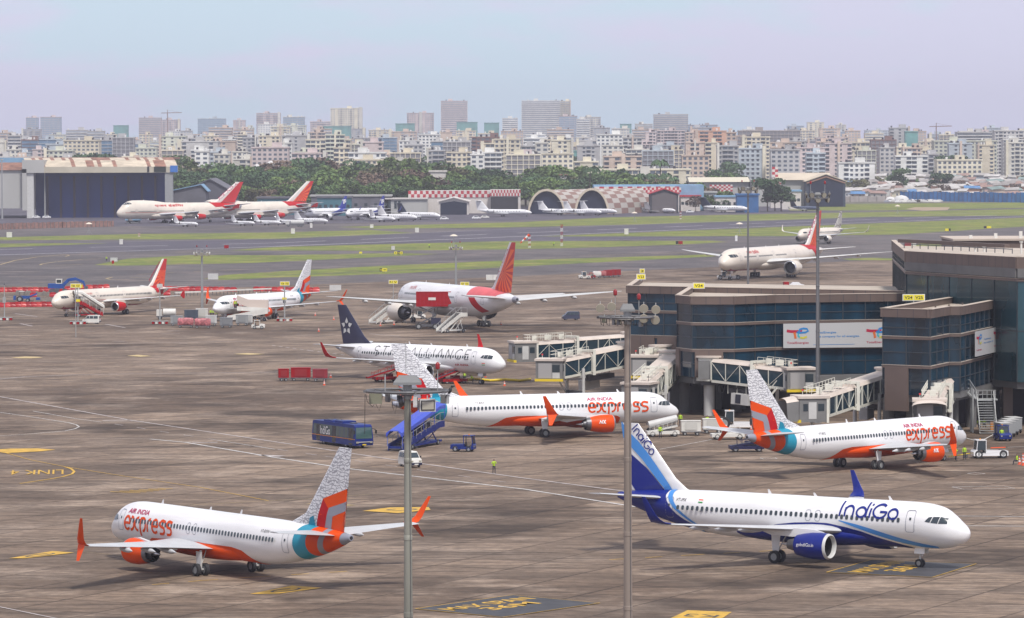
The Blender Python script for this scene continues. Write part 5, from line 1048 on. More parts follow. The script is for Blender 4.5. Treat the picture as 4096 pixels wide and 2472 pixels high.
def jetbridge(label, rot, cab, zr, zc, w=3.1, H=2.75, cabdir=None, colH=None, gear=.72, stairs=True, canopy=False, rad=2.0):
    """rot, cab: plan points; zr, zc: floor heights at rotunda and cab"""
    R_, C_ = Vector((*rot, 0)), Vector((*cab, 0)); d = (C_-R_); L_ = d.length; d.normalize(); n = Vector((-d.y, d.x, 0)); root = thing('jet_bridge', label, 'jet bridge', (rot[0], rot[1], 0), 0, 'jet bridges'); O = R_
    P_ = lambda s, o, z: d*s+n*o+Vector((0, 0, z))
    zf = lambda s: lerp(zr, zc, s/L_)
    b = MB(); b.lathe([(zr-.3, rad), (zr+H+.2, rad)], (0, 0, 0), (0, 0, 1), BRW, 12); b.lathe([(zr+H+.2, rad*1.12), (zr+H+.45, rad*1.12)], (0, 0, 0), (0, 0, 1), BRP, 12); b.box(-rad*.8, -rad*1.02, zr, rad*.8, -rad*.98, zr+H-.2, BRD); b.build('rotunda', root, 30)
    b = MB(); b.tube([(0, 0, 0), (0, 0, zr-.3)], .75, LGREY, 16); b.cb(0, 0, zr-.9, 2.4, 2.4, .6, BRUN); b.build('column', root, 40)
    # two telescoping tunnels
    for nm, s0, s1, ww, hh, dz in (('outer_tunnel', rad*.8, L_*.58, w, H, 0), ('inner_tunnel', L_*.56, L_-1.6, w-.5, H-.35, .1)):
        b = MB(); z0, z1 = zf(s0)+dz, zf(s1)+dz; h2 = ww/2
        b.loft([[P_(s, -h2, z-.35), P_(s, h2, z-.35), P_(s, h2, z), P_(s, -h2, z)] for s, z in ((s0, z0), (s1, z1))], BRW)
        b.loft([[P_(s, -h2-.05, z+hh-.28), P_(s, h2+.05, z+hh-.28), P_(s, h2*.8, z+hh+.12), P_(s, -h2*.8, z+hh+.12)] for s, z in ((s0, z0), (s1, z1))], BRP); t = b.build(nm, root)
        for sd in (-1, 1):
            b = MB(); b.loft([[P_(s, sd*(h2-.12), z+.02), P_(s, sd*(h2-.04), z+.02), P_(s, sd*(h2-.04), z+hh-.3), P_(s, sd*(h2-.12), z+hh-.3)] for s, z in ((s0+.05, z0), (s1-.05, z1))], BRG); b.build('glazing', t)
            b = MB(); k = max(2, int((s1-s0)/2.1))
            for i in range(k+1):
                s = lerp(s0, s1, i/k); z = lerp(z0, z1, i/k); b.bar(P_(s, sd*h2, z), P_(s, sd*h2, z+hh-.2), .09, .10 if i % 3 else .34, BRW, up=n)
                if i < k and i % 4 != 3: s2 = lerp(s0, s1, (i+1)/k); z2 = lerp(z0, z1, (i+1)/k); b.bar(P_(s, sd*(h2+.02), z if i % 2 else z+hh-.3), P_(s2, sd*(h2+.02), z2+hh-.3 if i % 2 else z2), .055, .055, BRW)
            b.build('truss', t)
    s = L_*.56; b = MB()
    for sd in (-1, 1): b.bar(P_(s, sd*(w/2+.12), zf(s)-.5), P_(s, sd*(w/2+.12), zf(s)+H+.5), .42, .42, BRW)
    b.bar(P_(s, -w/2, zf(s)+H+.35), P_(s, w/2, zf(s)+H+.35), .5, .35, BRW); b.build('portal_frame', root)
    # drive legs
    s = L_*gear; b = MB(); zz = zf(s)-.4
    for sd in (-1, 1): b.tube([P_(s, sd*1.7, .9), P_(s, sd*1.7, zz+1.2)], .26, LGREY, 10)
    b.bar(P_(s, -1.9, zz), P_(s, 1.9, zz), .5, .4, LGREY); b.bar(P_(s, -1.7, .95), P_(s, 1.7, .95), .5, .5, BRUN); b.build('lift_column', root, 40)
    for sd in (-1, 1): o = wheel(root, 0, 0, .55, .45); o.location = P_(s, sd*1.1, .55); o.rotation_euler = (0, 0, atan2(d.y, d.x)-pi*0)
    b = MB(); b.bar(P_(s*.35, 0, zf(s*.35)-1.3), P_(s*.8, 0, zf(s*.8)-1.1), 1.3, .7, BRUN); b.bar(P_(s*.5, -1.3, zf(s*.5)-2.2), P_(s*.78, -1.3, zf(s*.78)-2.2), 1.2, 1.5, LGREY); b.bar(P_(s*.58, -1.96, zf(s*.5)-2.2), P_(s*.66, -1.96, zf(s*.6)-2.2), .1, 1.2, DCLOTH)
    for k in range(3): b.tube([P_(s*(.4+.15*k), -1.2, zf(s*.5)-.4), P_(s*(.4+.15*k), -1.2, zf(s*.5)-1.6)], .06, BRW, 6)
    b.build('air_unit', root)
    b = MB()
    for k in range(3): q = s*(.25+k*.2); b.tube([P_(q, -1.4, zf(q)-.4), P_(q+.3, -1.45, zf(q)-1.5), P_(q+.9, -1.45, zf(q)-1.7), P_(q+1.3, -1.4, zf(q)-.5)], .05, BLACK, 6)
    b.build('cable', root)
    # cab
    cd_ = cabdir if cabdir is not None else atan2(d.y, d.x); ca = Vector((cos(cd_), sin(cd_), 0)); cn = Vector((-ca.y, ca.x, 0)); cc = d*L_
    Q_ = lambda s, o, z: cc+ca*s+cn*o+Vector((0, 0, z))
    def qb(b, s0, s1, o0, o1, z0, z1, m): b.add([Q_(s, o, z) for z in (z0, z1) for s, o in ((s0, o0), (s1, o0), (s1, o1), (s0, o1))], [(0, 3, 2, 1), (4, 5, 6, 7), (0, 1, 5, 4), (1, 2, 6, 5), (2, 3, 7, 6), (3, 0, 4, 7)], m)
    b = MB(); qb(b, -2.0, 1.7, -2.0, 2.0, zc-.3, zc+H-.1, BRD); qb(b, -2.2, 1.9, -2.15, 2.15, zc+H-.1, zc+H+.22, BRP); qb(b, 1.5, 1.95, -2.1, 2.1, zc-.35, zc+.0, YEL); qb(b, -2.1, -1.8, -2.1, 2.1, zc-.4, zc+H, BRW)
    cab_ = b.build('cab', root)
    for sd in (-1, 1): b = MB(); qb(b, -.5, .5, sd*2.01-.02, sd*2.01+.02, zc+.1, zc+2.2, LGREY); qb(b, .6, 1.2, sd*2.02-.02, sd*2.02+.02, zc+1.1, zc+2.0, GLASS); qb(b, -1.5, -.7, sd*2.02-.02, sd*2.02+.02, zc+1.1, zc+2.0, GLASS); b.build('cab_window', cab_)
    b = MB(); qb(b, 1.70, 1.76, -1.6, .4, zc+.1, zc+2.3, mat('shutter', (.36, .35, .34), .6)); qb(b, 1.70, 1.77, .5, 1.6, zc+1.0, zc+2.1, GLASS); qb(b, 1.70, 1.76, .5, 1.6, zc+.1, zc+.95, LGREY); b.build('shutter', cab_)
    if canopy:
        b = MB(); rr = []
        for i in range(9): a = pi*i/8; rr.append([Q_(1.7+.1, -cos(a)*2.1, zc+H-.4+sin(a)*.55), Q_(3.4, -cos(a)*2.2, zc+H-.6+sin(a)*.45)])
        b.loft(rr, BRP, False, False); b.add([Q_(1.8, -2.1, zc+H-.4), Q_(3.4, -2.2, zc+H-.6), Q_(3.2, -2.1, zc-.2), Q_(1.8, -2.1, zc-.2)], [(0, 1, 2, 3)], BRD); b.add([Q_(1.8, 2.1, zc+H-.4), Q_(3.4, 2.2, zc+H-.6), Q_(3.2, 2.1, zc-.2), Q_(1.8, 2.1, zc-.2)], [(0, 1, 2, 3)], BRD); b.build('canopy', root, 60)
    # roof walkway rails and boxes
    zz = lambda s: zf(s)+H+.12
    rail('roof_rail', root, [P_(L_*.6, -1.1, zz(L_*.6)), P_(L_-1, -1.1, zz(L_-1)), P_(L_-1, 1.1, zz(L_-1)), P_(L_*.6, 1.1, zz(L_*.6))], 0, .95); b = MB()
    for s_, sx in ((L_*.66, .8), (L_*.78, 1.1), (L_*.9, .7)): p = P_(s_, .2, zz(s_)); b.cb(p.x, p.y, p.z, sx, .9, .75, BRW)
    b.build('roof_unit', root); b = MB(); p = Q_(.5, -1.2, zc+H+.2); b.tube([p, p+Vector((0, 0, .5))], .05, BRW, 6); b.lathe([(0, .12), (.2, .12)], p+Vector((0, 0, .5)), (0, 0, 1), mat('lamp_red', (.7, .05, .05), .4), 8); b.build('beacon', root)
    if stairs:
        s = L_*.84; b = MB(); a0 = P_(s, -w/2-.2, zf(s)); a1 = P_(s-3.6, -w/2-1.0, .1)
        for k in range(12): t = k/11; q = a0.lerp(a1, t); b.cb(q.x, q.y-.4, q.z, .34, .9, .05, GALV)
        for o_ in (0, -.9): b.bar(a0+Vector((0, o_, 0)), a1+Vector((0, o_, 0)), .06, .2, BRW); b.bar(a0+Vector((0, o_, 1)), a1+Vector((0, o_, 1)), .05, .05, BRW)
        b.build('service_stair', root)
    return root
X_ = lambda u, D: AT(u, 0, D).x
jetbridge('jet bridge farthest left whose cab reaches the white jet with thin lettering', (X_(2535, 668), 668), (X_(2085, 656), 656), 4.3, 3.7, cabdir=radians(195), gear=.42)
jetbridge('jet bridge in front of it with a grey shuttered cab left of the brown mast', (X_(2520, 624), 624), (X_(2200, 612), 612), 4.9, 3.2, cabdir=radians(-100), gear=.7)
jetbridge('short jet bridge pointing at the camera beside the brown mast', (X_(2690, 592), 592), (X_(2555, 562), 562), 5.1, 2.6, cabdir=radians(-110), gear=.6, stairs=False)
jetbridge('jet bridge behind the patterned fin with its grey cab near the grey mast', (X_(2835, 576), 576), (X_(3195, 566), 566), 5.2, 4.3, cabdir=radians(-80), gear=.68)
jetbridge('jet bridge with a curved canopy rising to the right of the patterned fin', (X_(3565, 548), 548), (X_(3235, 521), 521), 5.0, 3.2, cabdir=radians(190), gear=.3, canopy=True)
jetbridge('jet bridge foreshortened behind the orange and white jet nose at the right', (X_(3790, 547), 547), (X_(3720, 517), 517), 5.0, 3.0, cabdir=radians(-95), gear=.55, canopy=True, stairs=False)
jetbridge('small jet bridge cab behind the brown mast in front of the glass wall', (X_(2640, 606), 606), (X_(2575, 598), 598), 5.2, 4.4, cabdir=radians(-95), gear=.5, stairs=False, rad=1.6)
# fixed escape stair on the right
p = G(3885, 1733); root = thing('escape_stair', 'galvanised escape stair in two flights beside the nearest glass pier', 'staircase', (p.x, p.y, 0)); s = p.y/FPX; zA = AT(0, 1612, p.y).z; zB = AT(0, 1560, p.y+5).z
b = MB(); n = 14
for k in range(n): t = k/(n-1); b.box(.9, -2.4+t*3.6, .15+(zA-.3)*t, 3.0, -2.4+t*3.6+.35, .22+(zA-.3)*t, GALV)
for x in (.85, 3.05): b.bar((x, -2.4, .1), (x, 1.4, zA), .08, .28, GALV)
b.build('lower_flight', root); b = MB(); b.box(.7, 1.4, zA-.1, 3.6, 3.4, zA+.05, GALV); b.box(-3.2, 3.0, zB-.1, .1, 4.6, zB+.05, GALV); b.build('landing', root)
b = MB(); b.bar((.9, 2.6, zA), (-.6, 3.6, zB), 1.1, .2, GALV); b.build('upper_flight', root)
rail('railing', root, [(.85, -2.4, .1), (.85, 1.4, zA)], 0, 1.1, GALV, .5); rail('railing', root, [(3.05, -2.4, .1), (3.05, 1.4, zA), (3.6, 3.4, zA), (.7, 3.4, zA)], 0, 1.1, GALV, .5); rail('railing', root, [(-3.2, 3.0, zB), (.1, 3.0, zB), (.9, 1.6, zA)], 0, 1.1, GALV, .4)
b = MB(); [b.tube([(x, y, 0), (x, y, z)], .14, GALV, 8) for x, y, z in ((.3, .9, zB), (.3, 3.0, zB), (-3, 3, zB), (3.4, 3.2, zA))]; b.build('post', root)
# ================================================================ people
def person_mesh(pose):
    J = {'pel': (0, 0, .93, .15), 'ch': (0, 0, 1.25, .155), 'nk': (0, 0, 1.47, .062), 'hd': (0, .015, 1.58, .085), 'tp': (0, 0, 1.71, .075)}
    E_ = [('pel', 'ch'), ('ch', 'nk'), ('nk', 'hd'), ('hd', 'tp')]
    for s, k in ((-1, 'r'), (1, 'l')):
        J['sh'+k] = (s*.19, 0, 1.40, .06); J['hp'+k] = (s*.10, 0, .88, .095)
        if pose == 'sit': J['kn'+k] = (s*.14, .42, .88, .065); J['an'+k] = (s*.15, .40, .46, .045); J['ft'+k] = (s*.15, .56, .44, .04); J['el'+k] = (s*.26, .08, 1.12, .045); J['wr'+k] = (s*.16, .32, 1.08, .032); J['hn'+k] = (s*.12, .40, 1.06, .032)
        elif pose == 'bend': J['kn'+k] = (s*.12, .10, .50, .065); J['an'+k] = (s*.13, 0, .09, .045); J['ft'+k] = (s*.14, .15, .05, .04); J['el'+k] = (s*.24, .38, 1.02, .045); J['wr'+k] = (s*.20, .52, .80, .032); J['hn'+k] = (s*.18, .56, .72, .032)
        elif pose == 'walk': J['kn'+k] = (s*.11, s*.16, .49, .065); J['an'+k] = (s*.12, s*.22-.05, .10, .045); J['ft'+k] = (s*.12, s*.22+.10, .05, .04); J['el'+k] = (s*.25, -s*.10, 1.12, .045); J['wr'+k] = (s*.25, -s*.05+.06, .90, .032); J['hn'+k] = (s*.24, -s*.04+.1, .82, .032)
        elif pose == 'arms': J['kn'+k] = (s*.12, .02, .49, .065); J['an'+k] = (s*.14, 0, .09, .045); J['ft'+k] = (s*.16, .15, .05, .04); J['el'+k] = (s*.29, .05, 1.14, .045); J['wr'+k] = (s*.10, .24, 1.28, .032); J['hn'+k] = (s*.04, .27, 1.36, .032)
        else: J['kn'+k] = (s*.11, .02, .49, .065); J['an'+k] = (s*.13, 0, .09, .045); J['ft'+k] = (s*.15, .15, .05, .04); J['el'+k] = (s*.26, 0, 1.12, .045); J['wr'+k] = (s*.27, .07, .89, .032); J['hn'+k] = (s*.27, .09, .80, .032)
        E_ += [('ch', 'sh'+k), ('sh'+k, 'el'+k), ('el'+k, 'wr'+k), ('wr'+k, 'hn'+k), ('pel', 'hp'+k), ('hp'+k, 'kn'+k), ('kn'+k, 'an'+k), ('an'+k, 'ft'+k)]
    if pose == 'bend':
        for k in ('ch', 'nk', 'hd', 'tp', 'shl', 'shr'): x, y, z, r = J[k]; d = z-.93; J[k] = (x, y+d*.72, .93+d*.70, r)
    ks = list(J); me = bpy.data.meshes.new('person'); me.from_pydata([J[k][:3] for k in ks], [(ks.index(a), ks.index(b)) for a, b in E_], []); o = bpy.data.objects.new('p', me); COL.objects.link(o)
    add_skin(me); md = o.modifiers.new('s', 'SKIN')
    for i, k in enumerate(ks): me.skin_vertices[0].data[i].radius = (J[k][3],)*2
    me.skin_vertices[0].data[0].use_root = True
    o.modifiers.new('b', 'SUBSURF').levels = 1; dg = bpy.context.evaluated_depsgraph_get(); dg.update(); m = bpy.data.meshes.new_from_object(o.evaluated_get(dg)); bpy.data.objects.remove(o)
    m.materials.clear(); [m.materials.append(x) for x in (DCLOTH, HIVIS, SKIN, BLACK)]
    nk = J['nk']; hd = J['hd']
    for p in m.polygons:
        c = p.center; d = lambda k: (c-Vector(J[k][:3])).length
        i = 0
        if c.z > .92 and pose != 'sit' or (pose == 'sit' and c.z > 1.0 and c.y < .15): i = 1
        if min(d('hnl'), d('hnr')) < .09 or d('hd') < .13: i = 2
        if d('tp') < .085: i = 3
        p.material_index = i; p.use_smooth = True
    return m
PM = {}
def person(label, u, v, pose='stand', rz=0, z=0, D=None, group=None):
    if pose not in PM:
        try: PM[pose] = person_mesh(pose)
        except Exception as e: print('person fail', e); return
    c = G(u, v, z) if D is None else AT(u, v, D); o = bpy.data.objects.new('person', PM[pose]); COL.objects.link(o); o.location = (c.x, c.y, z-(.44 if pose == 'sit' else 0)); o.rotation_euler = (0, 0, radians(rz)); return tag(o, label, 'person', group)
def add_skin(me):
    bm = bmesh.new(); bm.from_mesh(me); bm.verts.layers.skin.verify(); bm.to_mesh(me); bm.free()
# ================================================================ vehicles
def vehicle(name, label, cat, u, v, rz, group=None, at=None):
    c = at or G(u, v); return thing(name, label, cat, (c.x, c.y, 0), radians(rz), group)
def wheels(r, xs_, w_, rad, wd=.22, hub=None):
    for x in xs_:
        for s in (-1, 1): wheel(r, x, s*(w_/2-wd/2), rad, wd, hub=hub)
def hullbox(b, prof, w_, m, inset=.06):
    """side profile (x, z) extruded across the width with slightly tucked-in upper edges"""
    zs = [z for x, z in prof]; z0, z1 = min(zs), max(zs)
    k = lambda z: w_/2-(inset*max(0, (z-z0)/(z1-z0)-.45)*2)
    n = len(prof); L_, R_ = [(x, k(z), z) for x, z in prof], [(x, -k(z), z) for x, z in prof]
    b.add(L_+R_, [tuple(range(n)), tuple(range(2*n-1, n-1, -1))]+[(i, n+i, n+(i+1) % n, (i+1) % n) for i in range(n)], m)
def van(label, u, v, rz, body, group='small vans on the apron', bumper=None):
    r = vehicle('minivan', label, 'van', u, v, rz, group); b = MB()
    hullbox(b, [(-1.8, .28), (1.75, .28), (1.82, .62), (1.72, .98), (1.25, 1.12), (.72, 1.78), (.5, 1.84), (-1.6, 1.84), (-1.78, 1.72), (-1.84, .9)], 1.48, body, .12); b.build('body', r, 25)
    b = MB(); b.quad((1.275, .62, 1.16), (1.275, -.62, 1.16), (.80, -.56, 1.72), (.80, .56, 1.72), GLASS); b.build('windscreen', r); b = MB(); b.quad((-1.835, .56, 1.12), (-1.835, -.56, 1.12), (-1.80, -.54, 1.62), (-1.80, .54, 1.62), GLASS); b.build('rear_window', r)
    for s in (-1, 1):
        for x0, x1, x2, x3 in ((.30, 1.12, .70, .30), (-.55, .2, .2, -.55), (-1.55, -.65, -.65, -1.5)): b = MB(); b.quad((x0, s*.735, 1.14), (x1, s*.74, 1.14), (x2, s*.665, 1.66), (x3, s*.665, 1.66), GLASS); b.build('side_window', r)
        b = MB(); b.cb(1.80, s*.52, .66, .08, .30, .2, LENS); b.build('headlight', r); b = MB(); b.cb(-1.84, s*.62, .8, .06, .14, .34, mat('tail_lamp', (.4, .02, .02), .3)); b.build('tail_light', r); b = MB(); b.cb(1.15, s*.86, 1.15, .1, .16, .2, BLACK); b.build('mirror', r)
    b = MB(); b.cb(1.84, 0, .30, .14, 1.42, .28, bumper or BLACK); b.cb(1.92, 0, .36, .02, .5, .12, OWHITE); b.build('bumper', r); b = MB(); b.cb(-1.86, 0, .30, .12, 1.42, .24, bumper or BLACK); b.build('bumper', r); wheels(r, (-1.15, 1.15), 1.42, .28, .17); return r
def tug(label, u, v, rz, body, L_=3.1, W_=1.5, H_=1.75, cab='open', group=None, cabx=-.2, at=None, wr=.36):
    r = vehicle('tow_tractor', label, 'tow tractor', u, v, rz, group, at); b = MB()
    hullbox(b, [(-L_/2, .32), (L_/2, .32), (L_/2+.05, .8), (L_/2-.15, 1.0), (cabx+.5, 1.08), (cabx+.45, .62), (cabx-.5, .62), (cabx-.55, .95), (-L_/2, .9)], W_, body, .04); b.build('body', r, 25)
    b = MB(); x0, x1 = cabx-.55, cabx+.62
    for x, t in ((x0, 0), (x1, -.15)):
        for s in (-1, 1): b.bar((x, s*(W_/2-.08), .9), (x+t, s*(W_/2-.12), H_), .08, .08, body)
    b.box(x0-.08, -W_/2+.04, H_, x1, W_/2-.04, H_+.08, body); c_ = b.build('cab_frame', r)
    b = MB(); b.quad((x1+.02, W_/2-.14, 1.05), (x1+.02, -W_/2+.14, 1.05), (x1-.12, -W_/2+.16, H_-.04), (x1-.12, W_/2-.16, H_-.04), GLASS); b.build('windscreen', r)
    if cab == 'closed':
        for s in (-1, 1): b = MB(); b.quad((x0, s*(W_/2-.06), 1.0), (x1, s*(W_/2-.06), 1.0), (x1-.14, s*(W_/2-.1), H_-.04), (x0, s*(W_/2-.1), H_-.04), GLASS); b.build('side_window', r)
    b = MB(); b.cb(cabx-.15, 0, .62, .45, .5, .12, BLACK); b.cb(cabx-.38, 0, .7, .1, .5, .5, BLACK); b.build('seat', r)
    for s in (-1, 1): b = MB(); b.cb(L_/2+.04, s*W_*.34, .62, .05, .2, .16, LENS); b.build('headlight', r)
    wheels(r, (-L_/2+.6, L_/2-.6), W_+.04, wr, .24); b = MB(); b.cb(-L_/2-.1, 0, .4, .25, .2, .14, DKMET); b.cb(cabx, 0, H_+.08, .14, .14, .14, mat('amber', (.8, .3, .02), .4)); b.build('coupling', r); return r
def cart(label, u, v, rz, body, L_=3.0, W_=1.6, H_=1.75, kind='box', group='baggage carts', at=None, roof=None):
    r = vehicle('baggage_cart', label, 'baggage cart', u, v, rz, group, at); b = MB(); b.box(-L_/2, -W_/2, .42, L_/2, W_/2, .56, DKMET); b.bar((L_/2, 0, .45), (L_/2+.75, 0, .32), .08, .08, DKMET); b.build('chassis', r); wheels(r, (-L_/2+.5, L_/2-.5), W_, .24, .16)
    b = MB()
    if kind == 'box':
        b.box(-L_/2+.03, -W_/2+.03, .56, L_/2-.03, W_/2-.03, H_, body); b.box(-L_/2-.02, -W_/2-.02, H_, L_/2+.02, W_/2+.02, H_+.07, roof or body); b.build('container', r); 
        for s in (-1, 1): b = MB(); b.box(-L_*.3, s*W_/2-.04, .75, L_*.3, s*W_/2-.01, H_-.15, mat(body.name+'_panel', tuple(x*.8 for x in body.node_tree.nodes['Principled BSDF'].inputs['Base Color'].default_value[:3]), .6)); b.cb(0, s*(W_/2-.02), 1.1, .5, .03, .25, OWHITE if body is RED else GREY); b.build('side_curtain', r)
    elif kind == 'tilt':
        b.loft([[(x, -W_/2+.03, .56), (x, W_/2-.03, .56), (x, W_/2-.03, H_-.15), (x, 0, H_), (x, -W_/2+.03, H_-.15)] for x in (-L_/2+.03, L_/2-.03)], body); b.build('container', r)
    elif kind == 'load':
        random.seed(int(u)); n, m_ = 12, 8; rings = []
        for i in range(9):
            x = lerp(-L_/2+.05, L_/2-.05, i/8); k = .88 if i in (0, 8) else 1; rings.append([(x+random.uniform(-.05, .05), (W_/2)*k*max(-1, min(1, 1.35*cos(2*pi*j/14)))+random.uniform(-.05, .05), .56+max(0, min(1, .5+.62*sin(2*pi*j/14)))*(H_-.6)*k+random.uniform(-.05, .05)) for j in range(14)])
        b.loft(rings, body); b.build('wrapped_load', r, 60)
    elif kind == 'flat': b.box(-L_/2, -W_/2, .56, L_/2, W_/2, .62, GALV); b.box(-L_/2, -W_/2, .56, -L_/2+.06, W_/2, 1.1, GALV); b.build('deck', r)
    return r
def beltloader(label, u, v, rz, body, up=1, L_=7.0, H1=2.4, group='belt loaders', at=None, tank=False, belt=DKMET):
    r = vehicle('belt_loader', label, 'belt loader', u, v, rz, group, at); b = MB(); b.box(-2.2, -.95, .35, 2.0, .95, .75, body); b.box(-.2, .35, .75, 1.2, .95, 1.25, body); b.build('body', r, 25); wheels(r, (-1.5, 1.4), 1.9, .38, .26)
    b = MB(); b.bar((-L_/2, -.2, .7), (L_/2, -.2, H1), .95, .22, body); b.bar((-L_/2+.05, -.2, .83), (L_/2-.05, -.2, H1+.13), .6, .04, belt); b.build('conveyor', r); b = MB()
    for s in (-.72, .32):
        b.bar((-L_/2+.8, s, 1.35), (L_/2-.3, s, H1+.7), .05, .05, body)
        for k in range(6): t = .15+.16*k; x = lerp(-L_/2, L_/2, t); z = lerp(.75, H1, t); b.bar((x, s, z), (x, s, z+.6), .05, .05, body)
    b.bar((-.8, -.2, .7), (1.6, -.2, H1*.72), .12, .12, DKMET); b.build('railing', r)
    if tank: b = MB(); b.lathe([(-2.0, .1), (-1.9, .5), (1.9, .5), (2.0, .1)], (0, .1, 1.9), (1, 0, .22), LGREY, 18); b.build('tank', r, 40)
    return r
def stairs_truck(label, lo, hi, z1, body, cover=None, cw=2.0, group='passenger stairs', name='passenger_stairs', treads=True, lattice=False):
    """lo, hi: plan points of the foot and head of the flight"""
    a, c = Vector((*lo, 0)), Vector((*hi, 0)); d = (c-a); L_ = d.length; d.normalize(); rz = atan2(d.y, d.x); r = thing(name, label, 'passenger stairs', (lo[0], lo[1], 0), rz, group)
    b = MB(); z0 = .35
    for s in (-1, 1): b.add([(0, s*cw/2, z0-.25), (L_-1.6, s*cw/2, z1-.75), (L_, s*cw/2, z1-.75), (L_, s*cw/2, z1+.05), (L_-1.6, s*cw/2, z1+.05), (0, s*cw/2, z0+.55)]+[(0, s*(cw/2-.08), z0-.25), (L_-1.6, s*(cw/2-.08), z1-.75), (L_, s*(cw/2-.08), z1-.75), (L_, s*(cw/2-.08), z1+.05), (L_-1.6, s*(cw/2-.08), z1+.05), (0, s*(cw/2-.08), z0+.55)], [(0, 1, 2, 3, 4, 5), (11, 10, 9, 8, 7, 6)]+[(i, (i+1) % 6, 6+(i+1) % 6, 6+i) for i in range(6)], body)
    b.build('side_panel', r); b = MB(); n = 16
    for k in range(n): t = k/n; b.box(t*(L_-1.6), -cw/2+.1, lerp(z0, z1, t)-.05, t*(L_-1.6)+.3, cw/2-.1, lerp(z0, z1, t), DKMET if treads else body)
    b.box(L_-1.7, -cw/2+.1, z1-.1, L_, cw/2-.1, z1, GALV); b.build('steps', r); b = MB()
    for s in (-1, 1):
        b.bar((0, s*cw/2, z0+1.2), (L_-1.6, s*cw/2, z1+1.1), .06, .06, GALV); b.bar((L_-1.6, s*cw/2, z1+1.1), (L_, s*cw/2, z1+1.1), .06, .06, GALV)
        for k in range(9): t = k/8; x = t*(L_-1.6); b.bar((x, s*cw/2, lerp(z0, z1, t)), (x, s*cw/2, lerp(z0, z1, t)+1.15), .05, .05, GALV)
        b.bar((L_-.1, s*cw/2, z1), (L_-.1, s*cw/2, z1+1.1), .05, .05, GALV)
    b.build('handrail', r); b = MB(); b.box(.2, -.85, .35, L_*.95, .85, .6, body if not lattice else DKMET)
    for s in (-.7, .7): b.bar((L_*.35, s, .5), (L_*.78, s, z1-.7), .12, .12, body); b.bar((L_*.85, s, .5), (L_*.7, s, z1-.7), .12, .12, body); b.bar((L_*.55, s, .5), (L_*.9, s, z1-.7), .08, .08, body)
    for s in (-1, 1): b.bar((L_*.3, s*1.3, .15), (L_*.3, s*.7, .45), .1, .1, DKMET)
    b.build('chassis', r); wheels(r, (L_*.25, L_*.85), 1.9, .36, .24)
    if cover:
        rr = []
        for x, z in ((-.3, z0+1.5), (L_-1.7, z1+1.55), (L_+.1, z1+1.6)): rr.append([(x, -cw/2-.12, z), (x, -cw/2-.12, z+.45), (x, -cw*.3, z+.75), (x, cw*.3, z+.75), (x, cw/2+.12, z+.45), (x, cw/2+.12, z), (x, cw/2+.04, z), (x, cw*.28, z+.66), (x, -cw*.28, z+.66), (x, -cw/2-.04, z)])
        b = MB(); b.loft(rr, cover); b.build('cover', r, 30); b = MB()
        for k in range(5):
            t = k/4; x = t*(L_-.2)
            for s in (-1, 1): b.bar((x, s*(cw/2+.06), lerp(z0, z1, min(1, t*1.1))+.3), (x, s*(cw/2+.06), lerp(z0, z1, min(1, t*1.1))+1.6), .06, .06, cover)
        b.build('cover_post', r)
    return r
def cone(label, u, v, stack=1, group='traffic cones', m=None):
    c = G(u, v); r = thing('traffic_cone', label, 'traffic cone', (c.x, c.y, 0), 0, group); OR_ = mat('cone_orange', (.75, .10, .03), .5); b = MB(); b.cb(0, 0, 0, .42, .42, .05, OR_); b.build('base', r)
    b = MB(); zt = .75+.1*(stack-1); b.lathe([(.05, .17), (.05+.25*zt, .135), (.05+.5*zt, .10), (.05+.75*zt, .06), (zt, .03)], (0, 0, 0), (0, 0, 1), OR_, 14); b.build('cone_body', r, 40); b = MB(); b.lathe([(.3*zt+.05, .135), (.48*zt+.05, .11)], (0, 0, 0), (0, 0, 1), WHITE, 14, False); b.lathe([(.62*zt+.05, .085), (.74*zt+.05, .07)], (0, 0, 0), (0, 0, 1), WHITE, 14, False); b.build('reflective_band', r)
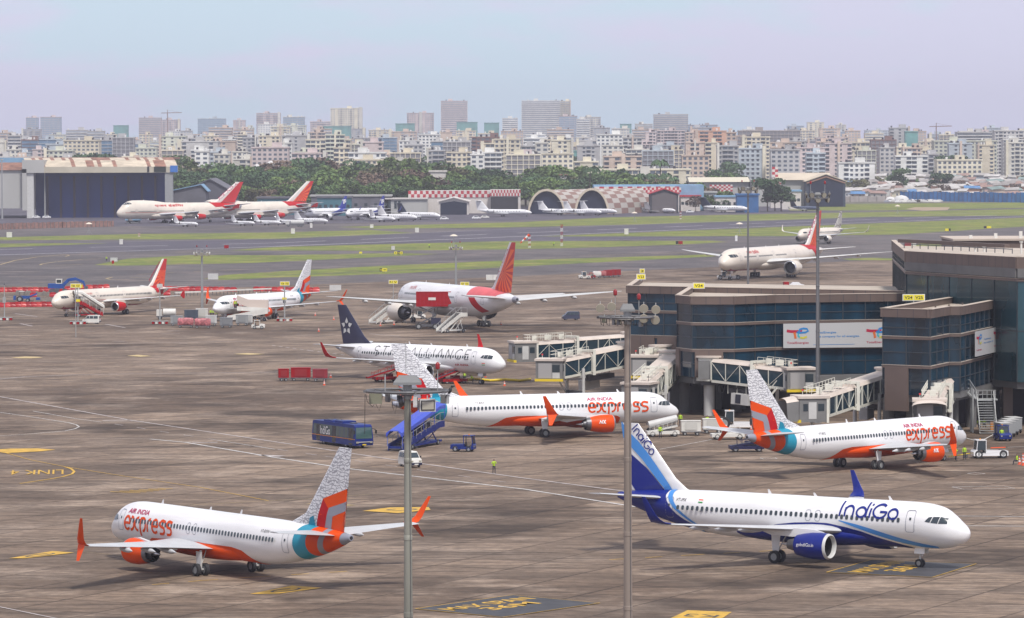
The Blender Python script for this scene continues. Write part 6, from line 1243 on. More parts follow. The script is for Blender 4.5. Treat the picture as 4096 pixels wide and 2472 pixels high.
# ---- bus
r = vehicle('apron_bus', 'dark blue apron bus with white lettering driving beside the blue stairs', 'bus', 1440, 1792, -62); b = MB()
hullbox(b, [(-11.2, .38), (1.1, .38), (1.2, .9), (1.12, 1.5), (.95, 2.75), (.7, 2.95), (-11.0, 2.95), (-11.25, 2.8), (-11.3, .9)], 2.55, BLUE, .1); b.build('body', r, 30)
for s in (-1, 1):
    b = MB(); xs2 = [-11.0, -10.0, -9.0, -7.9, -6.7, -5.5, -4.4, -3.2, -2.0, -.9, .7]
    for x0, x1 in zip(xs2, xs2[1:]): b.quad((x0+.05, s*1.262, 1.25), (x1-.05, s*1.262, 1.25), (x1-.05, s*1.20, 2.55), (x0+.05, s*1.20, 2.55), mat('bus_window', (.09, .12, .12), .15))
    b.build('side_window', r)
    for x in (-9.5, -4.9, -.1): b = MB(); b.quad((x-.55, s*1.28, .45), (x+.55, s*1.28, .45), (x+.55, s*1.235, 2.5), (x-.55, s*1.235, 2.5), mat('door_glass', (.035, .04, .05), .2)); b.build('door', r)
    b = MB(); b.box(-11.25, s*1.285-.01, 1.12, 1.15, s*1.285+.01, 1.2, mat('amber_line', (.6, .22, .02), .5)); b.build('livery_stripe', r)
    b = MB(); b.cb(1.24, s*.95, .68, .06, .34, .22, LENS); b.build('headlight', r); b = MB(); b.bar((1.0, s*1.2, 2.5), (1.5, s*1.5, 2.3), .06, .06, BLACK); b.cb(1.5, s*1.5, 1.85, .12, .22, .45, BLACK); b.build('mirror', r)
    M_ = Matrix.Translation((-7.4, s*1.30, 1.85)) @ (Matrix.Rotation(pi/2, 4, 'X') if s < 0 else Matrix.Rotation(pi, 4, 'Z') @ Matrix.Rotation(pi/2, 4, 'X')); put_text('title', 'IndiGo', 1, WHITE, M_, r, .01, 2.9, 1.05)
b = MB(); b.quad((1.19, 1.12, 1.25), (1.19, -1.12, 1.25), (1.03, -1.08, 2.62), (1.03, 1.08, 2.62), mat('windscreen_green', (.05, .10, .09), .12, spec=.8)); b.build('windscreen', r)
b = MB(); b.box(-8.6, -.9, 2.95, -6.0, .9, 3.12, BLUE); b.box(-5.2, -.95, 2.95, -3.0, .95, 3.2, BLUE); b.box(-2.2, -.35, 2.95, -1.4, .35, 3.08, DKMET); b.box(-8.2, -.6, 3.12, -7.4, -.1, 3.18, DKMET); b.box(-7.1, .1, 3.12, -6.3, .6, 3.18, DKMET); b.build('roof_unit', r); wheels(r, (-8.0, -1.6), 2.5, .48, .3)
b = MB(); b.cb(1.24, 0, .42, .06, .5, .14, YEL); b.box(1.2, -1.1, .78, 1.24, 1.1, .86, LGREY); b.build('number_plate', r)
tug('blue open tow tractor hitched to the blue covered stairs', 1853, 1806, -14, BLUE, 2.9, 1.45, 1.95, cabx=.75, group='tow tractors')
b_ = G(1580, 1806); P3p = POSE['P3']; hh_ = radians(P3p[2]); dw = Vector((P3p[0]-31.3*cos(hh_)+2.2*sin(hh_), P3p[1]-31.3*sin(hh_)-2.2*cos(hh_)))
stairs_truck('bright blue covered stairs standing at the rear door of the mid scene jet', (b_.x, b_.y), (X_(1745, 524), 524), 2.9, BLUE, mat('cover_blue', (.045, .085, .50), .45), 1.9)
van('white minivan with dark bumper driving between the two foreground masts', 1640, 1867, -65, OWHITE, bumper=mat('bumper_navy', (.01, .012, .04), .5)); van('white minivan parked by the red stairs of the cream jet', 366, 1295, 172, OWHITE); van('dark blue minivan alone on the apron right of the wide body jet', 2283, 1280, 190, mat('van_navy', (.03, .035, .07), .35, coat=.4))
# ---- red stairs at the cream jet
def door_pt(key, x, side, off): X, Y, h = POSE[key]; c, s = cos(radians(h)), sin(radians(h)); y = side*off; return (X+c*x-s*y, Y+s*x+c*y)
dp = door_pt('P8', -5, 1, 2.1); ft = G(408, 1266); stairs_truck('red stairs under a white cover at the front door of the cream jet', (ft.x, ft.y), dp, 3.45, RED, OWHITE, 2.0)
dp = door_pt('P9', -4.2, 1, 2.0); D_9 = dp[1]-1; e_ = (AT(1066, 0, D_9).x, D_9); r = thing('passenger_stairs', 'pale folded stairs with a beige covered walkway at the orange engined parked jet', 'passenger stairs', (dp[0], dp[1], 0), 0, 'passenger stairs'); ex_ = e_[0]-dp[0]
b = MB(); PKC = mat('cover_pinkish', (.55, .47, .41), .6); b.loft([[(x, -1.2, z0), (x, 1.2, z0), (x, 1.1, z0+h_), (x, -1.1, z0+h_)] for x, z0, h_ in ((1.0, 3.9, 1.6), (ex_*.45, 3.0, 1.55), (ex_, 2.6, 1.9))], PKC); b.build('covered_walkway', r); b = MB(); b.box(-1.2, -1.2, 2.6, 1.2, 1.0, 2.75, GALV); b.loft([[(x, -1.3, z0), (x, 1.0, z0), (x, 1.0, z0+.9), (x, -1.3, z0+.9)] for x, z0 in ((1.0, 2.3), (ex_, 1.9))], OWHITE); b.build('landing', r)
b = MB(); b.loft([[(x, y, z0), (x, y+1.2, z0), (x, y+1.2, z0+1.1), (x, y, z0+1.1)] for x, y, z0 in ((ex_, -2.8, 1.7), (-1.0, -2.8, .1))], OWHITE); b.build('lower_flight', r); b = MB(); [b.bar((x, -1, .3), (x+1.2, -1, 2.2), .1, .1, OWHITE) for x in (ex_*.5, ex_*.65, ex_*.8, ex_-1.4)]; [b.bar((x+1.2, -1, .3), (x, -1, 2.2), .1, .1, OWHITE) for x in (ex_*.5, ex_*.65, ex_*.8, ex_-1.4)]; b.build('truss', r); wheels(r, (ex_*.4, ex_*.9), 2.0, .36, .24)
dp = door_pt('P6', -16.5, 1, 3.2); ft = G(1490, 1297); stairs_truck('open grey stairs at the forward door of the wide body jet', (ft.x, ft.y), (X_(1612, ft.y+9), ft.y+9), 4.9, OWHITE, None, 2.0); ft = G(1755, 1332); stairs_truck('open grey stairs standing under the rear door of the wide body jet', (ft.x, ft.y), (X_(1855, ft.y+3.5), ft.y+3.5), 3.9, OWHITE, None, 2.0)
# ---- catering lift
c = G(1712, 1318); r = thing('catering_truck', 'red catering box raised on a scissor lift beside the wide body jet', 'catering truck', (c.x, c.y, 0), radians(0)); zb2, zt2 = AT(0, 1231, c.y).z, AT(0, 1174, c.y).z
x0, x1 = AT(1660, 0, c.y).x-c.x, AT(1788, 0, c.y).x-c.x; b = MB(); b.box(x0, -.2, zb2, x1, 2.3, zt2, RED); b.box(x0-.05, -.25, zt2, x1+.6, 2.35, zt2+.08, RED); b.add([(x1, -.2, zb2+.3), (x1+.7, -.2, zb2+.6), (x1+.2, -.2, zt2-1.2), (x1, -.2, zt2-.6)]+[(x1, 2.3, zb2+.3), (x1+.7, 2.3, zb2+.6), (x1+.2, 2.3, zt2-1.2), (x1, 2.3, zt2-.6)], [(0, 1, 2, 3), (7, 6, 5, 4), (0, 4, 5, 1), (1, 5, 6, 2), (2, 6, 7, 3)], RED)
for k in range(1, 8): x = lerp(x0, x1, k/8); b.box(x-.03, -.23, zb2+.1, x+.03, -.2, zt2-.1, CRIM)
b.build('box_body', r); b = MB(); b.cb((x0+x1)/2, -.24, (zb2+zt2)/2-.15, 1.5, .03, .55, OWHITE); b.build('label_plate', r); b = MB()
for s in (0, 1.9):
    for k in range(2): z0_, z1_ = 1.1+(zb2-1.1)/2*k, 1.1+(zb2-1.1)/2*(k+1); b.bar((-1.9, s, z0_), (1.7, s, z1_), .16, .2, DKMET); b.bar((1.7, s+.2, z0_), (-1.9, s+.2, z1_), .16, .2, DKMET)
b.build('scissor_lift', r); b = MB(); b.box(-2.6, -.1, .6, 2.4, 2.2, 1.05, DKMET); b.box(.6, -.1, 1.05, 2.6, 2.2, 2.3, mat('truck_navy', (.02, .02, .05), .5)); b.build('chassis', r)
for x in (-1.9, 1.5):
    for s in (.0, 2.0): wheel(r, x, s, .62, .4)
c = G(1668, 1276); r = tug('white and dark truck cab waiting under the wide body wing', 0, 0, 10, OWHITE, 3.4, 1.9, 2.3, 'closed', 'tow tractors', .5, at=c)
# ---- pushback tugs
c = G(2915, 1117); r = tug('cream pushback tug coupled to the nose wheel of the towed wide body', 0, 0, 185, OWHITE, 6.2, 2.4, 2.1, 'closed', 'tow tractors', 1.5, at=c, wr=.6)
r = tug('white pushback tug with open door waiting at the nose of the orange and white jet', 3958, 1832, 186, WHITE, 4.2, 1.9, 2.15, 'closed', 'tow tractors', 1.15, wr=.5); b = MB(); b.tube([(-.2, -.3, 1.2), (-2.0, -.2, 1.25)], .06, ORANGE, 6); b.build('tow_hose', r)
r = thing('tow_bar', 'yellow tow bar between the jet nose wheel and the white tug', 'tow bar', tuple(G(3795, 1838))); q = G(3890, 1829)-G(3795, 1838); b = MB(); b.tube([(0, 0, .35), (q.x, q.y, .5)], .06, YEL, 6); b.build('bar', r); b = MB(); b.cb(q.x*.7, q.y*.7, .05, .5, .6, .4, DKMET); b.build('wheel_set', r)
r = tug('heavy white tractor with very large wheels parked beside the white carts', 2960, 1716, 178, WHITE, 5.4, 2.2, 2.4, 'closed', 'tow tractors', 1.4, wr=.85)
tug('small white tow tractor in front of the grey containers near the orange engine', 1033, 1316, 0, OWHITE, 2.7, 1.4, 1.75, group='tow tractors')
tug('white tractor pulling the far red carts', 2338, 1115, 190, OWHITE, 3.2, 1.6, 1.9, 'closed', 'tow tractors', .2)
tug('red tractor right behind the white one on the far apron', 2362, 1114, 190, RED, 2.6, 1.5, 1.5, group='tow tractors')
for i, (u, m_, k) in enumerate(((2388, OWHITE, 'load'), (2408, mat('load_red', (.4, .12, .12), .7), 'load'), (2430, RED, 'box'), (2448, RED, 'box'), (2466, RED, 'box'))): cart(('pale loaded cart, first of the far train', 'reddish loaded cart, second of the far train', 'red box cart in the middle of the far train', 'red box cart, next to last of the far train', 'red box cart at the end of the far train')[i], u, 1113-i*1.5, 5, m_, 2.4, 1.5, 2.0, k)
tug('blue tow tractor facing the camera with four grey covered carts behind', 4010, 1763, -80, BLUE, 2.9, 1.6, 1.9, group='tow tractors')
for i in range(4): q = G(4010, 1763); cart(('grey covered cart right behind the blue tractor', 'second grey covered cart behind the blue tractor', 'third grey covered cart behind the blue tractor', 'last grey covered cart behind the blue tractor')[i], 4000+i, 1700, -78, GREY, 2.7, 1.6, 2.0, 'box', at=Vector((q.x+.55+.85*i, q.y+4.0+3.5*i, 0)), roof=LGREY)
# ---- red carts and loaders by the white thin lettered jet
cart('small red box cart at the left of the three by the white jet', 1134, 1524, 8, RED, 1.7, 1.5, 1.9); cart('largest red box cart in the middle of three by the white jet', 1203, 1523, 4, RED, 3.2, 1.6, 2.05); cart('dark red box cart at the right of three by the white jet', 1281, 1525, 0, mat('cart_maroon', (.28, .02, .03), .5, var=.1), 2.4, 1.7, 1.9)
beltloader('red belt loader at the rear hold of the white thin lettered jet', 1548, 1526, 22, RED, H1=2.6); beltloader('red belt loader at the forward hold of the white thin lettered jet', 1815, 1534, 24, RED, H1=3.0, belt=mat('belt_blue', (.03, .05, .08), .7))
beltloader('white belt loader with a grey tank beside the mid scene jet nose', 2652, 1746, 8, OWHITE, L_=3.6, H1=1.4, tank=True); beltloader('white belt loader under the small orange winglet', 2912, 1757, 6, OWHITE, L_=3.4, H1=.95); beltloader('dark blue belt loader by the tail of the orange and white jet', 2988, 1806, 4, mat('loader_navy', (.01, .012, .06), .5), L_=3.6, H1=1.3)
cart('white box cart left of the two behind the blue and white fin', 2763, 1741, 2, OWHITE, 2.6, 1.6, 1.85); cart('white box cart right of the two behind the blue and white fin', 2850, 1733, 2, OWHITE, 2.6, 1.6, 1.85)
# hose
b = MB(); pts_ = [G(u, v)+Vector((0, 0, .22+.06*sin(u*.05))) for u, v in ((1862, 1524), (1900, 1522), (1960, 1527), (2020, 1524), (2080, 1527), (2121, 1521))]; b.tube(pts_, .2, YEL, 8); tag(b.build('air_hose', None, 60), 'yellow air hose lying on the ground under the white jet nose', 'hose')
# carts around the orange engined parked jet
PWR = mat('wrapped_pink', (.50, .16, .17), .35, var=.55, scale=2.2)
for i, (lb, u, v, rz, m_, k, l, h) in enumerate((('grey container cart behind the pink wrapped loads', 707, 1303, 4, GREY, 'box', 2.6, 2.0), ('pink wrapped load cart on the left of the pair', 743, 1311, 2, PWR, 'load', 3.3, 2.1), ('pink wrapped load cart on the right of the pair', 811, 1313, 2, PWR, 'load', 3.3, 2.1), ('pale grey container cart behind the right pink load', 845, 1303, 4, LGREY, 'box', 2.4, 2.1),
    ('grey container cart standing alone between the loads and the stairs', 905, 1311, 0, mat('cont_grey', (.24, .25, .26), .5, .2, var=.15), 'box', 2.6, 2.05), ('grey container cart with dark panel left of the white tractor', 968, 1302, 3, GREY, 'box', 2.6, 2.15), ('pale container cart right next to the dark panelled one', 996, 1300, 3, LGREY, 'box', 1.6, 2.1), ('dark container behind the mast among the carts', 765, 1282, 3, mat('cont_dark', (.06, .08, .11), .5), 'box', 3, 2.2), ('white container behind the mast among the carts', 808, 1280, 3, OWHITE, 'box', 2.6, 2.4))):
    cart(lb, u, v, rz, m_, l, 1.7, h, k)
r = vehicle('tank_truck', 'small white tank truck left of the carts', 'truck', 668, 1277, 180); b = MB(); b.box(-2, -.9, .45, 2.2, .9, .75, DKMET); b.box(1.1, -.9, .75, 2.2, .9, 2.1, OWHITE); b.build('body', r); b = MB(); b.lathe([(-.05, .4), (0, .8), (2.7, .8), (2.75, .4)], (-1.9, 0, 1.5), (1, 0, 0), OWHITE, 16); b.build('tank', r, 40); b = MB(); b.box(2.2, -.75, 1.3, 2.23, .75, 1.95, GLASS); b.build('windscreen', r); wheels(r, (-1.3, 1.5), 1.8, .4, .25)
r = vehicle('airport_car', 'small white car with a red equipment rack behind the pier roof', 'car', 3185, 1150, 10); b = MB(); hullbox(b, [(-1.9, .3), (1.9, .3), (1.95, .75), (1.1, .95), (.5, 1.4), (-.9, 1.4), (-1.3, .95), (-1.95, .9)], 1.65, WHITE, .2); b.build('body', r, 30); b = MB(); b.box(-3.4, -.7, .4, -2.1, .7, 1.5, RED); b.build('equipment_rack', r); wheels(r, (-1.2, 1.2), 1.6, .32, .2)
for i, (u, v) in enumerate(((1323, 1510), (1297, 1541), (2018, 1543), (1942, 1509), (1522, 1303), (1576, 1299), (2004, 1299), (1275, 1326), (1261, 1262), (1335, 1279), (3005, 1722), (1112, 1278), (3100, 1780))):
    cone(('traffic cone right of the three red carts', 'traffic cone in front of the dark red cart', 'traffic cone before the yellow hose', 'traffic cone beside the white jet nose wheel', 'traffic cone at the foot of the left grey stairs', 'traffic cone right of the one at the left stairs', 'traffic cone under the wide body tail', 'red traffic cone alone above the dark fin', 'traffic cone left of two under the white wing', 'traffic cone right of two under the white wing', 'traffic cone beside the heavy white tractor', 'traffic cone behind the orange engine', 'traffic cone by the rear of the orange and white jet')[i], u, v)
for i, (u, v, k) in enumerate(((4078, 1858, 3), (4092, 1850, 5), (4093, 1862, 4))): cone(('stack of orange cones on the left at the right photo edge', 'tallest stack of orange cones at the right photo edge', 'front stack of orange cones at the right photo edge')[i], u, v, k)
c = G(3972, 1722); r = thing('orange_cabinet', 'small orange cabinet beside the foot of the escape stair', 'cabinet', tuple(c)); b = MB(); b.cb(0, 0, 0, .75, .7, 1.2, mat('cab_orange', (.6, .22, .02), .5)); b.build('body', r); b = MB(); b.cb(0, 0, 1.2, .85, .8, .08, DKMET); b.build('lid', r)
# ---- water barriers
BARM = [mat('barrier_red_%d' % i, c_, .35, var=.12, scale=2) for i, c_ in enumerate(((.42, .010, .014), (.55, .05, .045), (.33, .006, .01)))]
b = MB(); rr = []
for x in (-1.0, 1.0): rr.append([(x, -.30, 0), (x, -.28, .35), (x, -.12, .55), (x, -.10, .95), (x, .10, .95), (x, .12, .55), (x, .28, .35), (x, .30, 0)])
b.loft([rr[0], [(-.55, y, z*1.25) for x, y, z in rr[0]], [(.55, y, z*1.25) for x, y, z in rr[1]], rr[1]], BARM[0]);  bar_me = b.build('x', None, 30); bar0 = bar_me.data; bpy.data.objects.remove(bar_me)
bmesh_ = [bar0]
for m_ in BARM[1:]: q = bar0.copy(); q.materials[0] = m_; bmesh_.append(q)
def barriers(pts_, n, label):
    for i in range(n):
        p = G(*pts_[0]).lerp(G(*pts_[1]), i/(n-1)); o = bpy.data.objects.new('water_barrier', bmesh_[(i*7) % 3]); COL.objects.link(o); o.location = (p.x, p.y, 0); o.rotation_euler = (0, 0, random.uniform(-.08, .08)); o.scale = (.86, 1, random.uniform(.95, 1.05))
        tag(o, label, 'water barrier', 'red water barriers round the works')
barriers([(-6, 1168), (205, 1167)], 11, 'red water barrier in the back row left of the cream jet'); barriers([(6, 1229), (215, 1226)], 11, 'red water barrier in the front row left of the cream jet nose'); barriers([(335, 1157), (425, 1155)], 5, 'red water barrier showing just above the cream jet fuselage'); barriers([(655, 1162), (934, 1166)], 13, 'red water barrier in the row behind the cream jet tail'); barriers([(1026, 1165), (1265, 1167)], 11, 'red water barrier in the row right of the cream jet behind the orange engined jet')
for u, v, lb in ((134, 1188, 'red water barrier beside the blue tractor'), (212, 1188, 'red water barrier above the cream jet nose'), (668, 1181, 'red water barrier under the cream jet tail'), (270, 1163, 'red water barrier behind the blue excavator arm'), (290, 1160, 'red water barrier behind the yellow stand sign')): barriers([(u, v), (u+1, v)], 1 if 0 else 2, lb) if 0 else tag(dup(bpy.data.objects['water_barrier'], tuple(G(u, v)), 0), lb, 'water barrier')
# works: excavator and tractor
c = G(232, 1170); r = thing('excavator', 'blue excavator with a white cab working behind the cream jet', 'excavator', tuple(c)); b = MB(); EXB = mat('machine_blue', (.01, .07, .30), .45, var=.1)
for s in (-1.2, 1.2): b.loft([[(x, s+y, z) for x, z in ((-1.9, .1), (1.9, .1), (2.3, .5), (1.9, .95), (-1.9, .95), (-2.3, .5))] for y in (-.3, .3)], DKMET)
b.build('track', r); b = MB(); b.box(-2.4, -1.3, 1.1, 1.6, 1.3, 2.3, EXB); b.box(-2.5, -1.2, 1.2, -2.3, 1.2, 2.2, DKMET); b.build('body', r); b = MB(); b.box(-.4, -1.35, 2.3, 1.2, -.1, 3.5, OWHITE); b.box(-.2, -1.37, 2.5, 1.0, -1.34, 3.3, GLASS); b.box(1.2, -1.2, 2.4, 1.22, -.2, 3.3, GLASS); b.build('cab', r); b = MB(); b.bar((1.2, .3, 1.8), (2.7, .3, 3.2), .5, .8, EXB); b.bar((2.6, .3, 3.2), (4.6, .3, 3.5), .5, .75, EXB); b.bar((4.5, .3, 3.5), (6.6, .3, 2.6), .4, .6, EXB); b.bar((6.5, .3, 2.7), (7.0, .3, 1.2), .3, .45, EXB); b.build('boom', r); b = MB(); b.box(6.7, -.3, .7, 7.6, .9, 1.6, DKMET); b.build('bucket', r)
c = G(92, 1208); r = thing('backhoe_tractor', 'blue farm style tractor with a rear blade by the works at the left', 'tractor', tuple(c)); b = MB(); b.box(-.6, -.45, .8, 1.6, .45, 1.5, EXB); b.box(-2.2, -1, .5, -1.7, 1, 1.5, EXB); b.bar((1.6, 0, 1.3), (3.4, 0, 2.0), .3, .4, EXB); b.box(3.2, -.8, .5, 4.1, .8, 1.1, EXB); b.build('body', r); b = MB(); b.box(-.9, -.5, 2.5, .4, .5, 2.6, OWHITE); [b.bar((x, y, 1.4), (x, y, 2.5), .06, .06, DKMET) for x in (-.8, .3) for y in (-.4, .4)]; b.build('canopy', r); [wheel(r, x, s*.75, rr_, .4) for x, rr_ in ((-.7, .75), (1.2, .45)) for s in (-1, 1)]
def heap(label, pts_, h, m, name='soil_heap'):
    a, c_ = G(*pts_[0]), G(*pts_[1]); n = 24; rings = []; random.seed(5)
    for i in range(n+1): p = a.lerp(c_, i/n); k = random.uniform(.55, 1)*(.2 if i in (0, n) else 1); rings.append([(p.x, p.y-2.5, .0), (p.x, p.y-1.2, h*k*.7), (p.x, p.y, h*k), (p.x, p.y+1.3, h*k*.6), (p.x, p.y+2.5, 0)])
    b = MB(); b.loft(rings, m, False, False); tag(b.build(name, None, 60), label, 'soil heap')
SOIL = mat('dug_soil', (.14, .12, .10), .9, var=.3, scale=.6); heap('long low heap of dug soil behind the blue tractor', [(60, 1178), (205, 1182)], 1.2, SOIL); heap('long low heap of dug soil in front of the blue tractor', [(135, 1205), (215, 1203)], 1.1, SOIL)
# temporary rail fence behind the parked jets
a, c_ = G(700, 1187), G(1085, 1170); r = thing('guard_rail', 'long low pale guard rail on posts running behind the orange engined jet', 'guard rail', tuple(a)); d = c_-a; b = MB(); b.bar((0, 0, 1.0), (d.x, d.y, 1.0), .25, .35, OWHITE); b.build('rail', r); b = MB(); [MB().cb(d.x*k/26, d.y*k/26, 0, .15, .15, 1.0, DKMET).build('post', r) for k in range(27)]
# ---- airfield signs, boxes and markers
def taxi_sign(label, u, v, cells, h=.9):
    c = G(u, v); s = c.y/FPX; w0 = sum(w_ for w_, m_, t in cells)*s; r = thing('taxiway_sign', label, 'sign', tuple(c), 0, 'airfield signs'); x = -w0/2
    for w_, m_, t in cells:
        w_ *= s; b = MB(); b.box(x, -.12, .35, x+w_-.05, .12, .35+h, m_); b.build('panel', r)
        if t: put_text('text', t, 1, SIGNY if m_ is BLACK else (WHITE if m_ is RED else BLACK), Matrix.Translation((x+w_/2, -.14, .35+h/2)) @ Matrix.Rotation(pi/2, 4, 'X'), r, .02, w_*.62, h*.6)
        x += w_
    b = MB(); b.cb(-w0*.3, 0, 0, .12, .12, .4, GALV); b.cb(w0*.3, 0, 0, .12, .12, .4, GALV); b.build('leg', r)
taxi_sign('black and yellow taxiway sign on the grass above the wide body wing', 1534, 1090, [(10, BLACK, 'N'), (20, SIGNY, 'W4')]); taxi_sign('yellow and black taxiway sign on the far grass', 1594, 1021, [(12, SIGNY, 'A'), (12, BLACK, 'N'), (10, SIGNY, 'A')]); taxi_sign('red sign by the tip of the left grass strip', 452, 1059, [(10, RED, '')], 1.0); taxi_sign('red sign left of the runway grass', 906, 997, [(18, RED, '')], 1.1); taxi_sign('black and red sign beyond the towed wide body', 2717, 980, [(11, BLACK, ''), (17, RED, '')], 1.1); taxi_sign('small yellow sign between the left grass strips', 1443, 1018, [(12, SIGNY, '')], .6); taxi_sign('red and white sign near the right grass', 3642, 987, [(26, RED, ''), (20, OWHITE, '')], 1.1); taxi_sign('yellow sign with black dot at the far right grass', 3792, 927, [(14, SIGNY, ''), (8, BLACK, '')], 1.0); taxi_sign('black and yellow sign at the far right taxiway', 3950, 916, [(12, BLACK, ''), (18, SIGNY, '')], .9)
for i, (lb, u0, u1, v, h, m_) in enumerate((('pale equipment box at the tip of the lower grass strip', 832, 873, 1119, 1.7, LGREY), ('pale equipment crates behind the orange engined jet tail', 1318, 1365, 1162, 1.4, LGREY), ('white equipment boxes right of the grey floodlight mast', 1944, 2000, 1121, 1.5, OWHITE), ('pale equipment box at the tip of the middle grass strip', 442, 470, 1047, 1.3, LGREY), ('white equipment box on the far grass before the go arounds', 478, 492, 978, 2.0, OWHITE), ('white hut on the far grass at the left edge', 27, 48, 950, 2.2, OWHITE), ('white box beyond the centre grass', 1660, 1676, 930, 2.0, OWHITE), ('white box with a red stripe by the far grass', 1164, 1180, 935, 2.2, OWHITE), ('white tank like box at the runway edge', 2497, 2514, 938, 2.4, OWHITE), ('white box near the towed wide body wing tip', 2940, 2950, 965, 2.2, WHITE), ('white equipment box on the grass of the centre', 1565, 1580, 1000, 1.4, LGREY), ('small dark box on the far right grass', 3609, 3620, 1033, 2, DKMET), ('white marker box at the runway end', 1240, 1250, 912, 2.2, OWHITE), ('white marker box right of the business jets', 1480, 1494, 912, 1.6, OWHITE))):
    a = G(u0, v); c_ = G(u1, v); r = thing('equipment_box', lb, 'equipment box', tuple((a+c_)/2), 0, 'pale equipment boxes'); w_ = (c_-a).length; b = MB(); n = max(1, int(w_/1.8)); [b.box(-w_/2+w_*k/n+.05, -.7, .1, -w_/2+w_*(k+1)/n-.05, .7, h, m_) for k in range(n)]; b.build('cabinet', r); b = MB(); b.box(-w_/2, -.8, 0, w_/2, .8, .1, CONC); b.build('plinth', r)
def lattice(label, u, vb, vt, name='marker_mast', sock=False):
    p = G(u, vb); H_ = AT(u, vt, p.y).z; r = thing(name, label, 'mast', tuple(p), 0); n = max(6, int(H_/1.2))
    for k in range(n):
        z0_, z1_ = H_*k/n, H_*(k+1)/n; m_ = RED if k % 2 else WHITE; b = MB()
        for x, y in ((-.35, -.35), (.35, -.35), (0, .4)): b.bar((x, y, z0_), (x, y, z1_), .12, .12, m_)
        b.bar((-.35, -.35, z0_), (.35, -.35, z1_), .09, .09, m_); b.build('section', r)
    if sock: b = MB(); [b.lathe([(.9*k, .5-.06*k), (.9*(k+1), .5-.06*(k+1))], (0, 0, H_), (-.8, 0, -.75), ORANGE if k % 2 == 0 else WHITE, 12, False) for k in range(5)]; b.build('sock', r)
lattice('red and white lattice mast with a wind sock drooping to the left', 2118, 992, 938, 'windsock_mast', True); lattice('tall red and white lattice mast right of the wind sock', 2247, 985, 897); lattice('short red and white marker mast before the chequered hangars', 2722, 877, 845); lattice('tiny lattice marker on the grass left of the centre', 557, 946, 932)
for lb, u, v in (('white umbrella shaped antenna on the grass before the hangars', 2538, 889), ('white umbrella shaped antenna near the taxiing wide body', 2958, 938), ('pale umbrella shaped antenna on the centre grass', 1815, 992), ('pale umbrella shaped antenna at the far right grass', 3590, 858), ('white umbrella shaped antenna on the left grass', 356, 937)):
    p = G(u, v); r = thing('field_antenna', lb, 'antenna', tuple(p), 0, 'umbrella shaped field antennas'); b = MB(); b.tube([(0, 0, 0), (0, 0, 4.4)], .1, GALV, 6); b.tube([(-1, 0, 0), (0, 0, 2.5), (1, 0, 0)], .07, GALV, 5); b.build('mast', r); b = MB(); b.lathe([(4.3, 1.5), (4.7, 1.0), (5.0, .1)], (0, 0, 0), (0, 0, 1), mat('dish_cream', (.7, .62, .5), .5), 14); b.build('dish', r, 60)
# ---- people
for a_ in (('person in a green vest standing alone on the apron, hands raised to the face', 1976, 1895, 'arms', 200), ('person in a yellow vest standing in front of the tank loader', 2641, 1753, 'stand', 180), ('person in a yellow vest bending by the mid scene jet nose wheel', 2693, 1702, 'bend', 30), ('person in a yellow vest reaching under the mid scene jet nose', 2681, 1692, 'bend', 330), ('person in an orange lit vest standing left of the white carts', 2722, 1703, 'stand', 150), ('person in a yellow vest half hidden behind the white carts', 2829, 1712, 'stand', 190), ('person in a yellow vest on the left at the tow bar', 3823, 1843, 'arms', 280), ('person in a yellow vest on the right at the tow bar', 3858, 1839, 'stand', 200), ('person in a yellow vest in front of the blue tractor', 4007, 1765, 'stand', 180), ('person in a vest standing in the shade below the jet bridge', 3595, 1663, 'stand', 180),
           ('person in a yellow vest crouching behind the red belt loader', 1893, 1537, 'bend', 90), ('person in a vest by the hose end of the red belt loader', 1858, 1528, 'bend', 0), ('person in a yellow vest left of two beneath the parked jet nose', 843, 1268, 'stand', 180), ('person in a yellow vest right of two beneath the parked jet nose', 853, 1268, 'stand', 200), ('person in a pale vest standing on the far taxiway', 426, 1046, 'stand', 180), ('person standing on the far grass beyond the wide body jet', 1717, 993, 'stand', 180), ('person in a vest alone by the wind sock', 2215, 985, 'stand', 180), ('person in a yellow vest behind the carts right of the parked jet nose', 870, 1272, 'bend', 90)):
    person(a_[0], a_[1], a_[2], a_[3], a_[4])
person('person in a dark vest sitting by the stack of cones at the right edge', 4068, 1858, 'sit', 80, 0); person('person sitting low on the escape stair on the left', 3916, 1712, 'sit', 180, .5); person('person sitting low on the escape stair on the right', 3936, 1710, 'sit', 180, .5)
for i in range(3):
    dpx = door_pt('P9', -4.6+.6*i, 1, 3.0); o = bpy.data.objects.new('person', PM['stand']); COL.objects.link(o); o.location = (dpx[0], dpx[1], 2.76); o.rotation_euler = (0, 0, 2.5+i); tag(o, ('person in a yellow vest on the stair landing nearest the cockpit', 'person in a yellow vest in the middle of the stair landing', 'person in a yellow vest on the stair landing nearest the wing')[i], 'person')
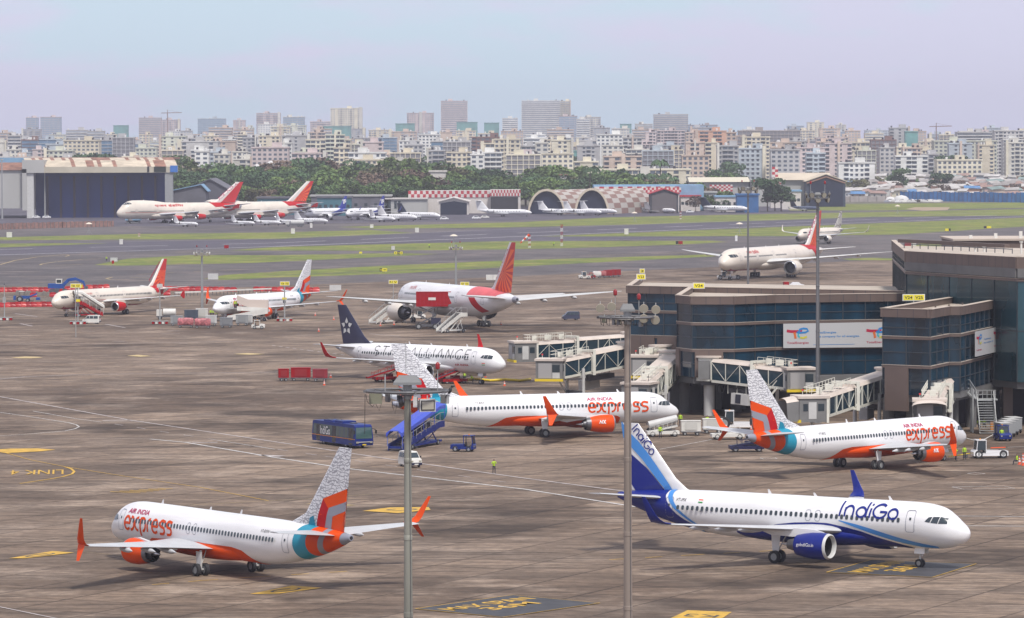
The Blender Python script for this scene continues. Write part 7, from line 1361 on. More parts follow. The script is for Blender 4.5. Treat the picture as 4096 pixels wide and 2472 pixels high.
# ================================================================ far side of the field
RUST = mat('rusty_sheet', (.30, .15, .10), .8, var=.5, scale=.25); SHEETC = mat('cream_sheet', (.58, .50, .38), .8, var=.3, scale=.2); WALLP = mat('pale_sheet_wall', (.42, .42, .40), .8, var=.12, scale=.08, stretch=(1, 1, .1)); NAVYD = mat('hangar_dark', (.012, .036, .17), .8, var=.4, scale=.06, stretch=(1, 1, .25)); NAVY2 = mat('opening_navy', (.008, .016, .042), .85, var=.3, scale=.06); BLROOF = mat('blue_sheet', (.20, .36, .52), .6, var=.15, scale=.3); GSHED = mat('grey_shed', (.13, .13, .15), .8, var=.2, scale=.2); CHR = mat('check_red', (.42, .035, .05), .7, var=.1); CHW = mat('check_white', (.62, .58, .54), .7, var=.1); CRROOF = mat('cream_roof', (.60, .52, .40), .8, var=.12, scale=.1)
def hg(name, label, group=None, cat='hangar'): return thing(name, label, cat, group=group)
def W(u, v, D): return AT(u, v, D)
r = hg('hangar', 'huge old hangar with rusty cream roof and dark blue open front'); D = 2122; x0, x1 = W(125, 0, D).x, W(655, 0, D).x; xr = W(707, 0, D).x; xl = W(84, 0, D).x
z1, z2, z3 = W(0, 692, D).z, W(0, 668, D).z, W(0, 632, D+28).z
b = MB(); b.box(x0, D+14, 0, x1, D+15, z1, NAVYD); b.build('dark_front', r); b = MB(); b.box(xl, D-1, 4, x0-3, D+60, z1+2, WALLP); b.box(xl, D-1, z1, x0+6, D+20, z3-1, WALLP); b.build('side_wall', r); b = MB(); b.box(x1, D, 0, x1+4, D+4, z1, GREY); b.box(x0-3, D, 0, x0+.5, D+4, z1, LGREY); b.build('pillar', r)
b = MB(); b.box(x0-3, D-.5, z1, xr, D+2, z2, mat('fascia_cream', (.50, .46, .36), .8, var=.15, scale=.1)); b.box(W(585, 0, D).x, D-.8, z1+.3, W(593, 0, D).x, D-.5, z2, BLACK); b.box(W(612, 0, D).x, D-.8, z1+.3, W(660, 0, D).x, D-.5, z2, mat('fascia_gap', (.02, .03, .025), .9)); b.build('fascia', r); b = MB(); b.box(W(677, 0, D).x, D-.9, z1+.2, xr, D-.5, z2+.5, mat('fascia_blue', (.03, .16, .50), .6)); b.build('blue_panel', r)
random.seed(3); b = MB(); n = 40
for i in range(n):
    for j in range(2):
        xa, xb = lerp(x0-3, xr, i/n), lerp(x0-3, xr, (i+1)/n); ya, yb = D+14*j, D+14*(j+1); za, zb2 = (z2, (z2+z3)/2+1)[j], ((z2+z3)/2+1, z3)[j]; m_ = RUST if random.random() < .46 else SHEETC; sk = -2.5
        b.quad((xa+sk*(j), ya, za), (xb+sk*j, ya, za), (xb+sk*(j+1), yb, zb2), (xa+sk*(j+1), yb, zb2), m_)
b.box(x0-3, D+28, z3-1, xr-6, D+90, z3, RUST); b.build('roof', r)
b = MB(); xx = W(-60, 0, D).x; b.box(xx, D+3, 5, xl, D+60, W(0, 681, D).z, WALLP); b.build('side_wall', r); b = MB(); b.quad((xx, D+2, W(0, 681, D).z), (xl, D+2, W(0, 681, D).z), (xl, D+22, W(0, 650, D+22).z), (xx, D+22, W(0, 650, D+22).z), RUST); b.build('roof', r); b = MB(); b.box(xx, D+30, 20, xl, D+70, W(0, 632, D+30).z, BLROOF); b.build('blue_panel', r)
for k in range(9): b = MB(); x = lerp(x0+6, x1-6, k/8); b.box(x-.5, D+12.5, 0, x+.5, D+14, z1*.92, mat('front_rib', (.02, .04, .06) if k % 2 else (.05, .035, .06), .8)); b.build('door_rib', r)
def gable(label, u0, u1, vb, ve, va, D, wallm, roofm, depth=40, frontm=None, uap=None, group=None, trim=None):
    r = hg('hangar', label, group); xa, xb = W(u0, 0, D).x, W(u1, 0, D).x; xm = W(uap, 0, D).x if uap else (xa+xb)/2; ze, za = W(0, ve, D).z, W(0, va, D).z; b = MB()
    b.loft([[(xa, y, 0), (xb, y, 0), (xb, y, ze), (xm, y, za), (xa, y, ze)] for y in (D, D+depth)], wallm); b.build('wall', r); b = MB(); k = 1
    for p, q in (((xa-k, ze-.3), (xm, za)), ((xb+k, ze-.3), (xm, za))): b.loft([[(p[0], D-1, p[1]+.05), (q[0], D-1, q[1]+.05), (q[0], D-1, q[1]+.5), (p[0], D-1, p[1]+.5)], [(p[0], D+depth, p[1]+.05), (q[0], D+depth, q[1]+.05), (q[0], D+depth, q[1]+.5), (p[0], D+depth, p[1]+.5)]], roofm)
    b.build('roof', r)
    if frontm: b = MB(); f = .06*(xb-xa); b.add([(xa+f, D-.4, 0), (xb-f, D-.4, 0), (xb-f, D-.4, ze-.8), (xm, D-.4, za-1.6), (xa+f, D-.4, ze-.8)], [(0, 1, 2, 3, 4)], frontm); b.build('door_opening', r)  # flat front sheet, its navy fill painted for a shaded interior
    if trim: b = MB(); b.bar((xa, D-.8, ze-1), (xm, D-.8, za-1.2), .5, .7, trim); b.bar((xb, D-.8, ze-1), (xm, D-.8, za-1.2), .5, .7, trim); b.build('trim', r)
    return r
gable('grey gabled shed with a pale blue roof strip behind the tall old hangar', 722, 925, 820, 772, 720, 2200, GSHED, GSHED, 50, mat('shed_dark', (.10, .10, .12), .8), 835); gable('low grey shed with a blue roof strip in front of the gabled shed', 668, 820, 820, 768, 742, 2170, GSHED, BLROOF, 20, None, 800)
gable('white trussed open shelter at the left of the chequered hangars', 1752, 1872, 858, 812, 797, 2190, CHW, CHW, 30, NAVY2)
# chequered hangars
def checks(b, xa, xb, y, za, zb2, nx, nz, ph=0):
    for i in range(nx):
        for j in range(nz): b.box(lerp(xa, xb, i/nx), y-.15, lerp(za, zb2, j/nz), lerp(xa, xb, (i+1)/nx), y+.1, lerp(za, zb2, (j+1)/nz), CHR if (i+j+ph) % 2 else CHW)
r = hg('hangar', 'long low hangar with a red and white chequered band left of the round hangars', 'chequered hangars'); D = 2230; xa, xb = W(1630, 0, D).x, W(1958, 0, D).x; zt = W(0, 768, D).z; b = MB(); b.box(xa, D, 0, xb, D+40, zt-.2, CHW); b.build('wall', r); b = MB(); checks(b, xa, xb, D-.2, W(0, 795, D).z, zt, 28, 2); b.build('chequered_band', r); b = MB(); b.box(W(1540, 0, D).x, D-15, 0, W(1710, 0, D).x, D-2, W(0, 800, D).z, WALLP); b.box(W(1540, 0, D).x, D-16, W(0, 800, D).z, W(1710, 0, D).x, D-2, W(0, 795, D).z, CHW); b.build('annex', r)
b = MB(); [b.box(W(u, 0, D).x, D-15.2, 3, W(u+10, 0, D).x, D-15, 7, GLASS) for u in (1553, 1577, 1592)]; b.build('window', r)
r = hg('hangar', 'flat topped chequered hangar with a wide dark door opening left of the round hangars', 'chequered hangars'); D = 2225; xa, xb = W(1958, 0, D).x, W(2080, 0, D).x; zt = W(0, 765, D).z; b = MB(); b.box(xa, D, 0, xb, D+40, zt-.2, CHW); b.build('wall', r); b = MB(); checks(b, xa, xb, D-.2, W(0, 790, D).z, zt, 20, 2, 1); b.build('chequered_band', r); b = MB(); b.box(W(1960, 0, D).x, D-.5, 0, W(2070, 0, D).x, D-.2, W(0, 793, D).z, mat('opening_dark', (.035, .035, .04), .9)); b.build('door_opening', r)  # opening is a sheet on the wall, interior shade put into its colour
def barrel(label, u0, u1, va, D, depth=70):
    r = hg('hangar', label, 'round barrel hangars'); xa, xb = W(u0, 0, D).x, W(u1, 0, D).x; xm, rx, rz_ = (xa+xb)/2, (xb-xa)/2, W(0, va, D).z; n, nd = 14, 9; b = MB()
    for j in range(nd):
        for i in range(n):
            t0, t1 = pi*i/n, pi*(i+1)/n; y0, y1 = D+depth*j/nd, D+depth*(j+1)/nd; sh_ = 34*(j/nd), 34*((j+1)/nd)
            b.quad((xm-rx*cos(t0)+sh_[0], y0, rz_*sin(t0)), (xm-rx*cos(t1)+sh_[0], y0, rz_*sin(t1)), (xm-rx*cos(t1)+sh_[1], y1, rz_*sin(t1)), (xm-rx*cos(t0)+sh_[1], y1, rz_*sin(t0)), mat('check_faded', (.27, .17, .14), .8) if (i+j) % 2 else mat('check_grey', (.46, .43, .39), .8))
    b.build('roof', r); b = MB(); k = .93; b.add([(xm-rx*k*cos(pi*i/20), D+1.5, rz_*k*sin(pi*i/20)) for i in range(21)], [tuple(range(21))], NAVY2); b.build('door_opening', r); b = MB(); [b.bar((xm-rx*cos(pi*i/20), D, rz_*sin(pi*i/20)), (xm-rx*cos(pi*(i+1)/20), D, rz_*sin(pi*(i+1)/20)), 1, 1.2, CRROOF) for i in range(20)]; b.build('arch_rim', r); b = MB(); b.add([(xm+33-rx*.97*cos(pi*i/20), D+depth-1, rz_*.97*sin(pi*i/20)) for i in range(21)], [tuple(range(21))], CHW); b.build('back_wall', r)  # door_opening: flat dark navy sheet painted for the unlit inside
barrel('round barrel hangar with a faded chequered roof, left of the two', 2112, 2256, 766, 2200); barrel('round barrel hangar with a faded chequered roof, right of the two', 2300, 2432, 763, 2200)
r = hg('hangar', 'long chequered hangar with blue roof whose dark door shows a grey jet tail', 'chequered hangars'); D = 2245; xa, xb = W(2380, 0, D).x, W(2722, 0, D).x; zt = W(0, 755, D).z
b = MB(); b.box(xa, D+20, 0, xb, D+45, zt-.3, CHW); b.build('wall', r); b = MB(); checks(b, xa, xb, D+19.6, W(0, 785, D).z, zt, 18, 1); b.build('chequered_band', r); b = MB(); checks(b, W(2570, 0, D).x, W(2720, 0, D).x, D-12, W(0, 776, D).z, W(0, 757, D).z, 18, 2); b.build('chequered_band', r); b = MB(); b.box(xa, D+45, 0, W(2830, 0, D).x, D+80, W(0, 748, D+40).z, BLROOF); b.build('roof', r); b = MB(); b.box(W(2440, 0, D).x, D+19, 0, W(2600, 0, D).x, D+19.4, W(0, 792, D).z, mat('opening_dark', (.035, .035, .04), .9)); b.build('door_opening', r)  # dark sheet at the door paints the shade inside the hangar
gable('dark gabled hangar with tall panelled doors at the right end of the chequered row', 2600, 2712, 857, 783, 765, 2215, mat('gable_dark', (.05, .055, .065), .8), CHR, 25, mat('panel_door', (.12, .105, .105), .8))
gable('large hangar with a cream roof and dark blue gabled front at the right', 3226, 3382, 785, 735, 708, 2420, mat('navy_gable', (.05, .065, .10), .8), CRROOF, 60, NAVY2, trim=mat('trim_brown', (.3, .17, .12), .7))
r = hg('hangar', 'long low building with a cream roof left of the navy gabled hangar'); D = 2440; b = MB(); b.box(W(3008, 0, D).x, D, 0, W(3250, 0, D).x, D+40, W(0, 728, D).z, WALLP); b.build('wall', r); b = MB(); b.loft([[(x, D-2, W(0, 729, D).z), (x, D+25, W(0, 700, D+25).z), (x, D+60, W(0, 729, D).z)] for x in (W(3105, 0, D).x, W(3330, 0, D).x)], CRROOF); b.build('roof', r)
r = hg('shed', 'white roofed long shed with palm trees before it', None, 'shed'); D = 2460; b = MB(); b.box(W(2760, 0, D).x, D, 0, W(2995, 0, D).x, D+30, W(0, 735, D).z, WALLP); b.build('wall', r); b = MB(); b.loft([[(x, D-2, W(0, 736, D).z), (x, D+20, W(0, 718, D).z), (x, D+40, W(0, 736, D).z)] for x in (W(2755, 0, D).x, W(3000, 0, D).x)], mat('roof_pale', (.62, .58, .45), .8)); b.build('roof', r)
for lb, u0, u1, v0, v1, D, nx, nz in (('chequered square tower block right of the bushes', 3081, 3124, 771, 727, 2380, 6, 7), ('chequered wall strip above the low white buildings', 2838, 2930, 774, 747, 2400, 10, 4), ('small chequered signal tower above the pale shed roof', 3088, 3112, 718, 676, 2450, 2, 4)):
    r = thing('chequered_tower', lb, 'tower', group='chequered towers'); xa, xb = W(u0, 0, D).x, W(u1, 0, D).x; b = MB(); b.box(xa+.2, D+.2, 0, xb-.2, D+8, W(0, v1, D).z-.2, CHW); b.build('wall', r); b = MB(); checks(b, xa, xb, D, W(0, v0, D).z, W(0, v1, D).z, nx, nz); b.build('chequered_front', r)
def simple(label, u0, u1, vt, D, wm, rm, depth=15, cat='building', name='low_building', win=0, group='low buildings beyond the field', vb=None):
    r = thing(name, label, cat, group=group); xa, xb = W(u0, 0, D).x, W(u1, 0, D).x; z = W(0, vt, D).z; b = MB(); b.box(xa, D, 0 if vb is None else W(0, vb, D).z, xb, D+depth, z, wm); b.build('wall', r); b = MB(); b.box(xa-.6, D-.6, z, xb+.6, D+depth, z+.9, rm); b.build('roof', r)
    if win: 
        for k in range(win): x = lerp(xa, xb, (k+.5)/win); b = MB(); b.box(x-.8, D-.06, z*.45, x+.8, D, z*.45+1.6, GLASS); b.build('window', r)
    return r
PBL = mat('plain_blue', (.03, .12, .30), .7, var=.2, scale=.2)
simple('bright blue clad box building behind the red towed jet tail', 2948, 3034, 790, 2230, PBL, PBL); simple('blue and white roofed low building left of the blue box', 2862, 2950, 797, 2260, CHW, BLROOF, win=4); simple('white low building with a red band right of the chequered row', 2722, 2800, 795, 2280, CHW, CHR, win=5); simple('white low office right of the blue box beside the bushes', 3128, 3204, 775, 2330, CHW, BLROOF, win=4); simple('low white roofed block with windows right of the chequered row', 2725, 2865, 780, 2320, WALLP, WALLP, win=8); simple('small white block in the trees above the chequered hangar', 1716, 1781, 693, 2420, CHW, CHW, win=3); simple('small white pump house in the trees right of the tall palm', 2238, 2265, 710, 2400, CHW, RUST, win=2); simple('long grey blue low shed row behind the blue tailed jets', 1265, 1400, 795, 2170, mat('teal_shed', (.05, .16, .2), .8), GSHED, win=6); simple('low teal sheds behind the second jumbo', 1025, 1180, 797, 2200, mat('teal_shed', (.05, .16, .2), .8), GSHED, win=6); simple('long low dark shed with pale roof between jumbo and the jets', 1240, 1560, 790, 2215, GSHED, WALLP, win=8)
simple('blue roofed shelter kiosk under the first jumbo nose', 500, 552, 883, 1985, GREY, BLROOF, 5, 'kiosk', 'kiosk', 2)
# brick red boundary wall, blue fence
def fence(label, pts_, h, m, pm, n, name='boundary_fence', cat='fence'):
    r = thing(name, label, cat); q = [G(*p) for p in pts_]
    for a, c_ in zip(q, q[1:]):
        k = max(1, int(n*(c_-a).length/((q[-1]-q[0]).length or 1))); b = MB()
        for i in range(k): p, s_ = a.lerp(c_, i/k), a.lerp(c_, (i+.96)/k); hh = h*random.uniform(.93, 1.06); b.add([(p.x, p.y, 0), (s_.x, s_.y, 0), (s_.x, s_.y, hh), (p.x, p.y, hh), (p.x, p.y+.3, 0), (s_.x, s_.y+.3, 0), (s_.x, s_.y+.3, hh), (p.x, p.y+.3, hh)], [(0, 1, 2, 3), (7, 6, 5, 4), (3, 2, 6, 7), (0, 3, 7, 4), (1, 5, 6, 2)], m)
        b.build('panel', r); [MB().bar((a.lerp(c_, i/k).x, a.lerp(c_, i/k).y-.1, 0), (a.lerp(c_, i/k).x, a.lerp(c_, i/k).y-.1, h), .25, .25, pm).build('post', r) for i in range(0, k+1, 2)]
fence('long worn reddish boundary wall at the left below the old hangar', [(-60, 921), (60, 916), (250, 911), (455, 906)], 2.7, mat('brick_wall', (.30, .17, .14), .9, var=.4, scale=.6), CONC, 70); fence('long bright blue sheet fence along the settlement at the right', [(3600, 803), (3800, 806), (4200, 812)], 6.0, mat('fence_blue', (.04, .20, .50), .6, var=.35, scale=.12), mat('fence_post', (.08, .07, .11), .8), 70); fence('pale concrete boundary wall right of the navy gabled hangar', [(3195, 814), (3400, 808), (3560, 806)], 3.6, mat('wall_pale', (.36, .33, .31), .9, var=.2, scale=.2), CONC, 30)
# ---------------------------------------------------------------- business jets
def bizjet(label, u0, u1, v, body=WHITE, tailm=None, L_=27, rz=None, k=1, u_tail=None):
    """u0 tail end, u1 nose (image columns), v ground row"""
    a, c_ = G(u0, v), G(u1, v); w_ = (c_.x-a.x); ang = math.acos(min(.98, abs(w_)/L_)); rz = ang*-1 if rz is None else rz
    if w_ < 0: rz = pi-rz
    d = Vector((cos(rz), sin(rz), 0)); mid = (a+c_)/2; nose = mid+d*L_/2; key = (L_, body.name, tailm.name if tailm else '')
    if key in BJ: r = dup(BJ[key], tuple(nose), rz, label); return r
    s = L_/27; r = thing('business_jet', label, 'business jet', tuple(nose), rz, 'business jets before the hangars'); BJ[key] = r; R = 1.2*s; zc = 2.15*s; tm = tailm or body
    b = MB(); rings = []
    for t in (0, .01, .03, .07, .13, .2, .5, .68, .78, .88, .96, 1):
        rr = R*pw([(0, .04), (.01, .3), (.03, .5), (.07, .72), (.13, .93), (.2, 1), (.68, 1), (.78, .86), (.88, .6), (.96, .32), (1, .08)], t); z = zc+R*pw([(0, -.3), (.13, 0), (.68, 0), (1, .62)], t); rings.append([(-t*L_*.94, rr*cos(2*pi*i/20), z+rr*sin(2*pi*i/20)) for i in range(20)])
    b.loft(rings, body); b.build('fuselage', r, 60)
    for sd in (1, -1):
        b = MB(); wing_surface(b, [((-L_*.40, sd*.6*R, zc-R*.75), 4.6*s, .25*s, (0, 0, 1)), ((-L_*.60, sd*11.5*s, zc-R*.3), 1.5*s, .07*s, (0, 0, 1)), ((-L_*.64, sd*12.0*s, zc+.9*s), .7*s, .03, (0, -sd, .2))], PGREY); b.build('wing', r, 40)
        b = MB(); b.lathe([(0, .62*s), (.3*s, .72*s), (2.6*s, .66*s), (4.0*s, .38*s), (4.1*s, .1)], (-L_*.66, sd*(R+.75*s), zc+.35*R), (-1, 0, 0), body, 16); e = b.build('engine', r, 50); b = MB(); b.lathe([(-.03, .6*s), (-.02, .01)], (-L_*.66, sd*(R+.75*s), zc+.35*R), (-1, 0, 0), BLACK, 16); b.build('intake', e)
        b = MB(); wing_surface(b, [((-L_*.90, 0, 7.2*s), 2.6*s, .12*s, (0, 0, 1)), ((-L_*.97, sd*4.8*s, 7.3*s), 1.2*s, .05*s, (0, 0, 1))], tm); b.build('tailplane', r, 40)
        for i in range(9): b = MB(); x = -L_*(.2+.05*i); z = zc+.25*R; y = sd*(R*.97+.02); b.quad((x, y, z-.18), (x-.45*s, y, z-.18), (x-.45*s, y*.985, z+.2), (x, y*.985, z+.2), GLASS); b.build('window', r)
        b = MB(); x = -L_*.075; b.quad((x, sd*R*.50, zc+.28*R), (x-1.2*s, sd*R*.82, zc+.32*R), (x-1.1*s, sd*R*.62, zc+.74*R), (x-.45*s, sd*R*.36, zc+.62*R), GLASS); b.build('cockpit_window', r); b = MB(); b.tube([(-L_*.52, sd*1.6*s, .4), (-L_*.52, sd*1.6*s, zc-.5)], .1, LGREY, 6); g = b.build('landing_gear', r); wheel(g, -L_*.52, sd*1.6*s, .42, .5)
    b = MB(); wing_surface(b, [((-L_*.76, 0, zc+R*.6), 6.0*s, .25*s, (0, 1, 0)), ((-L_*.90, 0, 7.25*s), 3.0*s, .13*s, (0, 1, 0))], tm); b.build('tail_fin', r, 40); b = MB(); b.tube([(-L_*.09, 0, .4), (-L_*.09, 0, zc-.6)], .1, LGREY, 6); g = b.build('nose_gear', r); wheel(g, -L_*.09, 0, .36, .4)
    return r
BJ = {}; DKT = mat('dark_tail', (.02, .03, .06), .4)
for lb, u0, u1, v, bd, tm, L_ in (('large white business jet before the flat topped chequered hangar', 1905, 2127, 866, WHITE, None, 30), ('white business jet with a red mark in front of the left round hangar', 2152, 2332, 861, WHITE, None, 27), ('white business jet overlapped by the one with the red mark', 2255, 2405, 862, WHITE, None, 27), ('white business jet before the right round hangar', 2322, 2466, 860, WHITE, None, 27), ('white business jet before the dark gabled hangar', 2578, 2700, 853, WHITE, None, 22), ('white business jet with a dark tail beside the blue box building', 2805, 2990, 850, WHITE, DKT, 30), ('dark blue business jet beyond the towed wide body tail', 3164, 3276, 845, mat('bj_navy', (.10, .13, .2), .4), DKT, 22),
    ('small white business jet under the first jumbo', 690, 796, 907, WHITE, None, 18), ('small white business jet between the two jumbos', 922, 1022, 903, WHITE, None, 18), ('small white business jet left of two below the second jumbo', 1012, 1126, 901, WHITE, None, 18), ('small white business jet right of two below the second jumbo', 1100, 1192, 898, WHITE, None, 18), ('white business jet right of the second jumbo with a fuel truck at its nose', 1174, 1314, 896, WHITE, None, 22), ('white business jet left of two under the blue tailed jets', 1476, 1582, 888, WHITE, None, 22), ('white business jet right of two under the blue tailed jets', 1508, 1670, 884, WHITE, None, 27), ('white business jet with a dark tail right of the blue tailed jets', 1588, 1762, 879, WHITE, DKT, 30)):
    bizjet(lb, u0, u1, v, bd, tm, L_)
for lb, u, v, rz, m_ in (('white car parked right of the dark tailed business jet', 1777, 879, 0, WHITE), ('white car alone on the far apron left of the large business jet', 1905, 876, 5, WHITE), ('white car at the foot of the old hangar door, left', 145, 873, 0, WHITE), ('white car at the foot of the old hangar door, right', 187, 873, 0, WHITE), ('white ground car before the dark gabled hangar', 2760, 851, 0, WHITE), ('white ground car at the nose of the dark tailed jet', 2955, 848, 0, WHITE), ('white car at the nose of the left business jets', 1940, 873, 0, OWHITE)):
    r = vehicle('parked_car', lb, 'car', u, v, rz, 'cars on the far apron'); b = MB(); hullbox(b, [(-2.1, .3), (2.1, .3), (2.15, .8), (1.2, 1.0), (.6, 1.55), (-1.2, 1.55), (-1.7, 1.0), (-2.15, .95)], 1.75, m_, .2); b.build('body', r, 30); b = MB(); b.box(-1.1, -.89, 1.02, .7, -.80, 1.42, GLASS); b.build('side_window', r); wheels(r, (-1.3, 1.3), 1.75, .34, .2)
r = vehicle('fuel_truck', 'pale fuel truck at the nose of the business jets below the jumbo', 'truck', 1182, 907, 180); b = MB(); b.box(-4, -1.2, .6, 4.4, 1.2, 1.1, DKMET); b.box(2.8, -1.2, 1.1, 4.4, 1.2, 2.8, LGREY); b.build('body', r); b = MB(); b.lathe([(0, .8), (.1, 1.2), (6, 1.2), (6.1, .8)], (-4, 0, 2.0), (1, 0, 0), LGREY, 14); b.build('tank', r, 40); wheels(r, (-2.6, -1.4, 3.2), 2.3, .5, .3)
# ---------------------------------------------------------------- trees
def leafmat(name, c): return rnd_tint(mat(name, c, .8, var=.5, scale=.22, spec=.15), .72, 1.35)
LEAF = [leafmat('leaf_%d' % i, c) for i, c in enumerate(((.095, .155, .06), (.12, .19, .065), (.075, .13, .06), (.15, .15, .075), (.17, .125, .09), (.15, .22, .07)))]
BARK = mat('bark', (.10, .075, .055), .9, var=.3, scale=2)
def tree_meshes(seed, h, w_, m, n=2100, lobes=16):
    random.seed(seed); b = MB(); L_ = []
    for i in range(lobes): a = random.uniform(0, 2*pi); q = random.random()**.6; z = random.uniform(.38, .93); k = (1-abs(z-.60)*1.5)*.36*w_*q+.05*w_; L_.append((cos(a)*k*1.3, sin(a)*k*1.3, z*h, random.uniform(.13, .24)*w_, random.uniform(.09, .15)*h))
    for i in range(n):
        x, y, z, rx, rz_ = random.choice(L_); t = random.uniform(0, 2*pi); p = math.asin(random.uniform(-.6, 1)); k = random.uniform(.72, 1.06); c = Vector((x+rx*k*cos(p)*cos(t), y+rx*k*cos(p)*sin(t), z+rz_*k*sin(p))); s = random.uniform(.35, .85)*(h/18)**.5
        u_ = Vector((random.gauss(0, 1), random.gauss(0, 1), random.gauss(0, .6))).normalized(); v_ = u_.cross(Vector((random.gauss(0, 1), random.gauss(0, 1), random.gauss(0, 1)))).normalized()
        b.quad(c-u_*s-v_*s*.6, c+u_*s-v_*s*.6, c+u_*s*.8+v_*s*.7, c-u_*s*.7+v_*s*.6, m)
    o = b.build('crown'); cr_ = o.data; bpy.data.objects.remove(o); b = MB(); b.tube([(0, 0, 0), (.2, .1, h*.3), (0, 0, h*.62)], [.42*h/18, .3*h/18, .12], BARK, 7)
    for x, y, z, rx, rz_ in L_[:7]: b.tube([(.1, 0, h*.28), (x*.5, y*.5, (z+h*.25)/2+1), (x, y, z)], [.2, .13, .05], BARK, 5)
    o = b.build('trunk'); tr = o.data; bpy.data.objects.remove(o); return cr_, tr
TM = [tree_meshes(i+11, h, w_, LEAF[k], n=2000 if k != 4 else 900) for i, (h, w_, k) in enumerate(((19, 22, 0), (17, 19, 1), (20, 21, 2), (15, 17, 1), (16, 18, 3), (14, 16, 4), (13, 17, 5), (18, 24, 2)))]
KT = ['dark green rounded tree', 'mid green spreading tree', 'deep green tall tree', 'mid green small tree', 'olive tree with thin foliage', 'brownish half bare tree', 'fresh light green bushy tree', 'broad dark green tree']
def tree(k, p, s, rz, label, group):
    r = thing('broadleaf_tree', label, 'tree', tuple(p), rz, group); r.scale = (s, s, s*random.uniform(.85, 1.1))
    for nm, me in zip(('crown', 'trunk'), TM[k]): o = bpy.data.objects.new(nm, me); COL.objects.link(o); o.parent = r
tops = [(640, 662), (700, 655), (860, 675), (1010, 662), (1100, 650), (1340, 652), (1440, 668), (1640, 652), (1760, 668), (1900, 690), (2080, 700), (2200, 660), (2330, 680), (2450, 690), (2600, 705), (2760, 725), (2900, 735)]
random.seed(21)
for row, (D, du, sc_) in enumerate(((2500, 40, .95), (2430, 44, .92), (2370, 46, .85), (2320, 50, .74), (2280, 52, .62))):
    u = 640+row*17
    while u < 2900:
        vt = pw(tops, u); z = AT(u, vt, 2500).z; want = z*(1-.105*row)+random.uniform(-2.5, 1.5); k = random.choice((0, 1, 1, 2, 3, 3, 4, 5, 6, 6, 7, 2)); p = AT(u, 0, D+random.uniform(-20, 20)); h0 = (19, 17, 20, 15, 16, 14, 13, 18)[k]
        if row == 4 and 1620 < u < 2750 or (row == 3 and 2080 < u < 2480): u += du; continue
        tree(k, (p.x, p.y, 0), max(.4, want/h0), random.uniform(0, 6), KT[k]+' in the wood behind the hangars', 'trees of the wood behind the hangars'); u += du*random.uniform(.7, 1.3)
for lb, u, vb, s, k in (('dark bush beside the blue box building', 3070, 846, .85, 2), ('dark bush right of the blue box building', 3100, 845, .8, 0), ('dark bush under the chequered square tower', 3125, 845, .75, 2), ('green bush in front of the round hangars', 2262, 852, .55, 2), ('green bush left of the white open shelter', 1655, 850, .7, 0), ('green bush right of the parked blue tailed jets', 1700, 850, .55, 1), ('dark bush above the nose of the dark tailed jet', 2905, 838, .55, 2), ('green bush between jumbo and blue tailed jets', 1480, 838, .75, 1), ('light green bush left of the second jumbo tail', 1110, 820, .6, 6), ('brown bush behind the first jumbo tail', 1015, 815, .95, 5), ('green tree at the left above the hangar roof', 60, 800, 1.5, 1), ('green tree right above the old hangar roof', 380, 796, 1.55, 2), ('tall green tree behind the right end of the old hangar', 665, 800, 1.75, 0), ('green tree behind the old hangar right end', 610, 795, 1.6, 1)):
    p = G(u, vb); tree(k, p, s, u, lb, 'bushes and trees by the hangars')
# palms
def palm_mesh(h):
    b = MB(); b.tube([(0, 0, 0), (.3, 0, h*.5), (0, 0, h)], [.35, .25, .2], BARK, 6); o = b.build('t'); tr = o.data; bpy.data.objects.remove(o); b = MB(); random.seed(4)
    for k in range(16):
        a = 2*pi*k/16; dz = random.uniform(-.3, 1); p0 = Vector((0, 0, h)); d = Vector((cos(a), sin(a), 0)); pts_ = [p0, p0+d*1.4+Vector((0, 0, 1.0*dz+.3)), p0+d*2.7+Vector((0, 0, .5*dz)), p0+d*3.5+Vector((0, 0, -1.3+dz))]; n_ = Vector((-d.y, d.x, 0))
        for q, s_ in zip(pts_, pts_[1:]): b.quad(q-n_*.45, q+n_*.45, s_+n_*.4, s_-n_*.4, LEAF[2]); b.quad(q, q+n_*.5-Vector((0, 0, .6)), s_+n_*.4-Vector((0, 0, .6)), s_, LEAF[0])
    o = b.build('f'); me = o.data; bpy.data.objects.remove(o); return me, tr
PMH = palm_mesh(15)
def palm(u, vb, D, s, lb):
    p = AT(u, 0, D); r = thing('palm_tree', lb, 'palm tree', (p.x, D, 0), u, 'palm trees'); r.scale = (s, s, s)
    for nm, me in zip(('fronds', 'trunk'), PMH): o = bpy.data.objects.new(nm, me); COL.objects.link(o); o.parent = r
palm(2360, 0, 2300, 1.55, 'tall lone palm rising above the right round hangar')
for i in range(14): palm(2470+i*17+(i*7) % 9, 0, 2480+(i*37) % 60, .95+(i % 3)*.12, 'palm in the group before the cream apartment row')
for u, s in ((1880, 1.5), (1893, 1.35), (2205, 1.5), (2890, .9), (2905, .8), (3270, 1.0), (2640, 1.7)): palm(u, 0, 2540, s, ('single palm in the wood above the low hangars' if u < 2000 else 'single palm standing in front of the city apartment rows'))
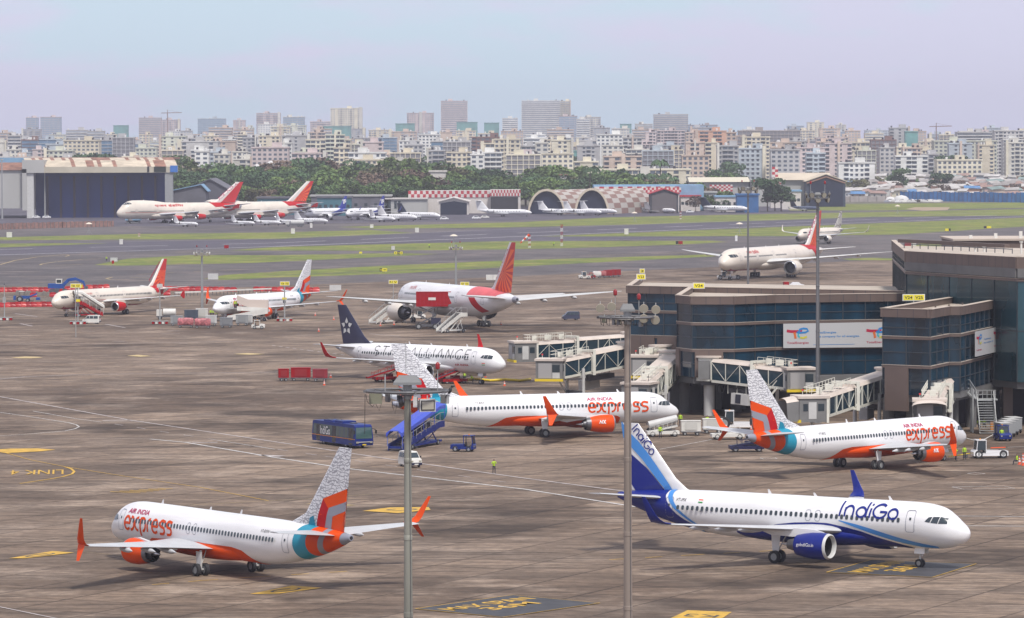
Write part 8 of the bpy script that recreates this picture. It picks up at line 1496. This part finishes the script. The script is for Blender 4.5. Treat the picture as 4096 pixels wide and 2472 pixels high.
# ================================================================ the city
def wallm(i, c): return rnd_tint(mat('city_wall_%d' % i, c, .85, var=.2, scale=.12), .80, 1.06)
CW = [wallm(i, c) for i, c in enumerate(((.68, .66, .59), (.72, .65, .50), (.56, .55, .53), (.74, .69, .54), (.47, .47, .47), (.80, .80, .76), (.62, .50, .41), (.50, .56, .60), (.66, .56, .54), (.38, .34, .32), (.66, .67, .55)))]
CWN = CWIN = mat('city_window', (.10, .125, .16), .3, var=.4, scale=.12); CBLUE = mat('city_glass_blue', (.12, .21, .32), .25, var=.3, scale=.06); CTEAL = mat('safety_net_green', (.14, .34, .32), .9, var=.3, scale=.08); CBROWN = mat('city_brown', (.22, .13, .11), .8, var=.15, scale=.05); CPINK = mat('city_salmon', (.60, .36, .25), .8, var=.1, scale=.05); CDK = mat('city_dark_core', (.20, .20, .22), .9); TANKM = mat('roof_tank', (.03, .03, .04), .7); SLABW = mat('slab_white', (.62, .62, .60), .8)
CG = 'buildings of the city beyond the field'; ncity = 0
def tower(label, xa, xb, D, h, style, wm, depth=None, seed=0, detail=1, accent=None):
    """style: res (balconies and windows), strip (ribbon floors), glass, net (wrapped in green), frame (bare concrete), punch (punched windows)"""
    global ncity; rnd = random.Random(seed); CWIN = CWN if D < 4700 else mat('hazed_window', (.34, .38, .43), .5); r = thing('apartment_building', label, 'building', ((xa+xb)/2, D, 0), 0, CG); w_ = xb-xa; x0, x1 = -w_/2, w_/2; dp = depth or max(12, min(22, w_*.7)); fh = 3.1; nf = max(2, int(h/fh)); fh = h/nf  # paler window copy for distant towers, haze put into the colour
    b = MB(); base = {'glass': CBLUE if D < 4500 else mat('hazed_glass', (.26, .36, .46), .4), 'net': CTEAL, 'frame': CDK}.get(style, wm); b.box(x0, 0, 0, x1, dp, h, base)  # distant office glass likewise has haze mixed into its colour
    bays = max(2, int(w_/3.6)); bw = w_/bays; f0 = max(0, nf-int(60/fh)); kinds = [rnd.choice('wwbbs') for _ in range(bays)]
    if w_ > 14:
        for k in range(bays//2): kinds[bays-1-k] = kinds[k]
    for f in range(f0, nf):
        z = f*fh
        if style in ('strip', 'glass', 'frame'): b.box(x0-.25, -.45, z-.25, x1+.25, 0, z+(.65 if style == 'strip' else .2), wm)
        if style == 'strip': b.box(x0+.4, -.06, z+.9, x1-.4, -.02, z+fh-.75, CWIN); b.box(x0-.3, -1.0, z-.2, lerp(x0, x1, .5)-1, -.45, z+.1, SLABW); b.box(lerp(x0, x1, .5)+1, -1.0, z-.2, x1+.3, -.45, z+.1, SLABW)
        if style == 'punch':
            for k in range(bays): b.box(x0+bw*(k+.22), -.05, z+.9, x0+bw*(k+.78), -.01, z+fh-.7, CWIN)
        if style == 'res':
            for k in range(bays):
                xk = x0+bw*k
                if kinds[k] == 'b': b.box(xk+.25, -.05, z+.2, xk+bw-.25, -.01, z+fh-.35, CWIN); b.box(xk+.1, -1.1, z-.1, xk+bw-.1, -.05, z+.12, wm); b.box(xk+.1, -1.12, z+.12, xk+bw-.1, -1.04, z+1.0, wm if accent is None else accent)
                elif kinds[k] == 'w': b.box(xk+bw*.25, -.05, z+.9, xk+bw*.75, -.01, z+fh-.6, CWIN); b.box(xk+bw*.15, -.5, z+fh-.55, xk+bw*.85, -.05, z+fh-.45, SLABW)
        if style == 'frame':
            for k in range(bays+1): b.box(x0+bw*k-.25, -.4, z, x0+bw*k+.25, 0, z+fh, wm)
        # side windows
        if style in ('res', 'punch') and abs(xa) > 20: sx = x1+.02 if xa < 0 else x0-.02; [b.box(min(sx, sx+(.03 if xa < 0 else -.03)), dp*q, z+.9, max(sx, sx+(.03 if xa < 0 else -.03)), dp*q+1.5, z+2.2, CWIN) for q in (.2, .6)]
    if style == 'glass': [b.box(x0+bw*k-.1, -.3, 0, x0+bw*k+.1, 0, h, wm) for k in range(0, bays+1, 2)]
    b.build('wall', r); b = MB(); b.box(x0-.4, -.5, h, x1+.4, dp+.4, h+1.0, wm if style != 'net' else CTEAL); b.build('parapet', r)
    if style != 'net':
        b = MB(); k = rnd.uniform(.2, .6); b.box(x0+w_*k, 3, h+1, x0+w_*k+min(7, w_*.35), 9, h+4.2, wm); b.build('stair_tower', r)
        for q in range(rnd.choice((1, 2, 3))): b = MB(); xx_ = x0+w_*rnd.uniform(.08, .9); b.lathe([(0, .9), (1.5, .9), (1.8, .5)], (xx_, 2.5, h+1), (0, 0, 1), TANKM if rnd.random() < .6 else SLABW, 8); b.build('roof_tank', r)
    if style == 'res' and w_ > 12 and accent is None and rnd.random() < .6: k = rnd.choice((0, .46, .9)); b = MB(); b.box(x0+w_*k, -1.3, 0, x0+w_*(k+.1), -.1, h+2.5, CW[(seed*3) % 9]); b.build('service_shaft', r)
    ncity += 1; return r
def named(label, u0, u1, vt, D, style, wi, **k): wm = CW[wi] if isinstance(wi, int) else wi; tower(label, W(u0, 0, D).x, W(u1, 0, D).x, D, W(0, vt, D).z-1, style, wm, seed=int(u0), **k)
NM = [('tall wide white ribbon balconied tower, biggest on the skyline', 2085, 2240, 408, 5000, 'strip', 5), ('cream edge slab attached to the right of the biggest tower', 2240, 2282, 410, 5010, 'res', 3), ('tall pinkish tower with dark bands left of the centre', 1762, 1868, 408, 5000, 'strip', 8), ('tall cream tower with two blank flanks', 1320, 1446, 436, 4700, 'res', 3), ('grey striped tower right of the biggest one', 2615, 2752, 464, 4900, 'strip', 2), ('pinkish towers pair left of the tall pinkish one', 1626, 1733, 456, 5200, 'res', 8), ('green netted block left of the tall pinkish tower', 1580, 1656, 498, 4700, 'net', 0), ('green netted block at the right of the tall pinkish tower', 1825, 1908, 493, 4600, 'net', 0), ('green netted block below the tall cream tower', 1272, 1400, 508, 4500, 'net', 0), ('broad green netted low block in the centre', 2236, 2378, 608, 3600, 'net', 0),
      ('pinkish glass office right of the biggest tower', 2235, 2308, 470, 4700, 'glass', 8), ('white stepped tower right of the biggest one', 2305, 2358, 482, 4500, 'strip', 5), ('cream stepped tower behind the white stepped one', 2330, 2402, 474, 4800, 'res', 0), ('white tower with dark stripes in front centre right', 2385, 2490, 543, 3700, 'punch', 5), ('grey beige tower joined to the striped white one', 2492, 2566, 556, 3650, 'res', 2), ('salmon balconied slab at centre right', 2780, 2905, 530, 3700, 'res', CPINK), ('pinkish cream flank of the salmon slab', 2905, 2945, 536, 3720, 'punch', 6), ('cream and peach tower right of the salmon slab', 2968, 3080, 554, 3500, 'res', 1), ('long grey brown block behind the peach tower', 2955, 3200, 530, 4000, 'frame', 9), ('tan block with gables right of the peach tower', 3070, 3205, 577, 3600, 'res', 6),
      ('blue glass office on the right skyline', 3150, 3215, 512, 4900, 'glass', 7), ('cream tower on the right skyline', 3230, 3296, 498, 4900, 'res', 3), ('blue clad block on the right skyline', 3325, 3394, 535, 4500, 'glass', 7), ('pale tower with rounded top on the right skyline', 3345, 3385, 508, 5000, 'res', 0), ('brown framed tower right of the pale ones', 3485, 3585, 568, 3700, 'frame', CBROWN), ('tall grey tower with green net edge at the right', 3560, 3640, 520, 4300, 'res', 4), ('bright green netted tower at the right', 3622, 3672, 535, 4280, 'net', 0), ('white blue towers on the right skyline', 3462, 3560, 530, 4700, 'res', 7), ('white and blue apartment pair at the right', 3583, 3712, 632, 3200, 'res', 5), ('long beige gridded block at the far right', 3738, 3990, 572, 3500, 'punch', 10),
      ('tall beige tower at the far right', 3980, 4110, 532, 3900, 'res', 2), ('wide beige tower behind the gridded block', 3830, 3990, 538, 4300, 'strip', 2), ('cream arcaded block at the far right', 3750, 3930, 648, 3100, 'punch', 3), ('low white block right of the navy gabled hangar', 3355, 3500, 658, 2900, 'res', 5), ('pale cream block above the navy hangar', 3395, 3475, 610, 3500, 'res', 1), ('pale blue white houses above the navy hangar', 3280, 3340, 615, 3400, 'res', 7), ('lilac block behind the pale blue houses', 3265, 3380, 560, 4100, 'strip', 8),
      ('blue glass box office left above the old hangar', 148, 240, 556, 3900, 'glass', 7), ('brown clad office left above the old hangar', 82, 150, 558, 3900, 'glass', CBROWN), ('long beige gridded block above the old hangar', 250, 392, 560, 3600, 'punch', 1), ('dark blue slab right of the beige gridded block', 392, 446, 560, 3700, 'glass', 4), ('grey framed twin block above the old hangar', 446, 532, 550, 3500, 'frame', 4), ('beige tall block right above the old hangar', 632, 740, 545, 3900, 'res', 10), ('brown beige block behind the light pole', 706, 868, 566, 3400, 'res', 2), ('faded twin towers at the far left skyline', 100, 148, 470, 5300, 'glass', 8), ('faded tower right of the far left twin', 158, 238, 468, 5200, 'glass', 8), ('faded pink tower group with a crane', 552, 640, 472, 5300, 'strip', 8), ('faded pink tower right part of the crane group', 640, 716, 480, 5350, 'res', 8), ('faded green netted small tower at left', 450, 508, 502, 4900, 'net', 0), ('blue glass tower with white ribs at left', 788, 898, 476, 5000, 'glass', 7), ('faded pink tower left of the pale tall pair', 930, 978, 483, 5200, 'res', 8), ('cream towers left of the tall cream one', 1023, 1118, 455, 5000, 'res', 8), ('blue grey tower with a net at left centre', 1130, 1215, 470, 4900, 'glass', 0), ('pink grey block left of the tall cream tower', 1238, 1330, 489, 4900, 'res', 8), ('long cream block at the left centre front', 1220, 1400, 560, 3300, 'res', 3), ('pale grey tall block with brown shaft at left centre', 1300, 1375, 540, 3200, 'res', 10), ('pink topped cream block in the front centre', 1440, 1530, 570, 3200, 'res', 8), ('low pale yellow blocks above the wood', 1380, 1610, 640, 2900, 'res', 1),
      ('white cottage rows above the left wood', 1060, 1150, 600, 3000, 'frame', 5), ('glass banded teal block front centre', 1722, 1770, 568, 3300, 'glass', 2), ('beige banded block right of the teal one', 1768, 1880, 570, 3350, 'frame', 2), ('brown topped wide block front centre', 1885, 2010, 552, 3500, 'res', CBROWN), ('cream peach block in front of the brown topped one', 1975, 2080, 560, 3300, 'res', 1), ('low frame block with blue ground floor front centre', 2022, 2160, 622, 2900, 'frame', 3), ('pale cream twin blocks left of the green netted low block', 2140, 2192, 575, 3300, 'punch', 0), ('cream block with side balconies left of the striped tower', 2205, 2292, 565, 3400, 'res', 3), ('low long cream apartment row behind the palms', 2388, 2762, 682, 2650, 'res', 3), ('white office left of the tall faded pinkish tower', 1880, 1935, 620, 3000, 'punch', 5), ('faded white tower left of the biggest one', 2008, 2070, 478, 4900, 'strip', 5), ('faded teal block behind the striped white tower', 2480, 2525, 502, 4900, 'net', 0), ('faded pale towers right of the teal one', 2540, 2610, 502, 4900, 'strip', 0), ('brown dark block behind the salmon slab', 2750, 2870, 507, 4900, 'glass', 9), ('brown grey offices left of the wide tower', 1935, 1995, 496, 4700, 'net', 0)]
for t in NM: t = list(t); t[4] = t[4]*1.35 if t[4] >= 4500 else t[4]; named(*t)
prof = [(0, 540), (240, 520), (450, 560), (700, 530), (1000, 520), (1300, 520), (1500, 545), (1700, 530), (1900, 530), (2200, 530), (2500, 525), (2750, 520), (3000, 530), (3300, 530), (3500, 545), (3800, 530), (4096, 525)]
random.seed(99); adj = ['cream', 'white', 'grey', 'pale yellow', 'lilac', 'buff', 'pale blue']
for D, du, lo in ((3000, 125, 95), (3350, 115, 74), (3800, 105, 54), (4400, 98, 34), (5200, 92, 14), (6200, 96, 2)):
    u = -40+random.uniform(0, 30)
    while u < 4130:
        w_ = du*random.uniform(.55, 1.35); vt = pw(prof, u)+lo+random.uniform(-26, 24)
        if D < 3400 and (1950 < u < 2380 or u < 1000): vt += 12
        if D < 3100 and u > 3250: u += w_; continue
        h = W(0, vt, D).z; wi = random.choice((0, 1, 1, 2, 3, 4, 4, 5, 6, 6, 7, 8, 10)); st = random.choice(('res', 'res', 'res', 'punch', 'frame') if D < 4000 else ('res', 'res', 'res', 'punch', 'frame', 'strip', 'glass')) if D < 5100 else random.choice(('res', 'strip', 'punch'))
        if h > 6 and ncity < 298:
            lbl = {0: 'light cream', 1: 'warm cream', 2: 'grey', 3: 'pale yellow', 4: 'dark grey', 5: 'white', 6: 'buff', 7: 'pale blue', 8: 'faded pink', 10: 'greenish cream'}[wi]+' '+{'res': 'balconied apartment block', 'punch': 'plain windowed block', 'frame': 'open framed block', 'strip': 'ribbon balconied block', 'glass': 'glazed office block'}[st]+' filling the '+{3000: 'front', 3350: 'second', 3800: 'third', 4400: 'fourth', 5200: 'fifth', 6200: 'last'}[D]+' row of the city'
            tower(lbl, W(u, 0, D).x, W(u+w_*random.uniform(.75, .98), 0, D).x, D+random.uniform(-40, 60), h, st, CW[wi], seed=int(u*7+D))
        u += w_
# tower cranes, domes
for lb, u, vt, D in (('faint tower crane on the pink tower group', 670, 452, 5250), ('faint tower crane over the green net at the right', 3745, 506, 4800)):
    p = W(u, vt, D); r = thing('tower_crane', lb, 'crane', (p.x, D, 0), 0, 'tower cranes'); b = MB(); b.bar((0, 0, 0), (0, 0, p.z), 1.1, 1.1, CBROWN); b.build('mast', r); b = MB(); b.bar((-8, 0, p.z), (18, 0, p.z+.5), .7, .9, CBROWN); b.bar((0, 0, p.z), (0, 0, p.z+4), .7, .7, CBROWN); b.bar((0, 0, p.z+4), (15, 0, p.z+.8), .2, .2, CBROWN); b.build('jib', r)
for lb, u, D, rr_ in (('white dome on the left of three above the wood', 1028, 2700, 2.6), ('largest white dome in the middle above the wood', 1084, 2700, 4.0), ('white dome on the right of three above the wood', 1142, 2700, 3.0)):
    p = W(u, 668, D); r = thing('dome_building', lb, 'dome', (p.x, D, 0), 0, 'white domes'); b = MB(); b.lathe([(p.z-2, rr_)]+[(p.z-2+rr_*1.5*sin(a), rr_*cos(a)) for a in (.3, .6, .9, 1.2, 1.5)], (0, 0, 0), (0, 0, 1), SLABW, 18); b.build('dome', r, 60); b = MB(); b.cb(0, 0, 0, rr_*2.1, rr_*2.1, p.z-2, SLABW); b.build('wall', r)
# settlement of small houses at the right
TIN = [mat('tin_%d' % i, c, .7, var=.3, scale=.2) for i, c in enumerate(((.42, .40, .37), (.30, .28, .26), (.55, .53, .50), (.10, .25, .48), (.34, .22, .18), (.22, .30, .28)))]
random.seed(17); hut_n = 0
for row in range(9):
    D = 2720+row*42; u = 3375+row*8
    while u < 4140:
        w_ = random.uniform(5, 11); p = W(u, 0, D); h = random.uniform(3, 6.5)+row*.85; k = random.choice((0, 0, 1, 1, 2, 2, 2, 4, 4, 5, 0, 1, 2, 3)); wm = random.choice(CW[:9]+[CBROWN, CPINK]); r = thing('small_house', 'tiny '+('grey', 'dark', 'white', 'blue', 'rusty', 'greenish')[k]+' roofed house in the crowded settlement behind the blue fence', 'house', (p.x, D+random.uniform(-8, 8), 0), random.uniform(-.35, .35), 'houses of the crowded settlement'); b = MB(); b.box(-w_/2, 0, 0, w_/2, 6, h, wm); [b.box(x, -.05, h*.45, x+1.1, 0, h*.45+1.3, CWIN) for x in (-w_*.3, w_*.15)]; b.build('wall', r); b = MB(); t = random.uniform(-.6, .9); b.add([(-w_/2-.5, -1, h-.2), (w_/2+.5, -1, h-.2+t), (w_/2+.5, 6.5, h+1.3+t), (-w_/2-.5, 6.5, h+1.3), (-w_/2-.5, -1, h+.05), (w_/2+.5, -1, h+.05+t), (w_/2+.5, 6.5, h+1.55+t), (-w_/2-.5, 6.5, h+1.55)], [(0, 3, 2, 1), (4, 5, 6, 7), (0, 1, 5, 4), (1, 2, 6, 5), (2, 3, 7, 6), (3, 0, 4, 7)], TIN[k]); b.build('roof', r); hut_n += 1
        u += w_*6.2*random.uniform(.85, 1.4)
for i in range(20): u = 3330+random.uniform(0, 780); D = 2740+random.uniform(0, 380); p = W(u, 0, D); tree(random.choice((1, 3, 4, 5, 5, 6)), (p.x, D, 0), random.uniform(.5, .95), i, 'small tree growing among the crowded little houses', 'trees in the settlement')
for i in range(34): u = 60+random.uniform(0, 3900); D = random.choice((2700, 2900, 3150, 3500)); p = W(u, 0, D); tree(random.choice((0, 1, 2, 3, 7)), (p.x, D+random.uniform(-30, 30), 0), random.uniform(.8, 1.35), i, 'street tree standing among the front buildings of the city', 'trees between the city blocks')
random.seed(31); r0_ = None
for i in range(42):
    p = G(3545+i*5.2+random.uniform(-2, 2), 808+random.uniform(-3, 3)); m_ = random.choice((WHITE, LGREY, OWHITE, BLACK, MGREY))
    o = MB(); hullbox(o, [(-2, .3), (2, .3), (2, .8), (1.1, 1), (.5, 1.5), (-1.2, 1.5), (-1.9, 1), (-2, .8)], 1.7, m_, .2); q = o.build('parked_car'); q.location = p; q.rotation_euler = (0, 0, random.uniform(-.2, .2)); tag(q, 'tiny '+{'aircraft_white': 'white', 'light_grey_paint': 'light grey', 'off_white_paint': 'cream', 'black_paint': 'black', 'mid_grey_paint': 'grey'}[m_.name]+' car in the long parked row before the blue fence', 'car', 'cars parked along the blue fence')
for u, s in ((3560, 1), (3605, 1.3)): p = G(u, 806); r = thing('shelter_tent', 'pale domed tent %s of the two by the parked row' % ('left' if u < 3600 else 'right'), 'tent', tuple(p), 0, 'pale tents'); b = MB(); b.lathe([(0, 4*s), (1.5*s, 3.6*s), (2.6*s, 2.4*s), (3.1*s, .3)], (0, 0, 0), (0, 0, 1), SLABW, 12); b.build('canvas', r, 60); b = MB(); b.box(-1, -4.1*s, 0, 1, -3.7*s, 1.6, DARKIN); b.build('entrance', r)
# ================================================================ haze
hm = bpy.data.materials.new('haze_air'); hm.use_nodes = True; n = hm.node_tree; n.nodes.clear(); o = n.nodes.new('ShaderNodeOutputMaterial'); v = n.nodes.new('ShaderNodeVolumePrincipled'); v.inputs['Color'].default_value = (.90, .90, 1.0, 1); v.inputs['Density'].default_value = .00008; v.inputs['Anisotropy'].default_value = .1; n.links.new(v.outputs[0], o.inputs['Volume'])
b = MB(); b.box(-2500, -60, -2, 2500, 7400, 130, hm); q = b.build('haze'); tag(q, kind='stuff', label='pale even haze over the whole airfield and the city', cat='haze')
